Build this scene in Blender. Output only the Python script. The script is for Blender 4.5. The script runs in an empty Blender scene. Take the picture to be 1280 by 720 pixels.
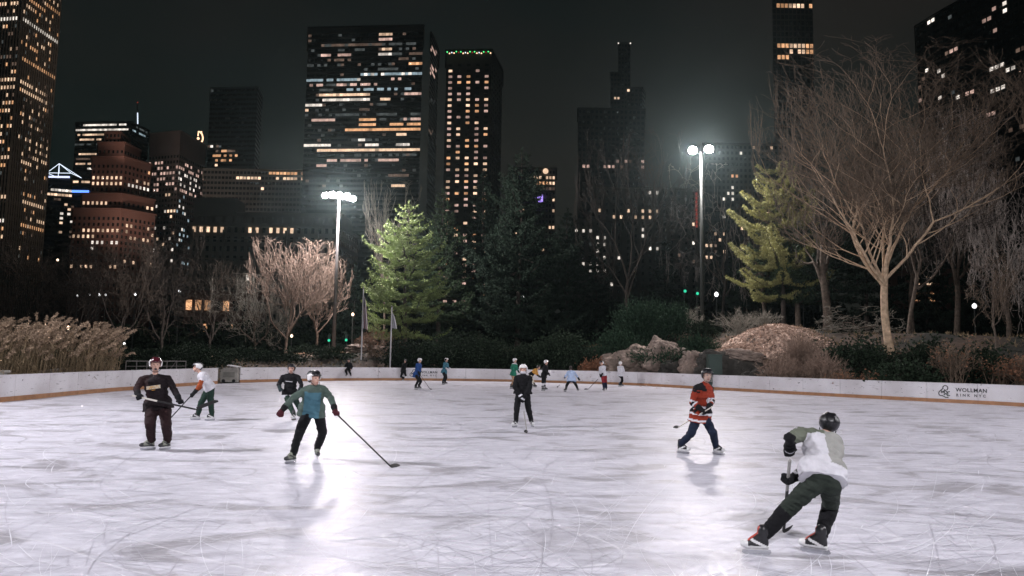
import bpy, bmesh, math, random
import numpy as np
from mathutils import Vector, Matrix, noise

random.seed(7)
PI = math.pi
sc = bpy.context.scene
COL = sc.collection

# ------------------------------------------------------------------ camera
FPX = 930.0
CAM_H = 2.0
cam_data = bpy.data.cameras.new('camera')
cam = bpy.data.objects.new('camera', cam_data)
COL.objects.link(cam)
cam_data.sensor_width = 36.0
cam_data.lens = 36.0 * FPX / 1280.0
cam_data.clip_start = 0.1
cam_data.clip_end = 6000
PITCH, ROLL = math.radians(5.35), math.radians(0.9)
CR = Matrix.Rotation(math.radians(90) + PITCH, 3, 'X') @ Matrix.Rotation(ROLL, 3, 'Z')
cam.matrix_world = Matrix.Translation((0, 0, CAM_H)) @ CR.to_4x4()
sc.camera = cam
CAM = Vector((0, 0, CAM_H))


def ray(px, py):
    return CR @ Vector(((px - 640.0) / FPX, -(py - 360.0) / FPX, -1.0))


def G(px, py, z=0.0):
    d = ray(px, py)
    return CAM + d * ((z - CAM_H) / d.z)


def P(px, py, Y):
    d = ray(px, py)
    return CAM + d * (Y / d.y)


# ------------------------------------------------------------------ helpers
def tag(o, label=None, cat=None, group=None, kind=None):
    if label: o['label'] = label
    if cat: o['category'] = cat
    if group: o['group'] = group
    if kind: o['kind'] = kind
    return o


def empty(name, loc=(0, 0, 0), rz=0.0):
    o = bpy.data.objects.new(name, None)
    o.empty_display_size = 0.2
    o.location = loc
    o.rotation_euler = (0, 0, rz)
    COL.objects.link(o)
    return o


def mesh_obj(name, me, parent=None, mats=None):
    """Link mesh data (in world coordinates) under a parent that only translates."""
    if mats is not None:
        for m in (mats if isinstance(mats, (list, tuple)) else [mats]):
            me.materials.append(m)
    o = bpy.data.objects.new(name, me)
    COL.objects.link(o)
    if parent is not None:
        o.parent = parent
        r = parent
        off = Vector((0, 0, 0))
        while r is not None:
            off += r.location
            r = r.parent
        o.location = -off
    return o


class MB:
    """Collects polygons for ONE mesh."""

    def __init__(s):
        s.v, s.f, s.m = [], [], []

    def add(s, vs, fs, mi=0):
        n = len(s.v)
        s.v.extend([tuple(v) for v in vs])
        s.f.extend([tuple(i + n for i in f) for f in fs])
        s.m.extend([mi] * len(fs))

    def box(s, c, size, R=None, mi=0):
        c = Vector(c)
        hx, hy, hz = size[0] / 2, size[1] / 2, size[2] / 2
        vs = [Vector((x, y, z)) for x in (-hx, hx) for y in (-hy, hy) for z in (-hz, hz)]
        if R is not None: vs = [R @ v for v in vs]
        s.add([c + v for v in vs], [(0, 1, 3, 2), (4, 6, 7, 5), (0, 4, 5, 1), (2, 3, 7, 6), (0, 2, 6, 4), (1, 5, 7, 3)], mi)

    def tube(s, pts, rad, n=6, mi=0, caps=True):
        pts = [Vector(p) for p in pts]
        if not isinstance(rad, (list, tuple)): rad = [rad] * len(pts)
        rings = []
        prev = None
        vs = []
        for i, p in enumerate(pts):
            a = pts[max(0, i - 1)]
            b = pts[min(len(pts) - 1, i + 1)]
            t = (b - a)
            if t.length < 1e-9: t = Vector((0, 0, 1))
            t.normalize()
            if prev is None:
                u = t.orthogonal().normalized()
            else:
                u = (prev - t * prev.dot(t))
                u = u.normalized() if u.length > 1e-6 else t.orthogonal().normalized()
            prev = u
            w = t.cross(u)
            r = rad[i]
            for k in range(n):
                a_ = 2 * PI * k / n
                vs.append(p + u * (r * math.cos(a_)) + w * (r * math.sin(a_)))
        fs = []
        for i in range(len(pts) - 1):
            for k in range(n):
                k2 = (k + 1) % n
                fs.append((i * n + k, i * n + k2, (i + 1) * n + k2, (i + 1) * n + k))
        if caps:
            fs.append(tuple(range(n))[::-1])
            fs.append(tuple((len(pts) - 1) * n + k for k in range(n)))
        s.add(vs, fs, mi)

    def lathe(s, c, prof, n=16, mi=0, axis=None):
        """prof: list of (r, z)."""
        c = Vector(c)
        q = Vector((0, 0, 1)).rotation_difference(Vector(axis)) if axis is not None else None
        vs = []
        for r, z in prof:
            for k in range(n):
                a = 2 * PI * k / n
                v = Vector((r * math.cos(a), r * math.sin(a), z))
                if q is not None: v = q @ v
                vs.append(c + v)
        fs = []
        for i in range(len(prof) - 1):
            for k in range(n):
                k2 = (k + 1) % n
                fs.append((i * n + k, i * n + k2, (i + 1) * n + k2, (i + 1) * n + k))
        fs.append(tuple(range(n))[::-1])
        fs.append(tuple((len(prof) - 1) * n + k for k in range(n)))
        s.add(vs, fs, mi)

    def sphere(s, c, r, n=10, m=7, R=None, mi=0):
        c = Vector(c)
        if not isinstance(r, (list, tuple)): r = (r, r, r)
        vs = [Vector((0, 0, r[2]))]
        for i in range(1, m):
            th = PI * i / m
            for k in range(n):
                a = 2 * PI * k / n
                vs.append(Vector((r[0] * math.sin(th) * math.cos(a), r[1] * math.sin(th) * math.sin(a), r[2] * math.cos(th))))
        vs.append(Vector((0, 0, -r[2])))
        if R is not None: vs = [R @ v for v in vs]
        fs = [(0, 1 + k, 1 + (k + 1) % n) for k in range(n)]
        for i in range(m - 2):
            for k in range(n):
                k2 = (k + 1) % n
                fs.append((1 + i * n + k, 1 + (i + 1) * n + k, 1 + (i + 1) * n + k2, 1 + i * n + k2))
        L = len(vs) - 1
        fs += [(L, 1 + (m - 2) * n + (k + 1) % n, 1 + (m - 2) * n + k) for k in range(n)]
        s.add([c + v for v in vs], fs, mi)

    def capsule(s, p0, r0, p1, r1, n=12, k=4, mi=0):
        p0, p1 = Vector(p0), Vector(p1)
        t = p1 - p0
        if t.length < 1e-5: t = Vector((0, 0, 1e-4))
        d = t.normalized()
        pts, rad = [], []
        for i in range(k + 1):
            a = -PI / 2 + PI / 2 * i / k
            pts.append(p0 + d * (r0 * math.sin(a)))
            rad.append(max(r0 * math.cos(a), 1e-4))
        for i in range(k + 1):
            a = PI / 2 * i / k
            pts.append(p1 + d * (r1 * math.sin(a)))
            rad.append(max(r1 * math.cos(a), 1e-4))
        s.tube(pts, rad, n, mi)

    def mesh(s, name, smooth=False):
        me = bpy.data.meshes.new(name)
        me.from_pydata(s.v, [], s.f)
        if any(s.m): me.polygons.foreach_set('material_index', s.m)
        if smooth: me.polygons.foreach_set('use_smooth', [True] * len(me.polygons))
        me.update()
        return me

    def build(s, name, mats, parent=None, smooth=False):
        return mesh_obj(name, s.mesh(name, smooth), parent, mats)


def np_mesh(name, V, F, smooth=False, mi=None):
    """V (n,3) float array, F (m,k) int array, all faces with k corners."""
    me = bpy.data.meshes.new(name)
    V = np.asarray(V, np.float32)
    F = np.asarray(F, np.int32)
    me.vertices.add(len(V))
    me.vertices.foreach_set('co', V.ravel())
    k = F.shape[1]
    me.loops.add(F.size)
    me.loops.foreach_set('vertex_index', F.ravel())
    me.polygons.add(len(F))
    me.polygons.foreach_set('loop_start', np.arange(0, F.size, k, dtype=np.int32))
    me.polygons.foreach_set('loop_total', np.full(len(F), k, np.int32))
    if mi is not None: me.polygons.foreach_set('material_index', np.asarray(mi, np.int32))
    if smooth: me.polygons.foreach_set('use_smooth', np.ones(len(F), bool))
    me.update(calc_edges=True)
    return me


# ------------------------------------------------------------------ materials
MATS = {}


def nt(name):
    m = bpy.data.materials.new(name)
    m.use_nodes = True
    t = m.node_tree
    b = t.nodes['Principled BSDF']
    MATS[name] = m
    return m, t, b


def link(t, a, b): t.links.new(a, b)


def nd(t, typ, **kw):
    n = t.nodes.new(typ)
    for k, v in kw.items(): setattr(n, k, v)
    return n


def mat(name, col, rough=0.6, metal=0.0, var=0.25, scale=6.0, bump=0.0, bscale=40.0, coords='Object', spec=0.5, perobj=0.0):
    """Principled surface whose base colour wanders a little (dirt and wear of the thing itself)."""
    m, t, b = nt(name)
    tc = nd(t, 'ShaderNodeTexCoord')
    n = nd(t, 'ShaderNodeTexNoise')
    n.inputs['Scale'].default_value = scale
    n.inputs['Detail'].default_value = 6
    link(t, tc.outputs[coords], n.inputs['Vector'])
    r = nd(t, 'ShaderNodeValToRGB')
    e = r.color_ramp.elements
    e[0].position, e[1].position = 0.3, 0.72
    e[0].color = (*[c * (1 - var) for c in col], 1)
    e[1].color = (*[min(1, c * (1 + var)) for c in col], 1)
    link(t, n.outputs['Fac'], r.inputs['Fac'])
    out = r.outputs['Color']
    if perobj > 0:
        oi = nd(t, 'ShaderNodeObjectInfo')
        hs = nd(t, 'ShaderNodeHueSaturation')
        mr = nd(t, 'ShaderNodeMapRange')
        mr.inputs['To Min'].default_value = 1 - perobj
        mr.inputs['To Max'].default_value = 1 + perobj
        link(t, oi.outputs['Random'], mr.inputs['Value'])
        link(t, mr.outputs['Result'], hs.inputs['Value'])
        link(t, out, hs.inputs['Color'])
        out = hs.outputs['Color']
    link(t, out, b.inputs['Base Color'])
    b.inputs['Roughness'].default_value = rough
    b.inputs['Metallic'].default_value = metal
    b.inputs['Specular IOR Level'].default_value = spec
    if bump > 0:
        n2 = nd(t, 'ShaderNodeTexNoise')
        n2.inputs['Scale'].default_value = bscale
        n2.inputs['Detail'].default_value = 5
        link(t, tc.outputs[coords], n2.inputs['Vector'])
        bp = nd(t, 'ShaderNodeBump')
        bp.inputs['Strength'].default_value = bump
        bp.inputs['Distance'].default_value = 0.05
        link(t, n2.outputs['Fac'], bp.inputs['Height'])
        link(t, bp.outputs['Normal'], b.inputs['Normal'])
    return m


def emis(name, col, strength, sample='NONE', var=0.0, cell=0.0):
    m, t, b = nt(name)
    b.inputs['Base Color'].default_value = (0.02, 0.02, 0.02, 1)
    b.inputs['Emission Color'].default_value = (*col, 1)
    b.inputs['Emission Strength'].default_value = strength
    b.inputs['Roughness'].default_value = 0.3
    if var > 0:
        # what is inside the lit room: blinds, lamps, furniture make some windows dimmer than others
        g = nd(t, 'ShaderNodeNewGeometry')
        n = nd(t, 'ShaderNodeTexNoise')
        n.inputs['Scale'].default_value = cell or 0.35
        n.inputs['Detail'].default_value = 2
        link(t, g.outputs['Position'], n.inputs['Vector'])
        w = nd(t, 'ShaderNodeTexWhiteNoise')
        oi = nd(t, 'ShaderNodeObjectInfo')
        link(t, oi.outputs['Location'], w.inputs['Vector'])
        mr = nd(t, 'ShaderNodeMapRange')
        mr.inputs['From Min'].default_value = 0.3
        mr.inputs['From Max'].default_value = 0.7
        mr.inputs['To Min'].default_value = strength * (1 - var)
        mr.inputs['To Max'].default_value = strength * (1 + var)
        link(t, n.outputs['Fac'], mr.inputs['Value'])
        mm = nd(t, 'ShaderNodeMath', operation='MULTIPLY')
        mr2 = nd(t, 'ShaderNodeMapRange')
        mr2.inputs['To Min'].default_value = 0.45
        mr2.inputs['To Max'].default_value = 1.4
        link(t, w.outputs['Value'], mr2.inputs['Value'])
        link(t, mr.outputs['Result'], mm.inputs[0])
        link(t, mr2.outputs['Result'], mm.inputs[1])
        link(t, mm.outputs['Value'], b.inputs['Emission Strength'])
    try: m.cycles.emission_sampling = sample
    except Exception: pass
    return m


M = MATS
mat('bark', (0.12, 0.092, 0.07), 0.9, var=0.45, scale=5, bump=0.5, bscale=12)
mat('bark_pale', (0.50, 0.36, 0.24), 0.9, var=0.35, scale=4, bump=0.5, bscale=12)
mat('bark_pink', (0.27, 0.19, 0.145), 0.9, var=0.35, scale=4, bump=0.3, bscale=12)  # pinkish light on the bare trees put into the bark colour; twiggy shrubs share it
mat('bark_dark', (0.07, 0.055, 0.045), 0.9, var=0.35, scale=4)
mat('twig_grey', (0.24, 0.22, 0.18), 0.85, var=0.3, scale=2)
mat('twig_tan', (0.16, 0.115, 0.08), 0.85, var=0.35, scale=3)
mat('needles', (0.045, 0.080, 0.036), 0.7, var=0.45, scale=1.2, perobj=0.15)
mat('needles_lit_cream', (0.40, 0.39, 0.155), 0.8, var=0.4, scale=1.0)  # floodlit cream tone put into the needle colour
mat('twig_lit_pale', (0.42, 0.37, 0.33), 0.85, var=0.3, scale=2)  # lamp light on the twigs painted in as a paler colour
mat('needles_lit_pale', (0.27, 0.35, 0.125), 0.7, var=0.4, scale=1.0, perobj=0.1)  # floodlight brightness painted into these green needles
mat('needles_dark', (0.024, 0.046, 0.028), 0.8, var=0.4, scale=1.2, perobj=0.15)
mat('leaves_dark', (0.022, 0.036, 0.020), 0.75, var=0.6, scale=2.5, perobj=0.2, spec=0.15)
mat('leaves_juniper', (0.028, 0.055, 0.032), 0.8, var=0.5, scale=2.5, spec=0.1)
mat('leaves_rust', (0.28, 0.13, 0.07), 0.8, var=0.4, scale=3)
mat('reed_stem', (0.26, 0.19, 0.11), 0.9, var=0.4, scale=2)
mat('reed_plume', (0.38, 0.275, 0.19), 0.95, var=0.35, scale=2)
mat('litter', (0.50, 0.36, 0.285), 0.95, var=0.5, scale=5)
m, t, b = nt('white_plastic')       # rink board skin: puck marks, scuffs and long rub streaks
g = nd(t, 'ShaderNodeNewGeometry')
def _ns(sx, sy, sz, sc, lo, hi, det=4):
    mp = nd(t, 'ShaderNodeMapping'); mp.inputs['Scale'].default_value = (sx, sy, sz)
    n = nd(t, 'ShaderNodeTexNoise'); n.inputs['Scale'].default_value = sc; n.inputs['Detail'].default_value = det
    link(t, g.outputs['Position'], mp.inputs['Vector']); link(t, mp.outputs['Vector'], n.inputs['Vector'])
    r = nd(t, 'ShaderNodeMapRange'); r.inputs['From Min'].default_value = lo; r.inputs['From Max'].default_value = hi
    link(t, n.outputs['Fac'], r.inputs['Value'])
    return r.outputs['Result']
a_ = nd(t, 'ShaderNodeMixRGB'); a_.inputs['Color1'].default_value = (0.76, 0.74, 0.77, 1); a_.inputs['Color2'].default_value = (0.60, 0.57, 0.59, 1)
link(t, _ns(1, 1, 1, 0.5, .4, .65), a_.inputs['Fac'])
b_ = nd(t, 'ShaderNodeMixRGB'); b_.inputs['Color2'].default_value = (0.30, 0.28, 0.29, 1)
link(t, a_.outputs['Color'], b_.inputs['Color1']); link(t, _ns(1, 1, 7, 2.2, .63, .72), b_.inputs['Fac'])
c_ = nd(t, 'ShaderNodeMixRGB'); c_.inputs['Color2'].default_value = (0.06, 0.06, 0.06, 1)
link(t, b_.outputs['Color'], c_.inputs['Color1']); link(t, _ns(1, 1, 1.6, 5.5, .74, .78, 1), c_.inputs['Fac'])
link(t, c_.outputs['Color'], b.inputs['Base Color']); b.inputs['Roughness'].default_value = 0.4
mat('kick_plate', (0.40, 0.20, 0.095), 0.55, var=0.18, scale=3)
mat('cap_rail', (0.05, 0.045, 0.05), 0.4, var=0.2)
mat('black_print', (0.012, 0.014, 0.016), 0.5, var=0.1)
mat('green_print', (0.02, 0.05, 0.035), 0.5, var=0.1)
mat('pole_metal', (0.20, 0.185, 0.18), 0.6, metal=0.3, var=0.15, scale=2)
mat('pole_dark', (0.06, 0.065, 0.06), 0.5, metal=0.3, var=0.15)
mat('steel', (0.55, 0.56, 0.58), 0.25, metal=1.0, var=0.1)
mat('concrete', (0.34, 0.32, 0.29), 0.9, var=0.25, scale=3, bump=0.2)
mat('green_metal', (0.010, 0.028, 0.020), 0.5, var=0.2, scale=2)
mat('skin', (0.52, 0.31, 0.24), 0.5, var=0.08, scale=12)
mat('lip', (0.22, 0.06, 0.05), 0.5, var=0.1)
mat('eye_dark', (0.03, 0.02, 0.02), 0.3, var=0.1)
mat('hair_dark', (0.025, 0.018, 0.014), 0.7, var=0.3, scale=30)


def cloth(name, col, var=0.12):
    return mat(name, col, 0.88, var=var, scale=9, bump=0.25, bscale=160, spec=0.25)


for k, c in dict(maroon_black=(0.010, 0.006, 0.0075), black=(0.006, 0.006, 0.0075), charcoal=(0.02, 0.03, 0.033), white=(0.60, 0.59, 0.63),
                 grey_light=(0.30, 0.30, 0.28), grey_green=(0.13, 0.145, 0.11), teal=(0.065, 0.155, 0.20), sage=(0.07, 0.10, 0.085),
                 orange_red=(0.24, 0.030, 0.014), rust=(0.28, 0.06, 0.02), navy=(0.009, 0.015, 0.034), blue=(0.02, 0.06, 0.20), steel_teal=(0.05, 0.15, 0.20),
                 forest=(0.014, 0.034, 0.024), green=(0.02, 0.16, 0.10), olive=(0.026, 0.034, 0.027), tan=(0.42, 0.26, 0.16), gold=(0.60, 0.30, 0.07),
                 ice_blue=(0.42, 0.52, 0.72), red=(0.25, 0.022, 0.03), maroon=(0.06, 0.010, 0.016), cream=(0.62, 0.56, 0.45), brown_maroon=(0.020, 0.008, 0.009)).items():
    cloth('cloth_' + k, c)
mat('helmet_black', (0.007, 0.007, 0.009), 0.38, var=0.1)
mat('helmet_white', (0.75, 0.73, 0.73), 0.3, var=0.08)
mat('helmet_maroon', (0.06, 0.008, 0.014), 0.25, var=0.1)
mat('boot_black', (0.018, 0.018, 0.02), 0.35, var=0.2)
mat('boot_grey', (0.20, 0.21, 0.17), 0.5, var=0.35, scale=25)
mat('boot_white', (0.68, 0.68, 0.68), 0.4, var=0.15, scale=20)
mat('boot_red', (0.45, 0.05, 0.03), 0.5, var=0.2)
mat('stick_black', (0.012, 0.011, 0.011), 0.7, var=0.2)
mat('stick_grey', (0.30, 0.29, 0.27), 0.4, var=0.2)
mat('stick_white', (0.62, 0.58, 0.52), 0.4, var=0.15)
# ================================================================== PEOPLE
def remeshed(mb, name, voxel, smooth=3, wrinkle=0.0, seed=0.0):
    me = mb.mesh(name + '_src')
    o = bpy.data.objects.new('tmp', me)
    COL.objects.link(o)
    r = o.modifiers.new('r', 'REMESH')
    r.mode = 'VOXEL'
    r.voxel_size = voxel
    r.adaptivity = 0
    s = o.modifiers.new('s', 'SMOOTH')
    s.factor = 0.5
    s.iterations = smooth
    dg = bpy.context.evaluated_depsgraph_get()
    out = bpy.data.meshes.new_from_object(o.evaluated_get(dg))
    out.name = name
    bpy.data.objects.remove(o)
    bpy.data.meshes.remove(me)
    out.materials.clear()
    if wrinkle > 0:
        off = Vector((seed * 3.1, seed * 1.7, seed))
        for v in out.vertices:
            p = v.co * 7 + off
            q = Vector((v.co.x * 8, v.co.y * 8, v.co.z * 19 + v.co.x * 6)) + off
            a = noise.noise(p) * 0.7 + (0.28 - abs(noise.noise(q))) * 2.0 + noise.noise(p * 3.3) * .3
            v.co += v.normal * (a * wrinkle)
    out.polygons.foreach_set('use_smooth', [True] * len(out.polygons))
    return out


def paint(me, fn, mats):
    idx = [fn(p.center) for p in me.polygons]
    me.polygons.foreach_set('material_index', idx)
    for m in mats: me.materials.append(m)


def seg_t(p, a, b):
    d = b - a
    t = max(0, min(1, (p - a).dot(d) / max(d.length_squared, 1e-9)))
    return t, (p - (a + d * t)).length


def ik(a, c, l1, l2, pole):
    d = c - a
    L = d.length
    if L >= (l1 + l2) * 0.999: return a + d * (l1 / (l1 + l2))
    x = (l1 * l1 - l2 * l2 + L * L) / (2 * L)
    h = math.sqrt(max(l1 * l1 - x * x, 0))
    n = d.normalized()
    q = pole - n * pole.dot(n)
    q = q.normalized() if q.length > 1e-6 else n.orthogonal().normalized()
    return a + n * x + q * h


def on_ray(px, py, c, L, sign):
    """the point on the pixel's ray at distance L from c; sign +1 the farther one"""
    d = ray(px, py).normalized()
    oc = CAM - c
    b = d.dot(oc)
    q = b * b - (oc.length_squared - L * L)
    s = -b + (sign * math.sqrt(q) if q > 0 else 0)
    return CAM + d * s


def frame_of(fwd, up=Vector((0, 0, 1))):
    f = fwd.normalized()
    u = (up - f * up.dot(f)).normalized()
    s = f.cross(u)      # +x side
    return Matrix((s, f, u)).transposed()      # columns: side, forward, up


def hand_frame(direction, thumb_side):
    d = direction.normalized()
    t = thumb_side - d * thumb_side.dot(d)
    t = t.normalized() if t.length > 1e-4 else d.orthogonal().normalized()
    n = d.cross(t)
    return d, t, n


def glove_mesh(w, d, t, n, name, s=1.0, vox=0.011):
    """Padded hockey glove: flared cuff, back pad, four separate bent fingers and a thumb from the side of the palm."""
    mb = MB()
    L = lambda x, y, z: w + (d * x + t * y + n * z) * s
    mb.capsule(L(-0.085, 0, 0), 0.066 * s, L(-0.01, 0, 0), 0.052 * s)
    R = Matrix((d, t, n)).transposed()
    mb.sphere(L(0.045, 0, 0.004), (0.066 * s, 0.058 * s, 0.036 * s), 14, 10, R)
    for i, (o, ln) in enumerate(((0.040, .95), (0.0135, 1.05), (-0.0135, 1.0), (-0.040, .85))):
        k1 = L(0.085, o, 0.008)
        k2 = L(0.085 + 0.034 * ln, o, -0.012)
        k3 = L(0.080 + 0.022 * ln, o * 0.95, -0.050)
        k4 = L(0.060 + 0.010 * ln, o * 0.9, -0.062)
        mb.capsule(k1, 0.0155 * s, k2, 0.0145 * s, 8, 3)
        mb.capsule(k2, 0.0145 * s, k3, 0.0135 * s, 8, 3)
        mb.capsule(k3, 0.0135 * s, k4, 0.012 * s, 8, 3)
    mb.capsule(L(0.015, 0.045, -0.004), 0.021 * s, L(0.062, 0.074, -0.028), 0.018 * s, 8, 3)
    mb.capsule(L(0.062, 0.074, -0.028), 0.018 * s, L(0.088, 0.055, -0.056), 0.015 * s, 8, 3)
    return remeshed(mb, name, vox, 1)


def person(label, feet, head, pelvis, yaw=0, Y=None, group=None, neck=None, joints=None, hands=None, off=None, top='cloth_black', legs='cloth_black',
           sleeve=None, helmet=('helmet_black', 'helmet_black'), gloves='cloth_black', boots='boot_black', toe=(0, 0), face=None, near=False, shirt_paint=None,
           lace=None, hair=False, scale=1.0, arm_sign=(-1, -1), fore_sign=(-1, -1), bulk=1.18, legs_paint=None, glove_paint=None, cage=False, visor=False,
           hem=0.09, thumbs=None, seated=False, lift=(0, 0), knee_off=(None, None), report=None, mouth=False, helmet_paint=None, hood=False, mask=False,
           pads=False, up_mix=0.35, shoulder_w=0.19, leg_bulk=1.1, hs=1.14, hemw=1.0):
    joints = joints or {}
    off = off or {}
    vox = (0.014 if (Y and Y < 10) else 0.02) if near else 0.032
    gA, gB = [G(*feet[i]) for i in (0, 1)]
    if Y is None: Y = (gA.y + gB.y) / 2
    if seated:
        gA, gB = [P(feet[i][0], feet[i][1], Y - 0.12) for i in (0, 1)]
    for i, g in enumerate((gA, gB)): g.z += lift[i]
    s = scale
    fwd = Vector((math.sin(math.radians(yaw)), -math.cos(math.radians(yaw)), 0))
    lat = Vector((math.cos(math.radians(yaw)), math.sin(math.radians(yaw)), 0))
    Z = Vector((0, 0, 1))
    PE = P(pelvis[0], pelvis[1], Y + off.get('pelvis', 0))
    HD = P(head[0], head[1], Y + off.get('head', 0))
    if neck: NK = P(neck[0], neck[1], Y + off.get('neck', off.get('head', 0)))
    else:
        NK = HD + (PE - HD).normalized() * 0.18 * s
    spine = (NK - PE)
    up = spine.normalized()
    # shoulders
    lat_s = (lat - up * lat.dot(up)).normalized()
    SH = []
    for i, sg in enumerate((-1, 1)):
        p0 = NK + lat_s * (sg * shoulder_w * s) - up * 0.075 * s
        k = 's' + 'AB'[i]
        if k in joints: p0 = P(joints[k][0], joints[k][1], p0.y + off.get(k, 0))
        SH.append(p0)
    HP = []
    for i, sg in enumerate((-1, 1)):
        p0 = PE + lat * (sg * 0.092 * s)
        k = 'h' + 'AB'[i]
        if k in joints: p0 = P(joints[k][0], joints[k][1], p0.y + off.get(k, 0))
        HP.append(p0)
    # feet and knees
    FR, AN, KN = [], [], []
    for i, g in enumerate((gA, gB)):
        th = math.radians(toe[i])
        tdir = Vector((math.sin(th), -math.cos(th), 0))
        shin0 = (HP[i] - g).normalized()
        u = (Z * (1 - up_mix) + shin0 * up_mix).normalized()
        R = frame_of(tdir, u)
        FR.append(R)
        AN.append(g + R @ Vector((0, -0.055, 0.185)) * s)
        kk = 'k' + 'AB'[i]
        kn = ik(HP[i], AN[i], 0.45 * s, 0.43 * s, fwd * 1.0 + tdir * 0.3)
        if kk in joints:
            ko = off.get(kk)
            kn2 = P(joints[kk][0], joints[kk][1], kn.y + (ko or 0))
            kn = kn2
        KN.append(kn)
    # arms
    EL, WR = [], []
    for i in (0, 1):
        e = 'e' + 'AB'[i]
        w = 'w' + 'AB'[i]
        if w in joints and e in joints:
            el = on_ray(joints[e][0], joints[e][1], SH[i], 0.29 * s, arm_sign[i])
            wr = on_ray(joints[w][0], joints[w][1], el, 0.26 * s, fore_sign[i])
        else:
            if w in joints: wr = P(joints[w][0], joints[w][1], SH[i].y + off.get(w, fwd.y * 0.25))
            else: wr = SH[i] + fwd * 0.22 - up * 0.42 * s + lat * ((-1, 1)[i] * 0.05)
            d = wr - SH[i]
            if d.length > 0.56 * s: wr = SH[i] + d * (0.56 * s / d.length)
            el = ik(SH[i], wr, 0.29 * s, 0.27 * s, -Z * 1.0 - fwd * 0.6 + lat * (-1, 1)[i] * 0.7)
        EL.append(el)
        WR.append(wr)
    if report:
        print('PERSON', report, 'Y %.1f' % Y, 'H %.2f' % (HD.z + 0.13), 'torso %.2f' % spine.length, 'neck-head %.2f' % (HD - NK).length,
              'thigh', ['%.2f' % (KN[i] - HP[i]).length for i in (0, 1)], 'shin', ['%.2f' % (AN[i] - KN[i]).length for i in (0, 1)],
              'uarm', ['%.2f' % (EL[i] - SH[i]).length for i in (0, 1)], 'farm', ['%.2f' % (WR[i] - EL[i]).length for i in (0, 1)])
    S0 = s
    root = empty('person', (PE.x, PE.y, 0 if not seated else PE.z))
    tag(root, label, 'person', group)
    Rt = Matrix((lat_s, up.cross(lat_s), up)).transposed()
    fr = -(up.cross(lat_s))
    if fr.dot(fwd) < 0: fr = -fr
    face_dir = fwd if face is None else Vector((math.sin(math.radians(face)), -math.cos(math.radians(face)), 0))
    hup = (HD - NK).normalized() * 0.5 + Z * 0.7
    fdir = face_dir
    RH = frame_of(fdir, hup)

    def torso(mb, a, armr, hemlen=0.0):
        nonlocal bulk
        prof = ((0.0, .158, .122), (0.2, .150, .118), (0.42, .152, .120), (0.64, .168, .128), (0.82, .160, .115))
        Ls = spine.length
        for t, rx, ry in prof:
            mb.sphere(PE + spine * t, ((rx + a) * s * bulk, (ry + a) * s * bulk, 0.13 * s), 16, 10, Rt)
        if hemlen:
            hc = PE - up * hemlen
            mb.capsule(hc - lat_s * 0.095 * s * bulk * hemw, 0.140 * s * bulk * hemw, hc + lat_s * 0.095 * s * bulk * hemw, 0.140 * s * bulk * hemw)
            mb.capsule(PE + up * .05 - lat_s * 0.08 * s * bulk, 0.138 * s * bulk, PE + up * .05 + lat_s * 0.08 * s * bulk, 0.138 * s * bulk)
        mb.capsule(SH[0], (0.055 + a) * s, SH[1], (0.055 + a) * s)
        mb.capsule(SH[0], (0.05 + a) * s, NK - up * 0.02, (0.05 + a * .6) * s)
        mb.capsule(SH[1], (0.05 + a) * s, NK - up * 0.02, (0.05 + a * .6) * s)

    def collar(mb, r):
        mb.sphere(NK - up * 0.02, (r * s, r * .9 * s, .05 * s), 12, 8, Rt)
        for i in (0, 1): mb.capsule(NK + up * 0.01 * s, 0.055 * s, SH[i] + up * .01, 0.075 * s)

    # ---- body
    mb = MB()
    bulk_, bulk = bulk, 1.0
    torso(mb, -0.032, 0)
    bulk = bulk_
    for i in (0, 1):
        mb.capsule(SH[i], 0.048 * s, EL[i], 0.038 * s)
        mb.capsule(EL[i], 0.038 * s, WR[i], 0.027 * s)
        hd = (WR[i] - EL[i]).normalized()
        mb.capsule(WR[i], 0.026 * s, WR[i] + hd * 0.07 * s, 0.030 * s)
        mb.capsule(HP[i], 0.082 * s, KN[i], 0.055 * s)
        mb.capsule(KN[i], 0.052 * s, AN[i], 0.038 * s)
        mb.capsule(AN[i], 0.036 * s, AN[i] + FR[i] @ Vector((0, 0.14, -0.07)) * s, 0.026 * s)
    mb.capsule(NK - up * 0.04, 0.058 * s, HD - RH @ Vector((0, 0.01, 0.05)) * hs * s, 0.052 * s)
    mb.sphere(HD + RH @ Vector((0, -0.012, 0.025)) * hs * s, (0.078 * s * hs, 0.095 * s * hs, 0.095 * s * hs), 18, 12, RH)
    mb.sphere(HD + RH @ Vector((0, 0.022, -0.045)) * hs * s, (0.058 * s * hs, 0.066 * s * hs, 0.070 * s * hs), 16, 10, RH)
    mb.capsule(HD + RH @ Vector((0, 0.088, 0.008)) * hs * s, 0.010 * s, HD + RH @ Vector((0, 0.103, -0.026)) * hs * s, 0.014 * s, 8, 3)
    for sg in (-1, 1):
        mb.sphere(HD + RH @ Vector((sg * 0.079, -0.008, -0.008)) * hs * s, (0.012 * s, 0.020 * s, 0.032 * s), 8, 6, RH)
    me = remeshed(mb, 'body', (0.011 if (Y and Y < 10) else 0.015) if near else vox, 2)
    RHi = RH.transposed()

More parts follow.
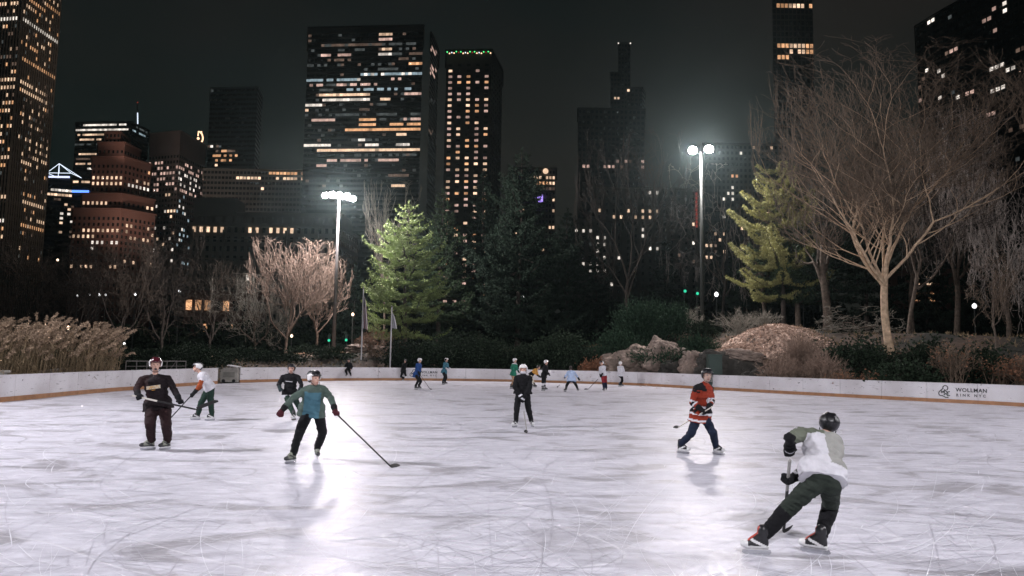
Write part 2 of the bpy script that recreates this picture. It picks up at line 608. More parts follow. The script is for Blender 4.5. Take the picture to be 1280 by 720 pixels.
    def bp(c):
        q = RHi @ (c - HD) / (s * hs)
        if q.length < 0.14 and q.y > 0.05:
            if abs(abs(q.x) - 0.030) < 0.013 and abs(q.z - 0.012) < 0.008: return 2
            if abs(q.x) < (0.02 if mouth else 0.024) and abs(q.z + (0.068 if mouth else 0.062)) < (0.016 if mouth else 0.006): return 2 if mouth else 1
        if (c - PE).dot(up) < 0.34 * s and all(min(seg_t(c, SH[i], EL[i])[1], seg_t(c, EL[i], WR[i])[1], (c - WR[i]).length - .06) > 0.07 for i in (0, 1)): return 3
        return 0
    paint(me, bp, [M['skin'], M['lip'], M['eye_dark'], M[legs if isinstance(legs, str) else legs[0]]])
    mesh_obj('body', me, root)
    # ---- trousers
    mb = MB()
    for t, rx, ry in ((-0.04, .150, .120), (0.06, .142, .112)):
        mb.sphere(PE + spine * t, (rx * 1.06 * s * leg_bulk, ry * 1.06 * s * leg_bulk, 0.11 * s), 14, 9, Rt)
    for i in (0, 1):
        mb.capsule(HP[i], 0.104 * s * leg_bulk, KN[i], 0.080 * s * leg_bulk)
        end = KN[i] + (AN[i] - KN[i]) * (0.97 if not pads else 0.9)
        mb.capsule(KN[i], 0.080 * s * leg_bulk, end, 0.062 * s * leg_bulk)
        if pads: mb.capsule(KN[i] + (AN[i] - KN[i]) * 0.05, 0.088 * s, KN[i] + (AN[i] - KN[i]) * 0.75, 0.070 * s)
    me = remeshed(mb, 'trousers', vox, 2, 0.013 if near else 0.006, seed=head[0])
    lm = [M[x] for x in ([legs] if isinstance(legs, str) else legs)]
    if legs_paint:
        paint(me, lambda c: legs_paint(c, HP, KN, AN), lm)
    else:
        for x in lm: me.materials.append(x)
    mesh_obj('trousers', me, root)
    # ---- shirt
    mb = MB()
    torso(mb, 0.016, 0, hem)
    collar(mb, 0.088)
    for i in (0, 1):
        mb.capsule(SH[i], 0.076 * s, EL[i], 0.064 * s)
        mb.capsule(EL[i], 0.064 * s, WR[i] - (WR[i] - EL[i]).normalized() * 0.03, 0.048 * s)
    if hood:
        mb.sphere(NK - fdir * 0.06 - up * 0.03, (0.155 * s, 0.10 * s, 0.085 * s), 14, 8, Rt)
        mb.capsule(NK + lat_s * 0.07 - fdir * .02, 0.04 * s, NK + fr * 0.09 - up * 0.09, 0.035 * s)
        mb.capsule(NK - lat_s * 0.07 - fdir * .02, 0.04 * s, NK + fr * 0.09 - up * 0.09, 0.035 * s)
    me = remeshed(mb, 'shirt', vox, 2, 0.015 if near else 0.008, seed=head[0] + 5)
    for v in me.vertices:      # the hem ends in one clean edge
        k_ = (v.co - PE).dot(up) + hem
        if k_ < 0 and (v.co - PE).length < 0.40: v.co -= up * k_
    tm = [M[x] for x in ([top] if isinstance(top, str) else top)]

    def spaint(c):
        # where on the shirt: ('torso', 0 hem..1 neck) or ('sleeve', 0 shoulder..2 wrist, arm index)
        tt, dt = seg_t(c, PE, NK)
        best = ('torso', (c - PE).dot(up) / spine.length, dt - 0.12 * s)
        for i in (0, 1):
            for j, (a, b) in enumerate(((SH[i], EL[i]), (EL[i], WR[i]))):
                t_, d_ = seg_t(c, a, b)
                if d_ < best[2] and not (j == 0 and t_ < 0.12): best = ('sleeve', j + t_, d_, i)
        q = c - PE
        return shirt_paint(best, q.dot(lat_s), q.dot(fr), (c - PE).dot(up) / spine.length)
    if shirt_paint: paint(me, spaint, tm)
    else:
        for x in tm: me.materials.append(x)
    mesh_obj('shirt', me, root)
    # ---- gloves
    for i in (0, 1):
        if gloves is None: break
        d = (WR[i] - EL[i]).normalized()
        if thumbs and thumbs[i]: d = (d + Vector(thumbs[i])).normalized()
        side = -lat * (-1, 1)[i] + fwd * 0.4
        dd, t_, n_ = hand_frame(d, side)
        if n_.dot(fwd) > 0 and False: n_ = -n_
        me = glove_mesh(WR[i], dd, t_, n_, 'glove', s, (0.0095 if (Y and Y < 10) else 0.012) if near else 0.022)
        gm = [M[x] for x in ([gloves] if isinstance(gloves, str) else gloves)]
        if glove_paint:
            w0 = WR[i]
            paint(me, lambda c: glove_paint((c - w0).dot(dd), (c - w0).dot(t_)), gm)
        else:
            for x in gm: me.materials.append(x)
        mesh_obj('glove', me, root)
    # ---- helmet or hair
    if helmet:
        mb = MB()
        nlon, nlat = 28, 16
        V, F, keep = [], [], {}
        c0 = HD + RH @ Vector((0, -0.012, 0.038)) * hs * s
        for j in range(nlat + 1):
            th = PI * 0.80 * j / nlat
            for i in range(nlon):
                a = 2 * PI * i / nlon
                x, y, z = math.sin(th) * math.sin(a), math.sin(th) * math.cos(a), math.cos(th)
                rx, ry, rz = 0.112, 0.136, 0.108
                if z < 0: rz = 0.125
                rr = 1.0
                # raised ridges along the crown and side vents, as on a two-piece hockey helmet
                if z > 0.2 and abs(abs(x) - 0.35) < 0.12: rr = 1.075
                if abs(z - 0.12) < 0.09: rr = 1.04
                if abs(abs(x) - 0.6) < 0.07 and z > .1: rr = 0.96
                if abs(y + 0.05) < 0.08 and z > 0: rr *= 0.95
                V.append(Vector((x * rx * rr, y * ry * rr, z * rz * rr)))
        def open_face(v):
            if v.y > 0.055 and v.z < 0.012: return True
            if v.y > 0.01 and v.z < -0.055: return True
            if v.z < -0.075 and v.y > -0.05: return True
            if v.z < -0.06 and abs(v.x) < 0.05: return v.y > -0.02
            return False
        for j in range(nlat):
            for i in range(nlon):
                i2 = (i + 1) % nlon
                f = (j * nlon + i, (j + 1) * nlon + i, (j + 1) * nlon + i2, j * nlon + i2)
                cc = sum((V[k] for k in f), Vector()) / 4
                if open_face(cc): continue
                F.append(f)
        me = bpy.data.meshes.new('helmet')
        me.from_pydata([tuple(v) for v in V], [], F)
        bm = bmesh.new()
        bm.from_mesh(me)
        bmesh.ops.remove_doubles(bm, verts=bm.verts, dist=0.001)
        bmesh.ops.delete(bm, geom=[v for v in bm.verts if not v.link_faces], context='VERTS')
        bmesh.ops.recalc_face_normals(bm, faces=bm.faces)
        bmesh.ops.solidify(bm, geom=bm.faces[:], thickness=0.012)
        hm = helmet
        for f in bm.faces:
            c = f.calc_center_median()
            f.smooth = True
            f.material_index = helmet_paint(c) if helmet_paint else (1 if (abs(c.x) > 0.075 and c.z < 0.06 and c.y < 0.07) else 0)
        bm.transform((Matrix.Translation(c0) @ (RH * s * hs).to_4x4()))
        bm.to_mesh(me)
        bm.free()
        ho = mesh_obj('helmet', me, root, [M[x] for x in hm])
        if cage or visor:
            mb = MB()
            if cage:
                for zz in (0.025, 0.0, -0.025, -0.05, -0.075, -0.1):
                    mb.tube([HD + RH @ Vector((0.082 * math.sin(a), 0.035 + 0.095 * math.cos(a), zz)) * hs * s for a in np.linspace(-1.35, 1.35, 9)], 0.0028 * s, 5)
                for xx in (-1.1, -0.55, 0, 0.55, 1.1):
                    mb.tube([HD + RH @ Vector((0.082 * math.sin(xx) * k, 0.035 + 0.095 * math.cos(xx) * k, zz)) * hs * s for zz, k in ((0.03, 1), (-0.05, 1.02), (-0.105, .93))], 0.0028 * s, 5)
                mb.build('face_cage', M['helmet_black'] if cage is True else M[cage], ho)
        # chin strap
        mb = MB()
        mb.tube([HD + RH @ Vector((0.088 * math.sin(a), 0.02 + 0.05 * max(0, math.cos(a)), -0.045 - 0.075 * max(0, math.cos(a)))) * hs * s for a in np.linspace(-1.5, 1.5, 11)], 0.006 * s, 6)
        mb.build('chin_strap', M['helmet_black'], ho)
    if hair:
        mb = MB()
        mb.sphere(HD + RH @ Vector((0, -0.022, 0.042)) * hs * s, (0.088 * s * hs, 0.1 * s * hs, 0.088 * s * hs), 16, 10, RH)
        mb.sphere(HD + RH @ Vector((0, -0.05, -0.01)) * hs * s, (0.08 * s * hs, 0.07 * s * hs, 0.08 * s * hs), 14, 9, RH)
        me = remeshed(mb, 'hair', 0.014, 1, 0.006, 3)
        mesh_obj('hair', me, root, M['hair_dark'])
    if mask:
        mb = MB()
        mb.sphere(HD + RH @ Vector((0, 0.035, -0.06)) * hs * s, (0.062 * s * hs, 0.066 * s * hs, 0.05 * s * hs), 14, 9, RH)
        mb.build('face_mask', M[mask], root, True)
    # ---- skates
    for i, g in enumerate((gA, gB)):
        R = FR[i]
        L = lambda x, y, z: g + R @ Vector((x, y, z)) * s
        mb = MB()
        bm_ = [M[x] for x in ([boots] if isinstance(boots, str) else boots)]
        mb.capsule(L(0, -0.075, 0.125), 0.044 * s, L(0, 0.02, 0.118), 0.047 * s)
        mb.capsule(L(0, 0.02, 0.118), 0.047 * s, L(0, 0.135, 0.108), 0.040 * s)
        mb.capsule(L(0, -0.065, 0.13), 0.050 * s, L(0, -0.058, 0.255), 0.060 * s)
        mb.capsule(L(0, -0.02, 0.19), 0.044 * s, L(0, 0.05, 0.14), 0.044 * s)
        mb.box(L(0, 0.0, 0.082), (0.075 * s, 0.24 * s, 0.018 * s), R)
        me = remeshed(mb, 'skate', (0.011 if (Y and Y < 10) else 0.015) if near else 0.025, 1)
        Ri = R.transposed()
        def kp(c):
            q = Ri @ (c - g) / s
            if len(bm_) == 1: return 0
            if q.y > 0.10 or q.z < 0.10: return 1
            if q.y > -0.02 and abs(q.x) < 0.024 and len(bm_) > 2: return 2
            if abs(q.x) > 0.03 and abs(q.z - 0.13 - 0.5 * q.y) < 0.016: return 1
            return 0
        paint(me, kp, bm_)
        sk = mesh_obj('skate', me, root)
        mb = MB()
        mb.box(L(0, 0.0, 0.0555), (0.013 * s, 0.225 * s, 0.014 * s), R, 0)
        mb.box(L(0, 0.085, 0.068), (0.03 * s, 0.07 * s, 0.02 * s), R, 0)
        mb.box(L(0, -0.085, 0.068), (0.03 * s, 0.05 * s, 0.02 * s), R, 0)
        n = 12
        pr = [(-0.135, .050), (-0.145, .02), (-0.12, .002), (-0.06, 0), (0.06, 0), (0.13, .004), (0.155, .022), (0.15, .050)]
        vs = [L(sx * 0.004, y, z) for sx in (-1, 1) for y, z in pr]
        k = len(pr)
        mb.add(vs, [tuple(range(k)), tuple(range(2 * k - 1, k - 1, -1))] + [(j, j + k, (j + 1) % k + k, (j + 1) % k) for j in range(k)], 1)
        mb.build('blade_runner', [M['boot_white'], M['steel']], sk)
    return dict(root=root, W=WR, E=EL, S=SH, PE=PE, NK=NK, up=up, lat=lat_s, fr=fr, Y=Y, HD=HD)


def stick(label, butt, heel, toe, group='hockey sticks carried by the skaters', shaft='stick_black', blade='stick_black', grip=None, s=1.0, lift=0.0):
    """shaft from butt to heel, curved flat blade from heel to toe"""
    butt, heel, toe = Vector(butt), Vector(heel), Vector(toe)
    root = empty('hockey_stick', (heel.x, heel.y, max(0, heel.z)))
    tag(root, label, 'hockey stick', group)
    d = (butt - heel).normalized()
    mb = MB()
    bd = (toe - heel)
    sd = d.cross(bd).normalized()
    w = d.cross(sd)
    R = Matrix((sd, w, d)).transposed()
    L = (butt - heel).length
    g = 0.0
    k = (0.019 if s < 1.01 else 0.019 * s)
    f1 = 0.62 if grip else 1.0
    mb.box(heel + d * (0.05 + (L * f1 - .05) / 2), (k, k * 1.5, L * f1 - 0.05), R, 0)
    mb.build('shaft', M[shaft], root)
    mb = MB()
    if grip:
        mb.box(heel + d * (L * (f1 + 1) / 2), (k, k * 1.5, L * (1 - f1)), R, 0)
        mb.build('upper_shaft', M[grip], root)
    mb = MB()
    n = 9
    vs = []
    bl = bd.length
    bn = bd.normalized()
    upb = (d - bn * d.dot(bn)).normalized()
    for sx in (-1, 1):
        for i in range(n):
            t = i / (n - 1)
            h = 0.065 + 0.012 * math.sin(t * PI) - (0.03 if i == n - 1 else 0)
            c = heel + bn * (bl * t) + sd * (0.03 * t * t)
            th = 0.006
            vs.append(c + sd * (sx * th))
            vs.append(c + sd * (sx * th) + upb * h)
    fs = []
    for i in range(n - 1):
        a, b, c_, d_ = 2 * i, 2 * i + 1, 2 * i + 3, 2 * i + 2
        fs.append((a, b, c_, d_))
        o = 2 * n
        fs.append((a + o, d_ + o, c_ + o, b + o))
        fs.append((b, b + o, c_ + o, c_))
        fs.append((a, d_, d_ + o, a + o))
    fs.append((0, 2 * n, 2 * n + 1, 1))
    fs.append((2 * n - 2, 2 * n - 1, 4 * n - 1, 4 * n - 2))
    mb.add(vs, fs)
    mb.tube([heel + d * 0.10, heel + d * 0.03, heel + bn * 0.04 + upb * 0.03], [k * .75, k * .8, k * .6], 6)
    mb.build('blade', M[blade], root)
    return root


def stick_via(label, hand, heel_px, blade_px, length=1.45, **kw):
    h = G(*heel_px)
    h.z = 0.012
    t = G(*blade_px)
    t.z = 0.012
    tt = h + (t - h).normalized() * 0.28
    d = (Vector(hand) - h).normalized()
    return stick(label, h + d * length, h, tt, **kw)


def hand_pt(p, i):
    d = (p['W'][i] - p['E'][i]).normalized()
    return p['W'][i] + d * 0.07


# --- 1 man in the dark hoodie
def hood_paint(b, x, y, h):
    return 1 if (x < -0.10 and h > 0.2) else 0
p1 = person('person in dark hoodie with gold chest print, holding a stick across the waist', ((185, 562.5), (206.5, 562.5)), (194.5, 456.5), (197.5, 507),
            yaw=8, neck=(194, 471), joints=dict(sA=(178, 475), sB=(209.5, 474), eA=(170.5, 486), wA=(172.5, 493.5), eB=(218.5, 488), wB=(224, 499.5), hA=(190, 509), hB=(205.5, 509),
            kA=(187.5, 530), kB=(208, 530)), arm_sign=(-1, -1), fore_sign=(-1, -1), top=['cloth_maroon_black', 'cloth_brown_maroon'], legs='cloth_brown_maroon', shirt_paint=hood_paint,
            helmet=('helmet_maroon', 'helmet_white'), gloves='cloth_black', boots=['boot_grey', 'boot_black'], toe=(-50, -20), face=28, near=True, hood=True, mouth=True, bulk=1.26, leg_bulk=1.25, report='hoodie', scale=1.02)
# chest print: band of worn gold block letters, not legible in the photo
mb = MB()
Rc = Matrix((p1['lat'], p1['fr'], p1['up'])).transposed()
base = p1['PE'] + (p1['NK'] - p1['PE']) * 0.64 + p1['fr'] * 0.150 + p1['lat'] * 0.0
mb.box(base, (0.255, 0.10, 0.068), Rc, 1)
for k in range(7):
    x = -0.108 + k * 0.036
    for q in range(3):
        rr = random.Random(k * 5 + q)
        mb.box(base + Rc @ Vector((x + rr.uniform(-.008, .008), 0.050, -0.02 + q * 0.02)), (rr.choice((0.008, 0.022, 0.026)), 0.006, rr.choice((.008, .016))), Rc, 0)
mb.box(base + Rc @ Vector((0, 0.0, -0.055)), (0.06, 0.10, 0.012), Rc, 0)
mb.build('chest_print', [M['cloth_gold'], M['cloth_cream']], p1['root'])
a = hand_pt(p1, 0)
b = hand_pt(p1, 1)
dd = (b - a).normalized()
st = a - dd * 0.12
he = P(247, 512.2, b.y + 0.0)
stick('hockey stick with white and black shaft held level across the dark hoodie', st, he, P(272.8, 503, b.y + 0.02), shaft='stick_black', grip='stick_white')

# --- 2 white jersey with rust sleeves
p2 = person('person in a white jersey with rust sleeves, bent forward over a stick', ((244.5, 525), (262.3, 525.8)), (246.5, 459.5), (262.5, 485),
            yaw=-60, neck=(251, 466.5), joints=dict(eA=(251, 483), wA=(241.5, 492), wB=(243, 491), kA=(251.5, 503), kB=(263.5, 505)), off=dict(head=-.12), face=-60, toe=(-55, -50),
            top=['cloth_white', 'cloth_rust', 'cloth_black'], shirt_paint=lambda b, x, y, h: (1 if b[0] == 'sleeve' and b[1] > 0.55 else 0) if b[0] == 'sleeve' and b[1] < 1.7 else (2 if b[0] == 'sleeve' else 0),
            legs='cloth_forest', helmet=('helmet_black', 'helmet_white'), gloves='cloth_black', boots=['boot_black', 'boot_white'], near=True, report='white_rust', hem=0.05)
stick_via('thin hockey stick of the skater in white jersey and rust sleeves', hand_pt(p2, 0), (211, 525.5), (205, 525.9), length=1.5)

# --- 3 black shirt
p3 = person('person in a black shirt with white chest lettering, behind the teal shirted skater', ((367.5, 525.3), (377, 520.5)), (364.3, 461), (362.5, 493),
            yaw=5, neck=(363, 468.2), joints=dict(sA=(353.5, 471.5), sB=(373, 472), eA=(348.5, 480.5), wA=(349.8, 485.5), eB=(377, 481), wB=(374, 489), kA=(362.5, 508)), toe=(-10, 30), face=5,
            top=['cloth_black', 'cloth_white'], shirt_paint=lambda b, x, y, h: 1 if (b[0] == 'torso' and h < -0.02) else 0, legs='cloth_forest', helmet=('helmet_black', 'helmet_black'),
            gloves='cloth_charcoal', boots=['boot_black', 'boot_white'], near=True, report='black_shirt')
mb = MB()
Rc = Matrix((p3['lat'], p3['fr'], p3['up'])).transposed()
base = p3['PE'] + (p3['NK'] - p3['PE']) * 0.66 + p3['fr'] * 0.14
for k in range(9):
    mb.box(base + Rc @ Vector((-0.10 + k * 0.024, 0, 0.010 - k * 0.003)), (0.016, 0.10, 0.02), Rc)
mb.build('chest_print', M['cloth_white'], p3['root'])

# --- 4 teal shirt
def teal_paint(b, x, y, h):
    if b[0] == 'sleeve': return 1
    if h > 0.86: return 1
    return 1 if abs(x) > 0.15 else 0
p4 = person('person in a teal shirt with sage green sleeves, arms spread wide', ((363.5, 579.5), (396.5, 573.5)), (393, 473.5), (389.5, 513.5),
            yaw=10, neck=(392.5, 484), joints=dict(sA=(381, 488.5), sB=(404, 487), eA=(365, 498.5), wA=(352.5, 513), eB=(414.5, 499), wB=(419, 513), hA=(384, 518), hB=(398, 517), kA=(374, 541),
            kB=(403.5, 541)), arm_sign=(-1, -1), fore_sign=(-1, -1), off=dict(head=-.1), top=['cloth_teal', 'cloth_sage'], shirt_paint=teal_paint, legs='cloth_black',
            helmet=('helmet_black', 'helmet_white'), helmet_paint=lambda c: 1 if (abs(c.x) > .08 and c.z < .03 and c.y > -.06) or (abs(c.x - .03) < .02 and c.z > .09) else 0,
            gloves=['cloth_maroon', 'cloth_black'], glove_paint=lambda a, b: 1 if a < 0.0 else 0, boots=['boot_grey', 'boot_black'], toe=(-28, 22), face=55, near=True, report='teal', scale=0.98)
a = hand_pt(p4, 1)
heel = G(490, 585.5)
heel.z = 0.012
toe_ = G(502, 581.8)
toe_.z = 0.012
stick('long black hockey stick reaching down to the ice from the teal shirt', a + (a - heel).normalized() * 0.1, heel, toe_)

# --- 5 centre, all black
p5 = person('person all in black with white helmet, standing in mid rink, stick upright between the feet', ((643.5, 534.3), (665.3, 533.8)), (654, 462.3), (653.5, 488.5),
            yaw=-5, neck=(654, 469.5), joints=dict(sA=(645.5, 473), sB=(662.3, 473), eA=(643, 483), wA=(649.5, 493.5), eB=(662.5, 484), wB=(654.5, 498), kA=(646, 510), kB=(660.5, 510)),
            toe=(-30, 15), face=-5, helmet=('helmet_white', 'helmet_white'), top=['cloth_black'], legs='cloth_black', gloves=['cloth_black', 'cloth_white'], glove_paint=lambda a, b: 1 if 0.0 < a < 0.05 else 0,
            boots=['boot_black', 'boot_white'], near=True, report='center', mask='cloth_white')
stick_via('dark hockey stick planted upright before the skater all in black', hand_pt(p5, 1), (658.8, 542.3), (655.5, 540.5), length=1.2, shaft='stick_grey')

# --- 6 red striped jersey
def red_paint(b, x, y, h):
    if b[0] == 'sleeve':
        t = b[1]
        if b[1] < 0.25: return 2
        for lo, hi, m_ in ((0.85, 1.0, 1), (1.0, 1.22, 2), (1.22, 1.36, 1), (1.5, 1.7, 2)):
            if lo < t < hi: return m_
        return 0
    for lo, hi, m_ in ((0.27, 0.33, 1), (0.12, 0.27, 2), (0.06, 0.12, 1), (-0.14, -0.08, 1)):
        if lo < h < hi: return m_
    if h > 0.80 and abs(x) > 0.10: return 2
    return 0
p6 = person('person in a red jersey with black and white stripes and navy trousers', ((853.5, 567), (898, 568.5)), (884, 469.8), (875.5, 520),
            yaw=35, neck=(881.5, 479.5), joints=dict(sA=(870.5, 486), sB=(887.5, 486), eA=(865, 503), wA=(877, 512), eB=(890, 501), wB=(885.5, 510), kA=(864.5, 541), kB=(891.5, 541)),
            off=dict(head=-.08), arm_sign=(-1, -1), fore_sign=(-1, -1), top=['cloth_orange_red', 'cloth_white', 'cloth_black'], shirt_paint=red_paint, legs='cloth_navy',
            helmet=('helmet_black', 'helmet_black'), gloves='cloth_black', boots=['boot_black', 'boot_white'], toe=(55, 45), face=8, near=True, cage='stick_grey', report='red', hem=0.12, bulk=1.3)
mb = MB()
Rc = Matrix((p6['lat'], p6['fr'], p6['up'])).transposed()
base = p6['PE'] + (p6['NK'] - p6['PE']) * 0.52 + p6['fr'] * 0.15
for dx in (-0.045, 0.045):
    mb.box(base + Rc @ Vector((dx, 0, 0)), (0.028, 0.11, 0.14), Rc)
    mb.box(base + Rc @ Vector((dx + .015, 0, 0.06)), (0.04, 0.112, 0.02), Rc)
mb.build('chest_print', M['cloth_white'], p6['root'])
h6 = hand_pt(p6, 0)
heel = P(846, 535.2, p6['Y'] + 0.35)
stick('pale hockey stick with dark blade trailing behind the red striped jersey', h6 + (h6 - heel).normalized() * 0.25, heel, P(842.5, 535.6, p6['Y'] + 0.55), shaft='stick_white', blade='stick_black')

# --- 7 crouching skater seen from behind, nearest
def back_paint(b, x, y, h):
    if b[0] == 'sleeve': return 3 if b[1] > 0.98 else (1 if b[3] == 1 else 2)
    if h > 0.86: return 1 if x > 0.0 else 2
    if h < 0.12: return 0
    return 0 if x > -0.03 + 0.1 * (h - .5) else 2
pants7 = lambda c, HP, KN, AN: 1 if min(seg_t(c, KN[0], AN[0])[1], seg_t(c, KN[1], AN[1])[1]) < min(seg_t(c, HP[0], KN[0])[1], seg_t(c, HP[1], KN[1])[1]) and min((c - KN[0]).length, (c - KN[1]).length) > 0.02 else 0
p7 = person('nearest person, seen from behind in white and grey shirt, crouching into a turn', ((1020, 692), (946.5, 693)), (1036, 531.5), (1028.5, 594),
            yaw=165, neck=(1029, 545), off=dict(head=.40, neck=.32),
            joints=dict(sA=(1045, 560), sB=(1003, 542), eA=(1018, 583), wA=(992, 597), eB=(987.5, 548), wB=(987, 563), kA=(1038.5, 632), kB=(982.5, 638), hA=(1038.5, 604), hB=(1018.5, 604)),
            arm_sign=(1, -1), fore_sign=(-1, 1), Y=7.75, top=['cloth_white', 'cloth_grey_green', 'cloth_grey_light', 'cloth_black'], shirt_paint=back_paint,
            legs=['cloth_olive', 'cloth_black'], legs_paint=pants7, pads=True, bulk=1.13, leg_bulk=1.03, hemw=.86, hs=.95, helmet=('helmet_black', 'helmet_black'), gloves=['cloth_black', 'cloth_white'],
            glove_paint=lambda a, b: 1 if -0.05 < a < -0.02 else 0, boots=['boot_black', 'boot_white', 'boot_red'], toe=(-120, -95), face=160, near=True, report='crouch', hem=0.07)
a = hand_pt(p7, 1)
b = hand_pt(p7, 0)
heel = G(979.5, 667)
heel.z = 0.012
d7 = (b - heel).normalized()
toe7 = G(990, 664.5)
toe7.z = 0.012
stick('black hockey stick held upright by the crouching skater seen from behind', b + d7 * 0.42, heel, toe7, shaft='stick_black', grip='stick_grey')

# ------------------------------------------------------------------ the small players at the far end
FG = 'players far across the rink'
def far(label, feet, head, pelvis, **kw):
    kw.setdefault('gloves', 'cloth_black')
    return person(label, feet, head, pelvis, report=label[:30], **kw)
q = far('person in a blue hooded top leaning over a stick, closest to the board logo', ((520, 486.8), (524.5, 486.2)), (524.8, 451), (520.5, 468.5), yaw=55, face=50, top='cloth_blue', legs='cloth_black',
        helmet=('helmet_white', 'helmet_white'), joints=dict(wA=(524, 468), wB=(525, 467)), toe=(60, 50), group=None, hem=0.16)
stick_via('hockey stick of the far skater in the blue top', hand_pt(q, 1), (538, 487.2), (540.5, 487))
q = far('person in a steel blue jacket standing upright alone near the far boards', ((553.8, 480.8), (557, 480.2)), (558.2, 450.3), (555, 465), yaw=50, face=60, top='cloth_steel_teal', legs='cloth_black',
        helmet=('helmet_white', 'helmet_black'), joints=dict(wA=(559, 461), wB=(562, 460.5)), gloves='cloth_white', toe=(50, 60))
q = far('person dressed in black leaning near the boards behind the blue skater', ((504, 475.6), (507.5, 475.4)), (506.5, 451.5), (504.5, 464), yaw=-40, face=-30, top='cloth_black', legs='cloth_black',
        helmet=('helmet_black', 'helmet_black'), joints=dict(wA=(501.5, 463), wB=(503, 464)), Y=61, toe=(-30, -20))
q = far('person in a green jersey and tan socks, turned away behind the skater all in black', ((639.3, 485.8), (641.6, 485)), (643.8, 451), (641.5, 468), yaw=130, face=60, top=['cloth_green', 'cloth_white'],
        shirt_paint=lambda b, x, y, h: 1 if h > 0.95 else 0, legs=['cloth_tan', 'cloth_black'], helmet=('helmet_white', 'helmet_white'), toe=(60, 70))
q = far('person bent low in a yellow top and cream breeches beside the white helmeted player', ((668.5, 484), (664.5, 483)), (673.5, 459.5), (663.5, 468.5), yaw=65, face=60, top=['cloth_gold', 'cloth_black'],
        shirt_paint=lambda b, x, y, h: 1 if (b[0] == 'torso' and h < .35) else 0, legs='cloth_cream', helmet=('helmet_black', 'helmet_black'), off=dict(head=0), toe=(60, 60), joints=dict(wA=(673, 470), wB=(675, 471)))
q = far('person in black with a white helmet and white striped socks at the far end', ((678.8, 488.6), (682, 487.6)), (682.9, 453.2), (680, 469), yaw=60, face=60, top='cloth_black',
        legs=['cloth_black', 'cloth_white'], legs_paint=lambda c, HP, KN, AN: 1 if 0.32 < c.z < 0.46 or 0.14 < c.z < 0.22 else 0, helmet=('helmet_white', 'helmet_white'), toe=(60, 55), joints=dict(wA=(685, 466), wB=(686, 468)), hem=.14)
q = far('person in a pale ice blue jersey standing with legs apart, seen from behind', ((722.3, 488.9), (706.3, 489.4)), (713.4, 460.3), (714.3, 474.5), yaw=178, face=175, top='cloth_ice_blue', legs='cloth_black',
        helmet=None, hair=True, joints=dict(wA=(724, 474), wB=(706, 472), kA=(720.5, 482), kB=(708.3, 482)), toe=(150, -150), off=dict(head=.25), hem=0.12, bulk=1.3)
stick_via('hockey stick lying low to the ice, left of the pale blue jersey', hand_pt(q, 1), (697, 484.5), (693.5, 482.8))
q = far('person in white top and red hockey breeches reaching a long stick to the left', ((754.8, 488.8), (757.8, 488.3)), (752.2, 454.3), (754.6, 468), yaw=-35, face=-40, top='cloth_white',
        legs=['cloth_red', 'cloth_navy'], legs_paint=lambda c, HP, KN, AN: 1 if c.z < 0.52 else 0, helmet=('helmet_black', 'helmet_white'), joints=dict(wA=(750.5, 469.5), wB=(751.5, 470.5)), toe=(-30, -10), bulk=1.2, leg_bulk=1.25)
stick_via('hockey stick of the far skater in red breeches', hand_pt(q, 0), (735, 487), (731, 486.8), length=1.6)
q = far('person in a plain white top and black trousers standing against the far boards', ((774.8, 483.3), (777.5, 483)), (775.6, 454.6), (775.5, 468.8), yaw=150, face=140, top='cloth_white', legs='cloth_black',
        helmet=('helmet_white', 'helmet_white'), joints=dict(wA=(779.5, 463.5), wB=(773, 468)), toe=(60, 60))
q = far('person in dark clothes sitting on top of the boards with legs hanging down', ((433.2, 470.6), (438.6, 471)), (435.8, 450.6), (436, 460.3), yaw=-5, face=0, top='cloth_black', legs='cloth_black',
        helmet=None, hair=True, Y=59.2, seated=True, gloves=None, toe=(-10, 20))
HAZE = 0.00016
# ================================================================== ICE, BOARDS, GROUND
def catmull(pts, n=8, closed=False):
    out = []
    N = len(pts)
    rng = range(N) if closed else range(N - 1)
    for i in rng:
        if closed: p = [pts[(i + k) % N] for k in (-1, 0, 1, 2)]
        else: p = [pts[max(0, i - 1)], pts[i], pts[i + 1], pts[min(N - 1, i + 2)]]
        for k in range(n):
            t = k / n
            out.append(0.5 * ((2 * p[1]) + (p[2] - p[0]) * t + (2 * p[0] - 5 * p[1] + 4 * p[2] - p[3]) * t * t + (3 * p[1] - p[0] - 3 * p[2] + p[3]) * t ** 3))
    if not closed: out.append(pts[-1])
    return out


main_px = [(300, 478.3), (370, 476.6), (450, 475.6), (540, 475.8), (640, 477.2), (780, 481.2), (860, 485.4), (1000, 493.4), (1140, 501), (1280, 508.5)]
main_w = [G(*p).xy for p in main_px] + [Vector(v) for v in ((29.0, 28), (30.5, 20), (30.5, 10), (28.5, 3))]
left_w = [Vector(v) for v in ((-18.2, 3), (-19.2, 12))] + [G(*p).xy for p in ((0, 502.8), (120, 491.2), (200, 485), (272, 479.8))]
main_c = catmull(main_w, 10)
left_c = catmull(left_w, 10)
rink = list(left_c) + list(main_c) + [Vector((24, -3.2)), Vector((12, -4.6)), Vector((0, -4.8)), Vector((-12, -3.4))]
RK = np.array([[v.x, v.y] for v in rink])
# keep the rink outline at moderate density for the distance field


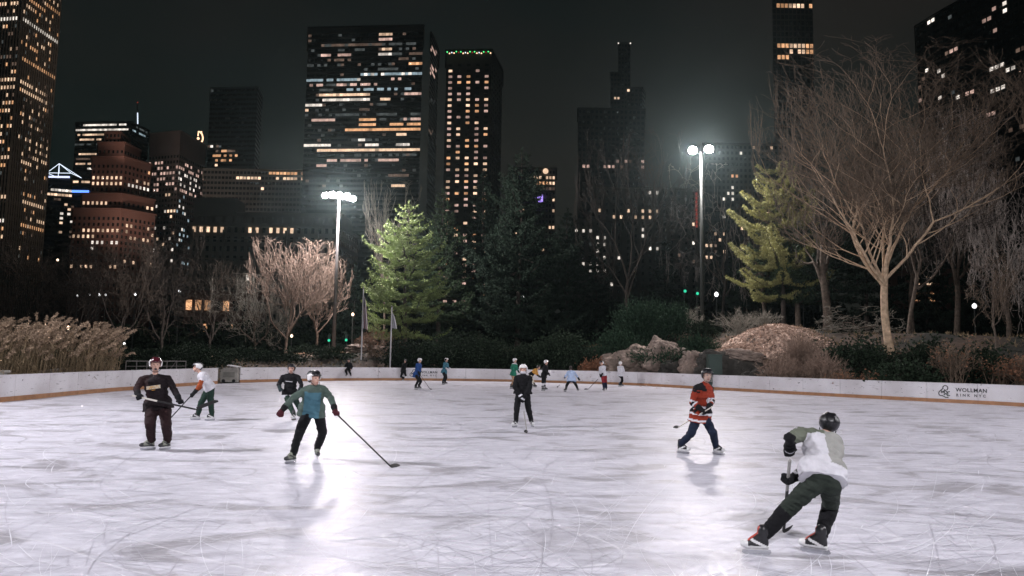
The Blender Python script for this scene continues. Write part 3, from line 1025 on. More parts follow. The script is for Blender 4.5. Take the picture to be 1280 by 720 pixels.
def rink_sd(X, Y):
    """signed distance to the rink outline, positive outside (numpy arrays)"""
    A = RK
    B = np.roll(RK, -1, 0)
    Pn = np.stack([X.ravel(), Y.ravel()], 1)
    best = np.full(len(Pn), 1e9)
    inside = np.zeros(len(Pn), bool)
    for a, b in zip(A, B):
        d = b - a
        L = max((d ** 2).sum(), 1e-9)
        t = np.clip(((Pn - a) @ d) / L, 0, 1)
        q = Pn - (a + t[:, None] * d)
        best = np.minimum(best, (q ** 2).sum(1))
        c = ((a[1] > Pn[:, 1]) != (b[1] > Pn[:, 1]))
        with np.errstate(divide='ignore', invalid='ignore'):
            xi = (b[0] - a[0]) * (Pn[:, 1] - a[1]) / (b[1] - a[1] + 1e-12) + a[0]
        inside ^= c & (Pn[:, 0] < xi)
    s = np.sqrt(best)
    s[inside] *= -1
    return s.reshape(X.shape)


def sm(x): 
    x = np.clip(x, 0, 1)
    return x * x * (3 - 2 * x)


HX = np.array([-1.2, -0.62, -0.50, -0.38, -0.28, -0.18, -0.05, 0.1, 0.22, 0.30, 0.45, 0.6, 1.2])
HH = np.array([0.3, 0.3, 0.4, 1.2, 2.0, 2.4, 2.6, 3.0, 4.4, 4.6, 4.4, 4.0, 3.5])


def ground_h(X, Y):
    X = np.asarray(X, float)
    Y = np.asarray(Y, float)
    sd = rink_sd(X, Y)
    az = X / np.maximum(Y, 4.0)
    hm = np.interp(az, HX, HH)
    front = sm((Y - 15) / 12)
    h = hm * sm((sd - 0.4) / 13.0) * front
    h += (1.75 + .2 * np.sin(X * .9 + 2.5) + .2 * np.sin(X * 2.3 + Y)) * np.exp(-(((X - 16.4) / 6.4) ** 4 + ((Y - 57) / 4.8) ** 2)) * sm((sd - 1.2) / 3.2)
    h += (0.18 * np.sin(X * 0.45 + 1.3) * np.cos(Y * 0.37) + 0.07 * np.sin(X * 1.7) * np.sin(Y * 1.4 + 2)) * sm((sd - 1) / 5)
    far = sm((Y - 120) / 120)
    h = h * (1 - far)
    h = np.where(sd < 0.35, -0.12, h - 0.03)
    return h


def gz(x, y): return float(ground_h(np.array([x]), np.array([y]))[0])


def axis(lo, hi, fine_lo, fine_hi, step):
    a = list(np.arange(fine_lo, fine_hi + 1e-6, step))
    s, x = step, fine_hi
    while x < hi:
        s *= 1.35
        x += s
        a.append(min(x, hi))
    s, x = step, fine_lo
    while x > lo:
        s *= 1.35
        x -= s
        a.insert(0, max(x, lo))
    return np.array(a)


gx = axis(-1600, 1600, -46, 52, 0.9)
gy = axis(-300, 1800, -14, 108, 0.9)
GX, GY = np.meshgrid(gx, gy)
GZ = ground_h(GX, GY)
nx, ny = len(gx), len(gy)
idx = np.arange(nx * ny).reshape(ny, nx)
F = np.stack([idx[:-1, :-1], idx[:-1, 1:], idx[1:, 1:], idx[1:, :-1]], -1).reshape(-1, 4)
me = np_mesh('ground', np.stack([GX, GY, GZ], -1).reshape(-1, 3), F, True)


def ground_h(X, Y):
    """height read back from the ground sheet itself (bilinear), so things stand exactly on it"""
    X, Y = np.asarray(X, float), np.asarray(Y, float)
    i = np.clip(np.searchsorted(gx, X) - 1, 0, nx - 2)
    j = np.clip(np.searchsorted(gy, Y) - 1, 0, ny - 2)
    u = np.clip((X - gx[i]) / (gx[i + 1] - gx[i]), 0, 1)
    v = np.clip((Y - gy[j]) / (gy[j + 1] - gy[j]), 0, 1)
    return (GZ[j, i] * (1 - u) + GZ[j, i + 1] * u) * (1 - v) + (GZ[j + 1, i] * (1 - u) + GZ[j + 1, i + 1] * u) * v

# ground: dark soil and grass with drifts of fallen leaves
m, t, b = nt('ground_mat')
g = nd(t, 'ShaderNodeNewGeometry')
n1 = nd(t, 'ShaderNodeTexNoise'); n1.inputs['Scale'].default_value = 0.25; n1.inputs['Detail'].default_value = 8
n2 = nd(t, 'ShaderNodeTexNoise'); n2.inputs['Scale'].default_value = 5.0; n2.inputs['Detail'].default_value = 6
link(t, g.outputs['Position'], n1.inputs['Vector']); link(t, g.outputs['Position'], n2.inputs['Vector'])
r1 = nd(t, 'ShaderNodeValToRGB')
r1.color_ramp.elements[0].position = 0.40; r1.color_ramp.elements[1].position = 0.56
r1.color_ramp.elements[0].color = (0.014, 0.015, 0.009, 1); r1.color_ramp.elements[1].color = (0.075, 0.048, 0.032, 1)
link(t, n1.outputs['Fac'], r1.inputs['Fac'])
mx = nd(t, 'ShaderNodeMixRGB', blend_type='MULTIPLY'); mx.inputs['Fac'].default_value = 0.7
r2 = nd(t, 'ShaderNodeValToRGB'); r2.color_ramp.elements[0].position = 0.35; r2.color_ramp.elements[1].position = 0.65
r2.color_ramp.elements[0].color = (0.35, 0.35, 0.35, 1); r2.color_ramp.elements[1].color = (1.3, 1.2, 1.1, 1)
link(t, n2.outputs['Fac'], r2.inputs['Fac'])
link(t, r1.outputs['Color'], mx.inputs['Color1']); link(t, r2.outputs['Color'], mx.inputs['Color2'])
link(t, mx.outputs['Color'], b.inputs['Base Color'])
b.inputs['Roughness'].default_value = 0.95
bp = nd(t, 'ShaderNodeBump'); bp.inputs['Strength'].default_value = 0.8; bp.inputs['Distance'].default_value = 0.08
link(t, n2.outputs['Fac'], bp.inputs['Height']); link(t, bp.outputs['Normal'], b.inputs['Normal'])
tag(mesh_obj('ground', me, None, m), 'dark park ground rising behind the rink', None, kind='structure')

# ice ---------------------------------------------------------------
bm = bmesh.new()
vs = [bm.verts.new((v.x, v.y, 0)) for v in rink]
bm.faces.new(vs)
bmesh.ops.triangulate(bm, faces=bm.faces[:])
bmesh.ops.recalc_face_normals(bm, faces=bm.faces)
me = bpy.data.meshes.new('ice')
bm.to_mesh(me); bm.free()
if me.polygons[0].normal.z < 0: me.flip_normals()
m, t, b = nt('ice_mat')
g = nd(t, 'ShaderNodeNewGeometry')


def lines(rot, scale, stretch, width, seed, mask_lo=0.45, detail=0.0):
    """thin curving skate cuts: the mid contour of a stretched noise field"""
    mp = nd(t, 'ShaderNodeMapping')
    mp.inputs['Rotation'].default_value = (0, 0, math.radians(rot))
    mp.inputs['Scale'].default_value = (scale, scale * stretch, 1)
    mp.inputs['Location'].default_value = (seed, seed * 1.7, 0)
    link(t, g.outputs['Position'], mp.inputs['Vector'])
    n = nd(t, 'ShaderNodeTexNoise', noise_dimensions='2D'); n.inputs['Scale'].default_value = 1.0; n.inputs['Detail'].default_value = detail
    link(t, mp.outputs['Vector'], n.inputs['Vector'])
    # many contours: fract(noise * k)
    mu = nd(t, 'ShaderNodeMath', operation='MULTIPLY'); mu.inputs[1].default_value = 9.0
    fr = nd(t, 'ShaderNodeMath', operation='FRACT')
    sb = nd(t, 'ShaderNodeMath', operation='SUBTRACT'); sb.inputs[1].default_value = 0.5
    ab = nd(t, 'ShaderNodeMath', operation='ABSOLUTE')
    mr = nd(t, 'ShaderNodeMapRange'); mr.inputs['From Min'].default_value = 0.0; mr.inputs['From Max'].default_value = width
    mr.inputs['To Min'].default_value = 1.0; mr.inputs['To Max'].default_value = 0.0
    link(t, n.outputs['Fac'], mu.inputs[0]); link(t, mu.outputs[0], fr.inputs[0]); link(t, fr.outputs[0], sb.inputs[0]); link(t, sb.outputs[0], ab.inputs[0])
    link(t, ab.outputs[0], mr.inputs['Value'])
    mk = nd(t, 'ShaderNodeTexNoise', noise_dimensions='2D'); mk.inputs['Scale'].default_value = 0.35; mk.inputs['Detail'].default_value = 3
    mp2 = nd(t, 'ShaderNodeMapping'); mp2.inputs['Location'].default_value = (seed * 3, -seed, 0)
    link(t, g.outputs['Position'], mp2.inputs['Vector']); link(t, mp2.outputs['Vector'], mk.inputs['Vector'])
    mm = nd(t, 'ShaderNodeMapRange'); mm.inputs['From Min'].default_value = mask_lo; mm.inputs['From Max'].default_value = mask_lo + 0.15
    link(t, mk.outputs['Fac'], mm.inputs['Value'])
    ml = nd(t, 'ShaderNodeMath', operation='MULTIPLY')
    link(t, mr.outputs[0], ml.inputs[0]); link(t, mm.outputs[0], ml.inputs[1])
    return ml.outputs[0]


def add_(a, b2, op='ADD'):
    n = nd(t, 'ShaderNodeMath', operation=op); n.use_clamp = True
    link(t, a, n.inputs[0])
    if isinstance(b2, float): n.inputs[1].default_value = b2
    else: link(t, b2, n.inputs[1])
    return n.outputs[0]


L1 = lines(20, 0.16, 1.7, 0.035, 3.1, 0.44)
L2 = lines(-38, 0.21, 1.5, 0.04, 11.7, 0.48)
L3 = lines(80, 0.13, 2.0, 0.022, 23.0, 0.46)
L4 = lines(5, 0.5, 1.6, 0.06, 37.0, 0.52)
allL = add_(add_(L1, L2), add_(L3, L4))
# worn, wet patches and shaved snow
sp = nd(t, 'ShaderNodeTexNoise', noise_dimensions='2D'); sp.inputs['Scale'].default_value = 1.0; sp.inputs['Detail'].default_value = 7; sp.inputs['Roughness'].default_value = 0.62; sp.inputs['Distortion'].default_value = 0.6
mp = nd(t, 'ShaderNodeMapping'); mp.inputs['Scale'].default_value = (0.55, 1.0, 1); mp.inputs['Rotation'].default_value = (0, 0, 0.12)
link(t, g.outputs['Position'], mp.inputs['Vector']); link(t, mp.outputs['Vector'], sp.inputs['Vector'])
wet = nd(t, 'ShaderNodeValToRGB'); wet.color_ramp.elements[0].position = 0.52; wet.color_ramp.elements[1].position = 0.64
link(t, sp.outputs['Fac'], wet.inputs['Fac'])
fine = nd(t, 'ShaderNodeTexNoise', noise_dimensions='2D'); fine.inputs['Scale'].default_value = 3.2; fine.inputs['Detail'].default_value = 9; fine.inputs['Roughness'].default_value = 0.7
mp = nd(t, 'ShaderNodeMapping'); mp.inputs['Scale'].default_value = (0.55, 1.5, 1)
link(t, g.outputs['Position'], mp.inputs['Vector']); link(t, mp.outputs['Vector'], fine.inputs['Vector'])
fr_ = nd(t, 'ShaderNodeValToRGB'); fr_.color_ramp.elements[0].position = 0.38; fr_.color_ramp.elements[1].position = 0.66
fr_.color_ramp.elements[0].color = (0.74, 0.74, 0.75, 1); fr_.color_ramp.elements[1].color = (1, 1, 1, 1)
link(t, fine.outputs['Fac'], fr_.inputs['Fac'])
c1 = nd(t, 'ShaderNodeMixRGB'); c1.inputs['Color1'].default_value = (0.74, 0.73, 0.80, 1); c1.inputs['Color2'].default_value = (0.40, 0.385, 0.41, 1)
fw = add_(wet.outputs['Color'], 0.8, 'MULTIPLY')
link(t, fw, c1.inputs['Fac'])
c2 = nd(t, 'ShaderNodeMixRGB', blend_type='MULTIPLY'); c2.inputs['Fac'].default_value = 1
link(t, c1.outputs['Color'], c2.inputs['Color1']); link(t, fr_.outputs['Color'], c2.inputs['Color2'])
c3 = nd(t, 'ShaderNodeMixRGB'); c3.inputs['Color2'].default_value = (0.85, 0.84, 0.88, 1)
link(t, add_(add_(L1, L3), 0.6, 'MULTIPLY'), c3.inputs['Fac']); link(t, c2.outputs['Color'], c3.inputs['Color1'])
c4 = nd(t, 'ShaderNodeMixRGB'); c4.inputs['Color2'].default_value = (0.33, 0.32, 0.35, 1)
link(t, add_(add_(L2, L4), 0.6, 'MULTIPLY'), c4.inputs['Fac']); link(t, c3.outputs['Color'], c4.inputs['Color1'])
link(t, c4.outputs['Color'], b.inputs['Base Color'])
rg = nd(t, 'ShaderNodeMapRange'); rg.inputs['To Min'].default_value = 0.50; rg.inputs['To Max'].default_value = 0.34
link(t, sp.outputs['Fac'], rg.inputs['Value']); rg.inputs['From Min'].default_value = 0.4; rg.inputs['From Max'].default_value = 0.65
link(t, rg.outputs[0], b.inputs['Roughness'])
b.inputs['IOR'].default_value = 1.31
b.inputs['Specular IOR Level'].default_value = 0.10
b.inputs['Coat Weight'].default_value = 0.055
b.inputs['Coat Roughness'].default_value = 0.11
b.inputs['Coat IOR'].default_value = 1.31
hsum = add_(add_(allL, -0.5, 'MULTIPLY') if False else allL, 0.35, 'MULTIPLY')
hh = add_(hsum, fine.outputs['Fac'])
bp = nd(t, 'ShaderNodeBump'); bp.inputs['Strength'].default_value = 0.5; bp.inputs['Distance'].default_value = 0.014
link(t, hh, bp.inputs['Height']); link(t, bp.outputs['Normal'], b.inputs['Normal']); link(t, bp.outputs['Normal'], b.inputs['Coat Normal'])
tag(mesh_obj('ice', me, None, m), 'white skated ice sheet with cuts and worn grey patches', None, kind='structure')


# skate cuts: thin ribbons of shaved snow and of clear dark ice lying on the sheet
rng = np.random.default_rng(12)
V, F_, MI = [], [], []
cnt = 0
N_ = 8500
for q in range(N_):
    Y = 3.0 + 52 * rng.random() ** 1.7
    X = rng.uniform(-.75, .75) * Y
    th = rng.normal(0, .9) if rng.random() < .6 else rng.uniform(0, PI)
    L = rng.uniform(.15, 1.2) if rng.random() < .8 else rng.uniform(1.5, 7)
    kap = rng.normal(0, .10) if rng.random() < .88 else rng.normal(0, .30)
    if abs(kap) * L > 1.3: kap = math.copysign(1.3 / L, kap)
    w = rng.uniform(.0015, .0045) * (1 + Y * .05)
    n = max(5, int(L / .3))
    s_ = np.linspace(0, L, n)
    a = th + kap * s_
    ds = L / (n - 1)
    xs = X + np.cumsum(np.cos(a)) * ds
    ys = Y + np.cumsum(np.sin(a)) * ds
    if (xs.min() < -18.2) or (xs.max() > 24) or ys.min() < 1.5: continue
    ww = w * np.sin(np.linspace(.12, PI - .12, n))
    nx_, ny_ = -np.sin(a), np.cos(a)
    z = .002 + .0000004 * q
    V.append(np.stack([np.concatenate([xs + nx_ * ww, xs - nx_ * ww]), np.concatenate([ys + ny_ * ww, ys - ny_ * ww]), np.full(2 * n, z)], 1))
    i = np.arange(n - 1)
    F_.append(np.stack([i, i + n, i + n + 1, i + 1], 1) + cnt)
    MI.append(np.full(n - 1, 0 if rng.random() < .5 else 1))
    cnt += 2 * n
V = np.concatenate(V); F_ = np.concatenate(F_); MI = np.concatenate(MI)
ins = rink_sd(V[:, 0], V[:, 1]) < -.25
keep = ins[F_].all(1)
me = np_mesh('skate_marks', V, F_[keep], False, MI[keep])
for p_ in me.polygons[:1]:
    if p_.normal.z < 0: me.flip_normals()
mat('snow_cut', (0.82, 0.82, 0.87), 0.8, var=0.05, scale=3)
mat('clear_cut', (0.50, 0.49, 0.55), 0.35, var=0.2, scale=3)
tag(mesh_obj('skate_marks', me, None, [M['snow_cut'], M['clear_cut']]), 'fine crossing skate cuts scored over the ice', kind='stuff')


# boards ---------------------------------------------------------------
def arc_sample(pts, step):
    d = [0]
    for a, b_ in zip(pts[:-1], pts[1:]): d.append(d[-1] + (b_ - a).length)
    n = max(2, int(round(d[-1] / step)))
    out = []
    j = 0
    for i in range(n + 1):
        s = d[-1] * i / n
        while j < len(d) - 2 and d[j + 1] < s: j += 1
        t_ = (s - d[j]) / max(d[j + 1] - d[j], 1e-9)
        out.append(pts[j].lerp(pts[j + 1], t_))
    return out


def wall_strip(mb, pts, z0, z1, th, inset, mi=0, gap=0.0):
    """solid strip along plan points; inset pushes it outwards from the rink"""
    L, R = [], []
    for i, p in enumerate(pts):
        a = pts[max(0, i - 1)]
        c = pts[min(len(pts) - 1, i + 1)]
        t_ = (c - a).normalized()
        n_ = Vector((-t_.y, t_.x))     # left of travel = outside for our direction
        L.append(p + n_ * inset)
        R.append(p + n_ * (inset + th))
    k = len(pts)
    vs = [(v.x, v.y, z0) for v in L] + [(v.x, v.y, z1) for v in L] + [(v.x, v.y, z1) for v in R] + [(v.x, v.y, z0) for v in R]
    fs = []
    for i in range(k - 1):
        for r in range(4):
            r2 = (r + 1) % 4
            fs.append((r * k + i, r * k + i + 1, r2 * k + i + 1, r2 * k + i))
    fs += [(0, k, 2 * k, 3 * k), (k - 1, 4 * k - 1, 3 * k - 1, 2 * k - 1)]
    mb.add(vs, fs, mi)


def board_run(label, curve, name='rink_boards', H=1.0):
    root = empty(name, (curve[0].x, curve[0].y, 0))
    tag(root, label, 'rink boards')
    pts = arc_sample(curve, 0.61)
    for i in range(0, len(pts) - 1, 4):
        seg = pts[i:i + 5]
        if len(seg) < 2: continue
        a, c = seg[0], seg[-1]
        seg = [s_.copy() for s_ in seg]
        seg[0] = seg[0].lerp(seg[1], 0.013)
        seg[-1] = seg[-1].lerp(seg[-2], 0.013)
        mb = MB(); wall_strip(mb, seg, 0.19, H, 0.07, 0.012)
        mb.build('board_panel', M['white_plastic'], root)
        mb = MB(); wall_strip(mb, seg, -0.01, 0.187, 0.08, 0.0)
        mb.build('kick_plate', M['kick_plate'], root)
    mb = MB()
    wall_strip(mb, pts, -0.05, H - 0.01, 0.04, 0.09, 0)
    mb.build('backing_frame', M['pole_dark'], root)
    mb = MB()
    wall_strip(mb, pts, H + 0.002, H + 0.035, 0.15, -0.01, 0)
    mb.build('cap_rail', M['white_plastic'], root)
    return root, pts


lb, lpts = board_run('white rink boards running straight along the left side below the reeds', left_c)
mbd, mpts = board_run('long curved white rink boards with printed logos below the wooded bank', main_c)


def text_mesh(body, size, depth=0.006, spacing=1.0):
    cu = bpy.data.curves.new('lettering', 'FONT')
    cu.body = body
    cu.size = size
    cu.extrude = depth / 2
    cu.space_character = spacing
    cu.offset = size * 0.026
    cu.resolution_u = 3
    o = bpy.data.objects.new('tmp', cu)
    COL.objects.link(o)
    dg = bpy.context.evaluated_depsgraph_get()
    me = bpy.data.meshes.new_from_object(o.evaluated_get(dg))
    bpy.data.objects.remove(o)
    return me


def board_logo(px, root, py, scale=1.0):
    g0 = G(px, py)
    # nearest point on the board curve and its tangent
    i = min(range(len(mpts)), key=lambda k: (mpts[k] - g0.xy).length)
    tn = (mpts[min(len(mpts) - 1, i + 1)] - mpts[max(0, i - 1)]).normalized()
    q = mpts[i]
    q = q + tn * tn.dot(g0.xy - q)
    # board runs left to right seen from the ice: inside normal points to the rink
    nin = Vector((tn.y, -tn.x))
    R = Matrix(((tn.x, 0, nin.x), (tn.y, 0, nin.y), (0, 1, 0)))
    cum = [0.0]
    for a_, b_ in zip(mpts[:-1], mpts[1:]): cum.append(cum[-1] + (b_ - a_).length)
    s_q = cum[i] + tn.dot(q - mpts[i])

    def place(me, x, z, name, m):
        # wrap the flat lettering round the curve of the board
        for v in me.vertices:
            s_ = s_q + x + v.co.x
            j = max(k for k in range(len(cum)) if cum[k] <= s_)
            t_ = (s_ - cum[j]) / (cum[j + 1] - cum[j])
            p_ = mpts[j].lerp(mpts[j + 1], t_)
            tt = (mpts[j + 1] - mpts[j]).normalized()
            nn = Vector((tt.y, -tt.x))
            p_ = p_ + nn * (v.co.z - 0.0085)
            v.co = Vector((p_.x, p_.y, z + v.co.y))
        return mesh_obj(name, me, root, m)
    t1 = text_mesh('WOLLMAN', 0.27 * scale, spacing=1.12)
    place(t1, 0.28 * scale, 0.60, 'lettering', M['black_print'])
    t2 = text_mesh('RINK NYC', 0.19 * scale, spacing=1.75)
    place(t2, 0.29 * scale, 0.36, 'lettering', M['black_print'])
    # round emblem: looped R over a W inside an open ring
    mb = MB()
    def stroke(pts, w, mi=0):
        for a, c in zip(pts[:-1], pts[1:]):
            a, c = Vector((*a, 0)), Vector((*c, 0))
            d = (c - a)
            if d.length < 1e-6: continue
            ang = math.atan2(d.y, d.x)
            mb.box((a + c) / 2, (d.length + w * 0.6, w, 0.012), Matrix.Rotation(ang, 3, 'Z'), mi)
    s = scale
    cir = lambda cx, cy, r, a0, a1, n=14: [(cx + r * math.cos(math.radians(a)), cy + r * math.sin(math.radians(a))) for a in np.linspace(a0, a1, n)]
    stroke(cir(0.04 * s, 0.17 * s, 0.12 * s, -60, 200), 0.045 * s)
    stroke([(-0.08 * s, 0.13 * s), (-0.25 * s, -0.02 * s), (-0.29 * s, -0.10 * s)], 0.045 * s)
    stroke(cir(-0.17 * s, -0.13 * s, 0.12 * s, 165, 290, 8), 0.045 * s)
    stroke([(-0.16 * s, 0.02 * s), (-0.14 * s, -0.10 * s), (-0.07 * s, 0.0), (-0.02 * s, -0.12 * s), (0.0, 0.08 * s)], 0.045 * s)
    stroke([(-0.13 * s, -0.24 * s), (0.04 * s, -0.33 * s), (0.16 * s, -0.33 * s)], 0.05 * s, 1)
    stroke([(0.02 * s, 0.05 * s), (0.12 * s, -0.06 * s), (0.16 * s, -0.16 * s)], 0.05 * s)
    stroke([(0.12 * s, -0.05 * s), (0.24 * s, -0.02 * s)], 0.05 * s)
    stroke([(-0.04 * s, -0.2 * s), (0.06 * s, -0.12 * s), (0.14 * s, -0.24 * s), (0.24 * s, -0.22 * s)], 0.05 * s, 1)
    me = mb.mesh('emblem')
    me.materials.append(M['black_print'])
    place(me, -0.25 * s, 0.60, 'emblem', M['green_print'])


board_logo(1181, mbd, 504)
board_logo(520, mbd, 475.6, 1.0)

# the board end and the low grey machine in the gap between the two runs
c = G(287, 478.2)
mac = empty('ice_machine_cabinet', (c.x, c.y, 0))
tag(mac, 'grey boxy machine parked in the gap between the two board runs', 'machine')
mb = MB(); mb.box((c.x, c.y + 0.6, 0.47), (1.15, 1.6, 0.85)); mb.box((c.x + 0.05, c.y + 0.6, 0.95), (0.95, 1.5, 0.1)); mb.build('housing', M['concrete'], mac)
mb = MB(); mb.box((c.x + 0.08, c.y + 0.5, 1.12), (0.7, 0.9, 0.05), Matrix.Rotation(0.15, 3, 'Y')); mb.tube([(c.x + 0.3, c.y + .5, 1.0), (c.x + 0.3, c.y + .5, 1.12)], .03); mb.tube([(c.x - 0.2, c.y + .5, 1.0), (c.x - 0.2, c.y + .5, 1.16)], .03)
mb.build('lid', M['white_plastic'], mac)
for sx in (-0.35, 0.35):
    mb = MB(); mb.lathe((c.x + sx, c.y - 0.21, 0.12), [(0.11, -0.03), (0.12, 0), (0.11, 0.03)], 14, axis=(0, 1, 0)); mb.build('wheel', M['boot_black'], mac)
mb = MB()
for k in range(5): mb.box((c.x, c.y - 0.206, 0.4 + k * 0.07), (0.8, 0.02, 0.025))
mb.build('louvre', M['pole_dark'], mac)

# metal barrier rail behind the left boards
ra, rb = P(157, 461, 46), P(232, 460, 50)
z0 = 0.25
br = empty('metal_barrier', (ra.x, ra.y, z0))
tag(br, 'thin metal railing with a leaning brace behind the left boards', 'railing')
d = (rb - ra); d.z = 0
N = 6
for k in range(N + 1):
    p = ra + d * (k / N)
    mb = MB(); mb.tube([(p.x, p.y, 0), (p.x, p.y, 1.45)], 0.03, 6); mb.build('post', M['pole_metal'], br)
for zz in (1.42, 1.1):
    mb = MB(); mb.tube([(ra.x, ra.y - .02, zz), (rb.x, rb.y - .02, zz)], 0.028 if zz > 1.3 else .018, 6); mb.build('rail', M['pole_metal'], br)
p = ra + d * 0.84
mb = MB(); mb.tube([(p.x, p.y - .05, 1.45), (p.x - 0.9, p.y - .1, 0.2)], 0.03, 6); mb.build('brace', M['pole_metal'], br)

# low planks and pipes lying behind the left boards
for k, (x0, y0, x1, y1, Y, lab) in enumerate(((62, 466, 80, 461, 36, 'short pale plank lying behind the left boards under the reeds'), (82, 465, 98, 463.5, 38, 'thin pale pipe lying behind the left boards, right of the plank'),
                                              (0, 464, 14, 465, 31, 'pale plank end poking out at the left edge behind the boards'))):
    a, c = P(x0, y0, Y), P(x1, y1, Y + .5)
    a.x -= 0.6
    mb = MB(); mb.tube([a, c], 0.07, 8); mb.box((a + c) / 2 + Vector((0, .1, -.08)), (0.5, .2, .1))
    tag(mb.build('plank', M['concrete']), lab, 'plank')

# dark green utility box by the rock
c = G(893, 470)
c = P(893, 466, 52.5)
ub = empty('utility_box', (c.x, c.y, 0.2))
tag(ub, 'dark green utility box against the rock behind the boards', 'utility box')
mb = MB(); mb.box((c.x, c.y, 1.35), (0.95, 0.6, 2.1)); mb.build('cabinet', M['green_metal'], ub)
mb = MB(); mb.box((c.x, c.y, 2.43), (1.03, 0.68, 0.06)); mb.build('lid', M['green_metal'], ub)
mb = MB(); mb.box((c.x, c.y - .31, 1.3), (0.85, 0.03, 1.8)); mb.build('door', M['green_metal'], ub)


# ================================================================== LAMP MASTS
mat('lamp_housing', (0.10, 0.10, 0.11), 0.5, metal=0.5, var=0.1)
emis('lamp_face', (1.0, 0.86, 0.88), 220, sample='NONE')
emis('globe_lit', (1.0, 0.72, 0.50), 3.0)
emis('globe_white', (0.95, 0.95, 0.95), 2.2)
emis('signal_green', (0.05, 1.0, 0.55), 0.8)
LIGHT_W = 28500


def flood(label, x, y, z, heads, aim, energy, cone=None, radius=0.30, color=(0.96, 0.94, 1.0), base=None, group='floodlight masts round the rink', mat_='pole_metal', hr=1.15):
    gzv = base if base is not None else max(gz(x, y), 0)
    root = empty('floodlight_mast', (x, y, gzv))
    tag(root, label, 'floodlight', group)
    mb = MB()
    H = z - gzv
    mb.tube([(x, y, gzv - 0.3), (x, y, gzv + H * .5), (x, y, z - 0.2)], [0.20, 0.16, 0.11], 14)
    mb.build('mast', M[mat_], root, True)
    mb = MB(); mb.lathe((x, y, gzv), [(0.36, -0.2), (0.36, 0.06), (0.22, 0.10)], 14); mb.build('base_plate', M['concrete'], root)
    w = max(abs(h[0]) for h in heads)
    ad = (Vector(aim) - Vector((x, y, z)))
    az = math.atan2(ad.y, ad.x)
    side = Vector((-math.sin(az), math.cos(az), 0))
    mb = MB(); mb.tube([Vector((x, y, z - 0.25)) - side * (w + .1), Vector((x, y, z - 0.25)) + side * (w + .1)], 0.05, 8); mb.build('crossarm', M[mat_], root)
    for hx, hz in heads:
        c = Vector((x, y, z + hz)) - side * hx
        d = (Vector(aim) - c).normalized()
        mb = MB()
        mb.lathe(c, [(a_ * hr, b_ * hr) for a_, b_ in ((0.10, -0.34), (0.16, -0.30), (0.20, -0.12), (0.30, 0.0), (0.31, 0.03))], 20, axis=d)
        hd = mb.build('lamp_head', M['lamp_housing'], root, True)
        mb = MB()
        mb.lathe(c + d * 0.035, [(0.285 * hr, 0.0), (0.27 * hr, 0.02), (0.1 * hr, 0.07)], 20, axis=d)
        mb.build('lamp_glass', M['lamp_face'], hd)
        L = bpy.data.lights.new('flood_lamp', 'SPOT' if cone else 'POINT')
        if cone: L.spot_size = math.radians(cone); L.spot_blend = 1.0
        L.energy = energy / len(heads)
        L.color = color
        L.shadow_soft_size = radius
        lo = bpy.data.objects.new('flood_lamp', L)
        COL.objects.link(lo)
        lo.location = c + d * (0.15 + radius) + Vector((0, 0, -0.05))
        if cone: lo.rotation_euler = d.to_track_quat('-Z', 'Y').to_euler()
    return root


fa = P(424, 245, 78)
flood('floodlight mast with a tight row of blazing lamps, beside the pink bare trees', fa.x, 78, fa.z, [(-1.5, -.1), (-0.8, 0.1), (0.0, 0.12), (0.8, 0.1), (1.5, -.1)], (-6, 55, 0), LIGHT_W * 0.78, mat_='pole_metal', color=(1, .93, .95))
fb = P(876, 187, 70)
flood('taller floodlight mast right of centre with two round lamps on the bank', fb.x, 70, fb.z, [(-0.76, 0.0), (0.76, 0.0)], (9, 46, 0), LIGHT_W * 0.9, cone=178, mat_='pole_dark', color=(1, .93, .93), hr=1.5)
flood('floodlight mast outside the left boards', -25, 14, 17, [(-0.7, 0), (0, 0), (0.7, 0)], (0, 24, 0), LIGHT_W * 1.0, cone=130)
flood('floodlight mast outside the right boards', 37, 12, 17, [(-0.7, 0), (0, 0), (0.7, 0)], (4, 26, 0), LIGHT_W * 1.0, cone=130)
flood('floodlight mast behind the near end of the rink', 4, -16, 17, [(-0.7, 0), (0, 0), (0.7, 0)], (2, 16, 0), LIGHT_W * 1.0, cone=110)


# small park lamps ---------------------------------------------------
def park_lamp(label, px, py, Y, mat_='globe_lit', r=0.2, group='small lamps glowing among the dark trees', h=None):
    c = P(px, py, Y)
    z0 = gz(c.x, c.y)
    z0 = min(z0, c.z - 1.0)
    root = empty('street_lamp', (c.x, c.y, z0))
    tag(root, label, 'street lamp', group)
    mb = MB(); mb.tube([(c.x, c.y, z0 - .2), (c.x, c.y, z0 + .6), (c.x, c.y, c.z - r)], [0.09, 0.06, 0.05], 8); mb.build('lamp_post', M['pole_dark'], root)
    mb = MB(); mb.sphere(c, (r, r, r * 1.15), 12, 8); mb.lathe(c + Vector((0, 0, r)), [(r * .4, 0), (r * .12, r * .3)], 10); mb.build('lamp_globe', M[mat_], root)
    return root


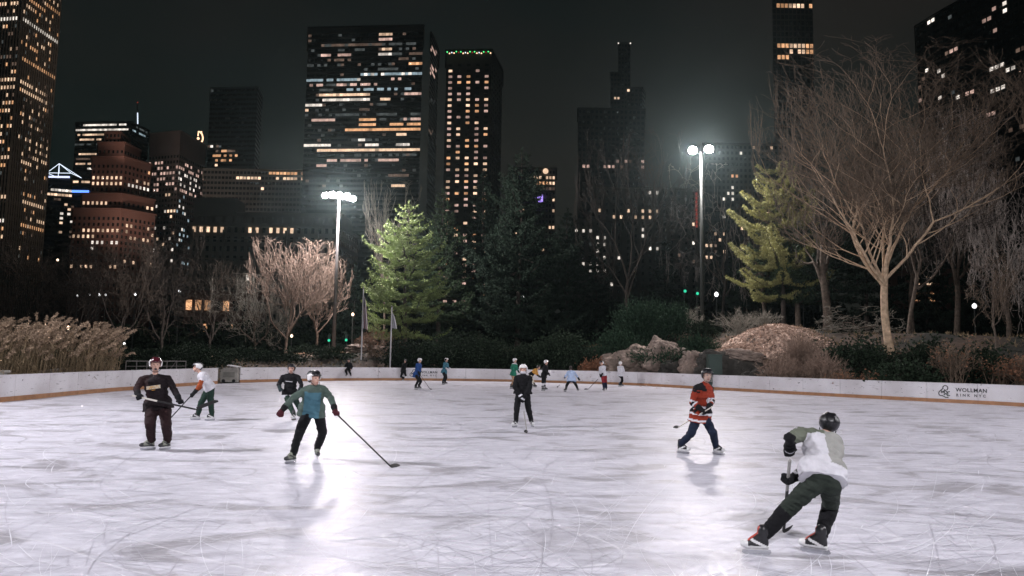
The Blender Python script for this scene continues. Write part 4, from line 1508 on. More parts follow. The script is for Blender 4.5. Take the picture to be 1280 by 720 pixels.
LP = [(441, 393, 88, 'globe_lit', .20, 'round park lamp between the lit pine and the pole with the striped flag'), (364.5, 420, 84, 'globe_lit', .18, 'round park lamp low among the pink bare trees'),
      (654, 371, 105, 'globe_white', .22, 'single white park lamp beneath the big dark pine'), (895.5, 368, 82, 'globe_white', .27, 'bright park lamp just right of the taller floodlight mast'),
      (1218, 382.5, 72, 'globe_white', .25, 'white park lamp among the trunks at the far right bank'), (1004, 375.5, 92, 'globe_lit', .22, 'faint park lamp between the trunks right of the lit pine'),
      (97, 369.5, 110, 'globe_white', .16, 'leftmost of the row of tiny lamps in the dark wood'), (112, 368.5, 112, 'globe_white', .16, 'second tiny lamp of the row in the dark wood'),
      (124, 368.5, 112, 'globe_white', .2, 'third tiny lamp of the row in the dark wood'), (132, 368.5, 112, 'globe_white', .16, 'fourth tiny lamp of the row in the dark wood'),
      (169, 368, 112, 'globe_white', .2, 'rightmost tiny lamp of the row in the dark wood'), (84.5, 409.5, 60, 'globe_lit', .18, 'warm lamp rising just above the reed plumes'),
      (146, 413, 70, 'globe_lit', .13, 'small lamp at the right tip of the reeds'), (156.5, 422.5, 75, 'globe_white', .12, 'upper of two small white lamps right of the reeds'),
      (155.5, 429.5, 75, 'globe_white', .14, 'lower of two small white lamps right of the reeds'), (224.5, 364, 105, 'globe_white', .2, 'white lamp below the grid of the wide tower'),
      (72, 325, 150, 'globe_lit', .25, 'high lamp between the fluted tower and the brick tower base')]
for px, py, Y, m_, r, lab in LP: park_lamp(lab, px, py, Y, m_, r * .85)


def signal(label, px, py, Y):
    c = P(px, py, Y)
    z0 = min(gz(c.x, c.y), c.z - 1)
    root = empty('traffic_light', (c.x, c.y, z0))
    tag(root, label, 'traffic light', 'green traffic lights beyond the rink')
    mb = MB(); mb.tube([(c.x, c.y + .2, z0), (c.x, c.y + .2, c.z + .3)], 0.06, 8); mb.build('signal_post', M['pole_dark'], root)
    h = MB(); h.box((c.x, c.y, c.z + 0.3), (0.32, 0.28, 1.0)); hd = h.build('signal_head', M['green_metal'], root)
    mb = MB(); mb.lathe((c.x, c.y - .15, c.z), [(0.18, 0), (0.16, 0.04)], 14, axis=(0, -1, 0)); mb.build('signal_lens', M['signal_green'], hd)


signal('green traffic light left of the floodlight mast pole', 411.5, 425.5, 100)
signal('green traffic light near the foot of the striped flag pole', 433, 425, 102)
signal('left one of two green traffic lights beside the taller mast', 856, 364, 90)
signal('green traffic light closest to the taller mast', 871.5, 367, 90)


# flagpoles ------------------------------------------------------------
def flagpole(label, px, ytop, ybot, Y, fl):
    a, c = P(px, ytop, Y), P(px, ybot, Y)
    z0 = gz(c.x, c.y) - .1
    root = empty('flagpole', (c.x, c.y, z0))
    tag(root, label, 'flagpole', 'flagpoles beyond the boards')
    mb = MB(); mb.tube([(c.x, Y, z0), (c.x, Y, a.z)], [0.07, 0.045], 10); mb.build('pole', M['white_plastic'], root)
    mb = MB(); mb.sphere((c.x, Y, a.z + .06), .08); mb.build('finial', M['pole_metal'], root)
    # drooping flag: folded cloth hanging down the pole
    f0, f1 = fl
    zt, zb = P(px, f0, Y).z, P(px, f1, Y).z
    nu, nv = 18, 16
    V, Fc, mi = [], [], []
    for j in range(nv + 1):
        v = j / nv
        for i in range(nu + 1):
            u = i / nu
            wd = 0.10 + 0.42 * v ** 0.8
            x = u * wd + 0.05 * math.sin(u * 9 + v * 2) * v
            y = 0.16 * math.sin(u * 14 + v * 1.5) * (0.3 + v)
            V.append((c.x + 0.05 + x, Y - 0.05 + y, zt + (zb - zt) * (v + 0.10 * u * (1 - v) + .05 * u)))
    for j in range(nv):
        for i in range(nu):
            Fc.append((j * (nu + 1) + i, j * (nu + 1) + i + 1, (j + 1) * (nu + 1) + i + 1, (j + 1) * (nu + 1) + i))
            mi.append((j, i))
    me = bpy.data.meshes.new('flag')
    me.from_pydata(V, [], Fc)
    o = mesh_obj('flag', me, None, [M['cloth_white'], M['cloth_red'], M['cloth_navy']])
    md = o.modifiers.new('s', 'SOLIDIFY'); md.thickness = 0.008
    return o, me, mi


o, me, mi = flagpole('white flagpole carrying the drooping striped flag', 451, 361, 460, 68, (366, 410))
for p_, (j, i) in zip(me.polygons, mi): p_.material_index = 2 if (j < 6 and i < 8) else (1 if (i % 3 == 0) else 0)
tag(o, 'drooping flag with red and white stripes and dark blue corner', 'flag')
o, me, mi = flagpole('white flagpole carrying the plain white flag', 487.5, 384, 461, 66, (390, 410))
tag(o, 'plain white flag hanging limp from the right hand pole', 'flag')
# ================================================================== CITY
def wallmat(name, col, rough=0.7, **kw):
    return mat(name, col, rough, var=0.18, scale=0.05, coords='Object', **kw)


wallmat('tower_black', (0.016, 0.020, 0.022), 0.5)
wallmat('tower_dark', (0.018, 0.021, 0.022), 0.6)
wallmat('tower_blue', (0.03, 0.05, 0.06), 0.3)
wallmat('stone_pale', (0.32, 0.30, 0.26), 0.85)
wallmat('stone_grey', (0.16, 0.155, 0.14), 0.85)
wallmat('brick_red', (0.20, 0.105, 0.085), 0.9)
wallmat('brick_brown', (0.13, 0.07, 0.055), 0.9)
wallmat('travertine', (0.20, 0.175, 0.17), 0.8)
mat('glass_dark', (0.012, 0.016, 0.02), 0.12, var=0.3, scale=0.3, spec=0.5)
emis('lit_warm', (1.0, 0.68, 0.46), 1.0, var=0.35)
emis('lit_orange', (1.0, 0.52, 0.26), 0.85, var=0.35)
emis('lit_pink', (1.0, 0.66, 0.55), 0.62, var=0.4)
emis('lit_white', (1.0, 0.90, 0.80), 1.0, var=0.35)
emis('lit_cool', (0.62, 0.82, 0.92), 0.42, var=0.5)
emis('lit_dim', (0.55, 0.62, 0.62), 0.10, var=0.5)
emis('lit_dimwarm', (0.75, 0.50, 0.38), 0.16, var=0.5)
emis('neon_blue', (0.12, 0.28, 1.0), 2.2)
emis('neon_paleblue', (0.55, 0.60, 1.0), 2.0)
emis('neon_white', (0.75, 0.85, 1.0), 1.5)
emis('neon_orange', (1.0, 0.58, 0.35), 2.2)
emis('neon_red', (1.0, 0.10, 0.06), 0.3)
emis('neon_green', (0.1, 1.0, 0.25), 1.6)
emis('neon_purple', (0.42, 0.28, 1.0), 1.6)


class Tower:
    """chain: visible footprint corners left to right as (px, py, depth); ytop: pixel row of the roof over chain[k]"""

    def __init__(s, name, label, cat, chain, ytop, k, thick, floor_h, bay, wall='tower_dark', wf=0.7, hf=0.55, group=None, base=-2, root=None, fins=None, bands=None, top_blank=0, dark=True, partname='wall', cornice=True):
        s.pts = [P(*c).xy for c in chain]
        s.top = P(chain[k][0], ytop, chain[k][2]).z
        s.base = base
        s.fh, s.bay, s.wf, s.hf = floor_h, bay, wf, hf
        s.cat = cat
        c = sum(s.pts, Vector((0, 0))) / len(s.pts)
        s.root = root
        if root is None:
            s.root = empty(name, (c.x, c.y, base))
            tag(s.root, label, cat, group)
        back = [s.pts[-1] + Vector((s.pts[-1].x / s.pts[-1].y * thick, thick)) * 1.0, s.pts[0] + Vector((s.pts[0].x / s.pts[0].y * thick, thick))]
        poly = s.pts + back
        n = len(poly)
        mb = MB()
        mb.add([(p.x, p.y, base) for p in poly] + [(p.x, p.y, s.top) for p in poly], [(i, (i + 1) % n, (i + 1) % n + n, i + n) for i in range(n)] + [tuple(range(n, 2 * n)), tuple(range(n))[::-1]])
        if cornice:
            for i in range(n):
                a, b_ = poly[i], poly[(i + 1) % n]
                d = (b_ - a)
                ang = math.atan2(d.y, d.x)
                nrm = Vector((d.y, -d.x)).normalized()
                cc = (a + b_) / 2 + nrm * 0.3
                mb.box((cc.x, cc.y, s.top + 0.35), (d.length + 0.5, 1.0, 0.9), Matrix.Rotation(ang, 3, 'Z'))
        s.faces = []
        H = s.top - base
        s.nf = max(1, int(H / floor_h))
        for i in range(len(s.pts) - 1):
            a, b_ = s.pts[i], s.pts[i + 1]
            d = b_ - a
            L = d.length
            u = d.normalized()
            nrm = Vector((u.y, -u.x))
            nb = max(1, int(round(L / bay)))
            s.faces.append(dict(a=a, u=u, n=nrm, L=L, nb=nb, bw=L / nb, ang=math.atan2(u.y, u.x)))
            if fins:
                for j in range(nb + 1):
                    cc = a + u * (j * L / nb) + nrm * (fins[1] / 2 - 0.05)
                    mb.box((cc.x, cc.y, base + H / 2), (fins[0], fins[1], H - 0.2), Matrix.Rotation(math.atan2(u.y, u.x), 3, 'Z'), 1)
            if bands:
                for f in range(s.nf + 1):
                    z = s.top - f * floor_h
                    cc = a + u * (L / 2) + nrm * (bands[1] / 2 - 0.05)
                    mb.box((cc.x, cc.y, z), (L - 0.05, bands[1], bands[0]), Matrix.Rotation(math.atan2(u.y, u.x), 3, 'Z'), 1)
        s.wallmb = mb
        s.wall = wall
        s.partname = partname
        s.lit = {}
        s.dark = dark
        s.top_blank = top_blank

    def cell(s, f, px, py):
        F_ = s.faces[f]
        d = ray(px, py)
        den = d.x * F_['n'].x + d.y * F_['n'].y
        if abs(den) < 1e-6: return None
        t_ = ((F_['a'].x - CAM.x) * F_['n'].x + (F_['a'].y - CAM.y) * F_['n'].y) / den
        q = CAM + d * t_
        uu = (q.xy - F_['a']).dot(F_['u'])
        j = int(uu / F_['bw'])
        fl = int((s.top - q.z) / s.fh)
        if 0 <= j < F_['nb'] and s.top_blank <= fl < s.nf: return (f, j, fl)
        return None

    def row(s, f, x0, y0, x1, y1, prob=1.0, m='lit_warm', seed=1):
        rr = random.Random(int(x0 * 7 + y0 * 13 + seed))
        n = int(abs(x1 - x0) * 3) + 2
        seen = {}
        # follow one floor: the one at the row's middle, so perspective slopes cannot make it jump storeys
        for i in range(n):
            t_ = i / (n - 1)
            c = s.cell(f, x0 + (x1 - x0) * t_, y0 + (y1 - y0) * t_)
            if c is None or c[1] in seen: continue
            seen[c[1]] = c
        for j, c in seen.items():
            if rr.random() < prob: s.lit[c] = m

    def region(s, f, x0, y0, x1, y1, prob, ms=('lit_warm',), seed=3):
        rr = random.Random(int(x0 * 3 + y0 * 11 + seed))
        cells = set()
        yy = y0
        while yy <= y1:
            xx = x0
            while xx <= x1:
                c = s.cell(f, xx, yy)
                if c: cells.add(c)
                xx += 1.0
            yy += 1.0
        for c in sorted(cells):
            if rr.random() < prob and c not in s.lit: s.lit[c] = rr.choice(ms)

    def finish(s, dark_only_faces=None, dark_prob=1.0, cut_below=None):
        wm = s.wall if isinstance(s.wall, (list, tuple)) else [s.wall, s.wall]
        s.wallmb.build(s.partname, [M[x] for x in wm], s.root)
        cache = {}
        order = sorted(s.lit.items(), key=lambda kv: -{'lit_dim': 0, 'lit_dimwarm': 0, 'lit_cool': 1}.get(kv[1], 2))
        rest = MB()
        restm = {}
        for i, (c, m_) in enumerate(order):
            f, j, fl = c
            F_ = s.faces[f]
            p = F_['a'] + F_['u'] * ((j + 0.5) * F_['bw']) + F_['n'] * 0.06
            z = s.top - (fl + 0.5) * s.fh
            if i < 95 - getattr(s, 'used', 0):
                key = (f, m_)
                if key not in cache:
                    b_ = MB(); b_.box((0, 0, 0), (F_['bw'] * s.wf, 0.24, s.fh * s.hf))
                    me_ = b_.mesh('window'); me_.materials.append(M[m_]); cache[key] = me_
                o = bpy.data.objects.new('window', cache[key])
                COL.objects.link(o)
                o.parent = s.root
                o.location = Vector((p.x, p.y, z)) - s.root.location
                o.rotation_euler = (0, 0, F_['ang'])
            else:
                restm.setdefault(m_, len(restm))
                rest.box((p.x, p.y, z), (F_['bw'] * s.wf, 0.24, s.fh * s.hf), Matrix.Rotation(F_['ang'], 3, 'Z'), restm[m_])
        # unlit windows: dark glass, one part
        nd0 = len(restm)
        if s.dark:
            for f, F_ in enumerate(s.faces):
                Rm = Matrix.Rotation(F_['ang'], 3, 'Z')
                for fl in range(s.top_blank, s.nf):
                    z = s.top - (fl + 0.5) * s.fh
                    if z < (cut_below or 6): continue
                    for j in range(F_['nb']):
                        if (f, j, fl) in s.lit: continue
                        p = F_['a'] + F_['u'] * ((j + 0.5) * F_['bw'])
                        rest.box((p.x, p.y, z), (F_['bw'] * s.wf, 0.20, s.fh * s.hf), Rm, nd0)
        if rest.f:
            o = rest.build('window', [M[x] for x in restm] + [M['glass_dark']], s.root)
            o['kind'] = 'stuff'


CITY = 'city buildings beyond the park'
# --- 1 fluted white-ribbed tower at the left edge
T = Tower('skyscraper', 'tall tower with pale vertical ribs and rows of orange lit windows, leftmost', 'skyscraper', [(-75, 60, 380), (24, 60, 372), (71, 60, 402)], -95, 1, 40, 4.1, 1.75,
          wall=['tower_black', 'stone_pale'], wf=0.78, hf=0.42, fins=(0.42, 0.75))
T.row(1, 36, -3, 77, 21, .95, 'lit_orange'); T.row(0, 0, 8, 22, 6, .9, 'lit_warm'); T.row(1, 25, 7, 40, 15, .9, 'lit_warm')
T.row(0, -3, 27, 22, 24, .95, 'lit_white'); T.row(1, 25, 24, 75, 51, .97, 'lit_white')
T.row(0, 0, 60, 22, 58, .4, 'lit_warm'); T.row(1, 26, 54, 45, 66, .6, 'lit_orange'); T.row(0, 0, 76, 22, 75, .8, 'lit_dimwarm'); T.row(1, 28, 73, 72, 99, .95, 'lit_orange')
T.row(0, 0, 67, 22, 66, .4, 'lit_dim'); T.row(0, 0, 100, 20, 98, .9, 'lit_warm'); T.row(1, 26, 105, 58, 122, .85, 'lit_warm'); T.row(0, 0, 110, 20, 108, .8, 'lit_warm'); T.row(1, 26, 112, 52, 126, .8, 'lit_warm')
T.region(0, 0, 122, 22, 192, .38, ('lit_warm', 'lit_orange')); T.region(1, 25, 122, 58, 196, .3, ('lit_warm', 'lit_dimwarm'))
T.row(1, 26, 198, 56, 206, .95, 'lit_warm'); T.row(0, 0, 196, 22, 195, .5, 'lit_warm'); T.row(0, 0, 210, 20, 210, .7, 'lit_orange')
T.row(0, 0, 246, 22, 247, .95, 'lit_warm'); T.row(1, 25, 248, 53, 257, .95, 'lit_warm'); T.row(0, 0, 272, 22, 275, .9, 'lit_white'); T.row(1, 25, 276, 53, 283, .95, 'lit_warm')
T.row(0, 0, 282, 22, 284, .8, 'lit_warm'); T.row(1, 25, 285, 53, 291, .9, 'lit_orange'); T.row(0, 0, 311, 22, 312, .5, 'lit_orange'); T.region(0, 0, 0, 22, 330, .26, ('lit_warm', 'lit_dimwarm', 'lit_dim', 'lit_orange')); T.region(1, 24, 0, 76, 335, .28, ('lit_warm', 'lit_orange', 'lit_dimwarm', 'lit_dim'))
T.finish()

# --- 2 small tower with a glowing pyramid frame
T = Tower('office_tower', 'slim tower crowned by a glowing white pyramid frame and blue band', 'office tower', [(57, 260, 560), (89, 260, 566)], 222, 0, 18, 3.6, 2.4, wall='tower_dark', wf=.85, hf=.5, cornice=False)
T.row(0, 58, 239.5, 88, 239.5, .8, 'lit_white'); T.row(0, 58, 244.5, 88, 245, .7, 'lit_warm'); T.row(0, 66, 251, 88, 252, .7, 'lit_dimwarm'); T.region(0, 76, 255, 90, 300, .2, ('lit_white', 'lit_warm'))
T.finish()
a, c = P(58.5, 216, 559), P(89, 216.5, 565)
ap = P(74, 204.5, 566)
bk1, bk2 = Vector((a.x - 1, a.y + 16, a.z)), Vector((c.x - 1, c.y + 16, c.z))
mb = MB()
for u_, v_ in ((a, ap), (c, ap), (a, c), (bk1, ap), (bk2, ap), (a, bk1), (c, bk2)): mb.tube([u_, v_], 0.26, 5)
mb.tube([(a + c) / 2, ap], 0.25, 5)
mb.build('roof_frame', M['neon_white'], T.root)
mb = MB(); mb.box((a + c) / 2 + Vector((0, .3, -3)), ((c - a).length, 0.5, 1.3)); mb.build('light_band', M['neon_paleblue'], T.root)

# --- 3 dark banded slab behind the brick tower
T = Tower('office_tower', 'dark slab tower with thin white lit floors behind the red brick tower', 'office tower', [(92, 200, 620), (161, 200, 615), (184, 200, 640)], 152.5, 1, 30, 4.2, 2.2, wall='tower_dark', wf=.96, hf=.36)
for y, x0, x1, m_, pr in ((157.5, 104, 160, 'lit_white', .9), (163, 95, 160, 'lit_white', 1), (171, 100, 128, 'lit_warm', .9), (176.5, 100, 125, 'lit_warm', .7), (190, 100, 125, 'lit_warm', .9), (196, 97, 124, 'lit_dimwarm', .9), (202.5, 97, 122, 'lit_warm', .9), (208, 110, 118, 'lit_white', 1), (183, 95, 122, 'lit_dim', .7)):
    T.row(0, x0, y, x1, y, pr, m_)
T.row(1, 161, 161, 184, 168, .8, 'lit_cool'); T.row(1, 161, 157, 184, 162, .5, 'lit_dim')
T.finish()
a = P(172, 158, 628)
mb = MB(); mb.tube([a + Vector((0, 0, -4)), P(172, 128, 628)], [0.9, 0.25], 6); ms = mb.build('roof_mast', M['pole_metal'], T.root)
mb = MB(); mb.tube([P(172.2, 158, 626.6), P(172, 141, 626.6)], 0.45, 5); mb.build('mast_light', M['neon_white'], ms)
mb = MB(); mb.sphere(P(172, 128, 628), 0.6, 8, 6); mb.build('beacon', M['neon_red'], ms)

# --- 3b low dark building with blue strip
T = Tower('office_building', 'low dark building with a bright blue light strip beside the brick tower', 'building', [(86, 300, 520), (118, 300, 520)], 224, 0, 20, 3.6, 2.0, wall='tower_dark', wf=.9, hf=.42)
T.row(0, 90, 227, 112, 227, .9, 'lit_warm'); T.region(0, 80, 258, 97, 300, .35, ('lit_white', 'lit_dimwarm'))
T.finish()
a, c = P(90, 240, 519), P(111, 238.5, 519)
mb = MB(); mb.box((a + c) / 2, ((c - a).length, 0.5, 1.6)); mb.build('light_strip', M['neon_blue'], T.root)

# --- 4 stepped red brick tower
root4 = None
tiers = [  # x-left, corner, x-right, depth, ytop
    ((127, 146, 158), 166, 452), ((119, 152, 172), 179, 447), ((113, 153, 187), 197, 442), ((103, 153, 194), 243, 436), ((93, 153, 196), 262, 430)]
rr4 = []
for q, ((xl, xc, xr), yt, Y) in enumerate(tiers):
    T = Tower('brick_tower', 'stepped red brick tower with setbacks and rows of warm lit windows', 'office tower', [(xl, 240, Y), (xc, 240, Y - 1), (xr, 240, Y + 16)], yt, 1, 26 + q, 3.55, 2.75, wall=['brick_red', 'brick_brown'],
              wf=.42, hf=.52, root=root4, partname='wall_tier', top_blank=1 if q else 0)
    if root4 is None: root4 = T.root
    rr4.append(T)
b0, b1, b2, b3, b4 = rr4
for b_ in rr4: b_.used = 62
b1.used = 75; b0.used = 90; b2.used = 45
b1.row(0, 130, 184, 150, 184, .3, 'lit_white'); b2.row(0, 118, 191, 150, 191, .5, 'lit_dimwarm')
b2.row(0, 116, 224, 152, 224, .95, 'lit_warm'); b2.row(0, 116, 231, 152, 231.5, 1, 'lit_warm'); b2.row(1, 160, 231, 186, 240, 1, 'lit_white'); b2.row(1, 172, 227, 186, 232, .8, 'lit_warm'); b2.row(1, 175, 209, 186, 213, .5, 'lit_orange')
b2.row(0, 120, 206, 152, 206, .15, 'lit_dimwarm')
b3.row(0, 106, 250.5, 152, 250, 1, 'lit_warm'); b3.row(1, 154, 250, 192, 258, 1, 'lit_warm'); b2.row(0, 116, 243.5, 152, 243.5, .7, 'lit_warm')
b4.row(0, 102, 287.5, 152, 287, .97, 'lit_warm'); b4.row(0, 93, 294.5, 118, 294.5, .9, 'lit_warm'); b4.row(1, 160, 294, 194, 301, .7, 'lit_warm'); b4.row(0, 118, 301.5, 146, 301.5, .8, 'lit_white'); b4.region(1, 160, 285, 194, 296, .25)
b4.row(0, 84, 330, 113, 331, .8, 'lit_warm'); b4.region(0, 95, 262, 150, 330, .03, ('lit_white',)); b4.row(0, 140, 330, 152, 330, .8, 'lit_warm'); b4.row(1, 154, 330, 190, 331, .35, 'lit_warm')
for b_ in rr4: b_.finish(cut_below=20)

# --- 5 wide tower with dotted grid and glowing curl on its corner
T = Tower('office_tower', 'wide brown tower with dotted white windows and a glowing curl at its top corner', 'office tower', [(184, 230, 520), (222, 230, 512), (255, 230, 548)], 164.5, 1, 30, 3.9, 2.6, wall=['travertine', 'travertine'], wf=.55, hf=.5, top_blank=4)
T.row(0, 188, 184, 222, 184, .55, 'lit_white'); T.row(0, 188, 190, 222, 190, .8, 'lit_white'); T.row(1, 224, 184, 254, 196, .9, 'lit_white'); T.row(1, 224, 190, 254, 203, .8, 'lit_white')
for y in (207, 213, 218, 224, 230, 237): T.row(0, 188, y, 222, y, .55, 'lit_pink'); T.row(1, 224, y - 1, 254, y + 9, .5, 'lit_pink' if y % 2 else 'lit_white')
T.region(0, 194, 242, 222, 330, .14, ('lit_white', 'lit_warm')); T.region(1, 222, 242, 240, 330, .22, ('lit_white', 'lit_cool'))
T.finish()
# glowing curl sign
cc = P(250.5, 172.5, 544)
mb = MB()
fu = Vector((T.faces[1]['u'].x, T.faces[1]['u'].y, 0)); fn = Vector((T.faces[1]['n'].x, T.faces[1]['n'].y, 0))
def sg(x, z): return cc + fu * x * 1.3 + Vector((0, 0, z)) + fn * 0.6
mb.tube([sg(-1.5 + 3.4 * math.cos(a), 0.2 + 3.8 * math.sin(a)) for a in np.linspace(math.radians(125), math.radians(-75), 14)], 0.55, 6)
mb.tube([sg(-1.0 + 0.4 * k, 3.4 + .5 * k) for k in range(4)], 0.5, 6)
mb.sphere(sg(-3.2, -1.6), 1.0, 10, 7)
mb.tube([sg(-3.4, 2.6), sg(-3.6, 0.2)], 0.45, 6)
mb.build('rooftop_sign', M['neon_orange'], T.root)

# --- 6 plain dark slab
T = Tower('office_tower', 'plain dark slab tower rising behind the low classical building', 'office tower', [(258.5, 200, 640), (318, 200, 636), (324, 200, 660)], 109.5, 1, 34, 4.2, 2.6, wall='tower_blue', wf=.9, hf=.5)
T.region(0, 262, 180, 310, 188, .15, ('lit_white', 'lit_dimwarm')); T.row(0, 262, 191, 305, 191, .3, 'lit_dimwarm'); T.row(0, 266, 195, 296, 195, .7, 'lit_orange'); T.row(0, 270, 199, 290, 199, .7, 'lit_orange'); T.row(0, 277, 190, 281, 190, 1, 'lit_orange'); T.row(0, 258, 116, 262, 116, .0)
T.region(0, 259, 185, 275, 215, .18, ('lit_warm', 'lit_dim')); T.row(0, 260, 115, 262, 115, 1, 'lit_dim')
T.finish()

# --- 7 block with two lit penthouse floors, behind the classical building
T = Tower('apartment_building', 'dark block whose two top floors glow above the classical building', 'building', [(252, 260, 470), (420, 260, 470)], 214.5, 1, 24, 3.4, 2.3, wall='stone_grey', wf=.72, hf=.5)
T.row(0, 297, 224.5, 325, 224, .9, 'lit_warm'); T.row(0, 338, 219.3, 384, 218.5, .9, 'lit_orange'); T.row(0, 345, 224.5, 384, 224, .85, 'lit_warm'); T.region(0, 255, 226, 410, 240, .02)
T.finish()
# --- 7b the classical hotel-like building with cornices
T = Tower('classical_building', 'long low classical stone building with cornice bands and few lit windows', 'building', [(236, 330, 300), (420, 330, 300), (447, 330, 330)], 280.5, 0, 30, 3.9, 2.9, wall=['stone_pale', 'stone_pale'], wf=.42, hf=.55)
for x0, x1 in ((239, 241), (252, 254.5), (261, 264), (268, 270), (274, 278), (312, 318), (341, 347), (356, 361)): T.row(0, x0, 285, x1, 285, 1, 'lit_warm')
T.row(0, 250, 298, 290, 298, .35, 'lit_dimwarm'); T.region(0, 240, 340, 320, 352, .03, ('lit_white',))
for yy in (281, 297.3, 322, 338, 350):
    a, c = P(236, yy + 1, 300), P(420, yy - 1, 300)
    T.wallmb.box(Vector((a.x / 2 + c.x / 2, 299.4, a.z)), ((c.x - a.x) + .6, 1.2, 0.45), None, 1)
for px in (240, 279, 318, 357, 396):
    a = P(px, 300, 299.2); T.wallmb.box((a.x, 299.5, 22), (0.8, 1.0, 60), None, 1)
# mansard with dormers
top = T.top
a, c = T.pts[0], T.pts[1]
T.wallmb.add([(a.x, 300.3, top), (c.x, 300.3, top), (c.x, 308, top + 7), (a.x, 308, top + 7), (a.x, 326, top + 7), (c.x, 326, top + 7), (c.x, 330, top), (a.x, 330, top)],
             [(0, 1, 2, 3), (3, 2, 5, 4), (4, 5, 6, 7), (0, 3, 4, 7), (1, 6, 5, 2)], 0)
for k in range(14):
    x = a.x + 3 + k * (c.x - a.x - 6) / 13
    T.wallmb.box((x, 301.5, top + 2.0), (2.0, 3.0, 3.2), None, 1)
x = P(268, 240, 305).x
T.wallmb.box((x, 312, top + 8), (17, 12, 9), None, 0)
T.finish(cut_below=6)

# --- 7c shops low behind the left trees
T = Tower('shop_building', 'low building with orange arched shop windows glowing through the left trees', 'building', [(228, 420, 200), (332, 420, 205)], 366, 0, 15, 6.4, 2.4, wall='brick_brown', wf=.62, hf=.42)
T.row(0, 234, 380, 284, 381, .7, 'lit_orange'); T.row(0, 256, 407, 274, 407, .9, 'lit_orange'); T.row(0, 292, 407, 302, 407, .9, 'lit_orange'); T.row(0, 236, 430, 305, 430, .7, 'lit_warm')
T.finish(cut_below=1)

# --- 8 the big black tower
T = Tower('skyscraper', 'broad black tower with horizontal bands of broken lit floors, tallest in the middle left', 'skyscraper', [(381, 150, 430), (526, 150, 424)], 32.5, 1, 34, 3.05, 2.05,
          wall=['tower_black', 'tower_black'], wf=.93, hf=.5, bands=(0.9, 0.5), top_blank=1)
T.region(0, 384, 44, 524, 230, .10, ('lit_dim', 'lit_dim', 'lit_dimwarm'))
rows8 = [(40, 475, 490, .95, 'lit_warm'), (47.5, 475, 490, .95, 'lit_pink'), (54, 396, 478, .75, 'lit_dim'), (57, 402, 475, .8, 'lit_dimwarm'), (62, 478, 490, .95, 'lit_warm'), (67, 402, 412, .95, 'lit_pink'), (66.5, 425, 436, .95, 'lit_pink'),
         (70.5, 473, 489, .95, 'lit_white'), (68.5, 513, 526, .95, 'lit_dimwarm'), (76.5, 514, 526, .95, 'lit_orange'), (76, 500, 512, .6, 'lit_dimwarm'), (74, 403, 448, .35, 'lit_dimwarm'), (85, 475, 490, .8, 'lit_dim'), (53, 490, 520, .6, 'lit_dim'), (61, 450, 520, .35, 'lit_dim'),
         (69, 490, 512, .5, 'lit_dim'), (80, 460, 475, .7, 'lit_dim')]
for y, x0, x1, pr, m_ in rows8: T.row(0, x0, y, x1, y, pr, m_)
T.row(0, 384, 99.5, 526, 92.5, .9, 'lit_cool'); T.row(0, 415, 98, 520, 93, .25, 'lit_white')
T.row(0, 383, 107, 400, 106, .9, 'lit_pink'); T.row(0, 418, 104.5, 470, 102.5, .85, 'lit_pink'); T.row(0, 490, 101.5, 500, 101, .9, 'lit_pink'); T.row(0, 400, 106, 420, 105, .8, 'lit_dim')
T.row(0, 400, 113.5, 416, 113, .8, 'lit_dim'); T.row(0, 430, 111, 525, 107.5, .5, 'lit_cool')
T.row(0, 402, 119, 462, 117, .95, 'lit_warm'); T.row(0, 508, 115.5, 526, 115, .95, 'lit_pink'); T.row(0, 381, 129, 460, 126, 1, 'lit_white'); T.row(0, 476, 124, 485, 123.5, 1, 'lit_warm')
T.row(0, 452, 134, 464, 133.5, .9, 'lit_dimwarm'); T.row(0, 471, 133, 482, 133, .9, 'lit_dim'); T.row(0, 382, 138, 384, 138, 1, 'lit_warm'); T.row(0, 415, 143, 526, 140, .6, 'lit_dim'); T.row(0, 507, 146, 526, 145.5, .8, 'lit_pink')
T.row(0, 390, 150.5, 416, 150, .85, 'lit_pink'); T.row(0, 452, 148.5, 468, 148, .95, 'lit_orange'); T.row(0, 452, 155.5, 468, 155, .95, 'lit_orange'); T.row(0, 488, 154, 526, 153.5, .95, 'lit_orange')
T.row(0, 435, 164.5, 525, 162, 1, 'lit_orange'); T.row(0, 440, 173, 462, 172, .8, 'lit_dim'); T.row(0, 496, 170, 505, 170, .9, 'lit_warm'); T.row(0, 379, 181, 410, 180, 1, 'lit_white'); T.row(0, 450, 178, 470, 178, .8, 'lit_white'); T.row(0, 498, 178, 512, 178, .9, 'lit_white')
T.row(0, 398, 188, 525, 185, 1, 'lit_warm'); T.row(0, 396, 204, 500, 202, .8, 'lit_pink'); T.row(0, 486, 217, 512, 217, .6, 'lit_dimwarm'); T.row(0, 490, 233, 512, 233, .6, 'lit_warm'); T.row(0, 440, 196, 520, 194, .3, 'lit_dim')
T.finish(cut_below=30)
# its separate side slab
T = Tower('skyscraper', 'narrow dark side slab set apart at the right edge of the broad black tower', 'skyscraper', [(536, 150, 452), (546, 150, 480)], 41, 0, 30, 3.05, 2.4, wall=['tower_black', 'tower_black'], wf=.9, hf=.45)
T.row(0, 537, 57, 545, 66, 1, 'lit_pink'); T.row(0, 537, 82, 545, 88, .9, 'lit_pink'); T.row(0, 537, 88, 545, 95, .9, 'lit_pink'); T.row(0, 537, 124, 545, 130, .6, 'lit_dim'); T.row(0, 536, 160, 540, 166, .7, 'lit_dimwarm')
T.finish(cut_below=60)

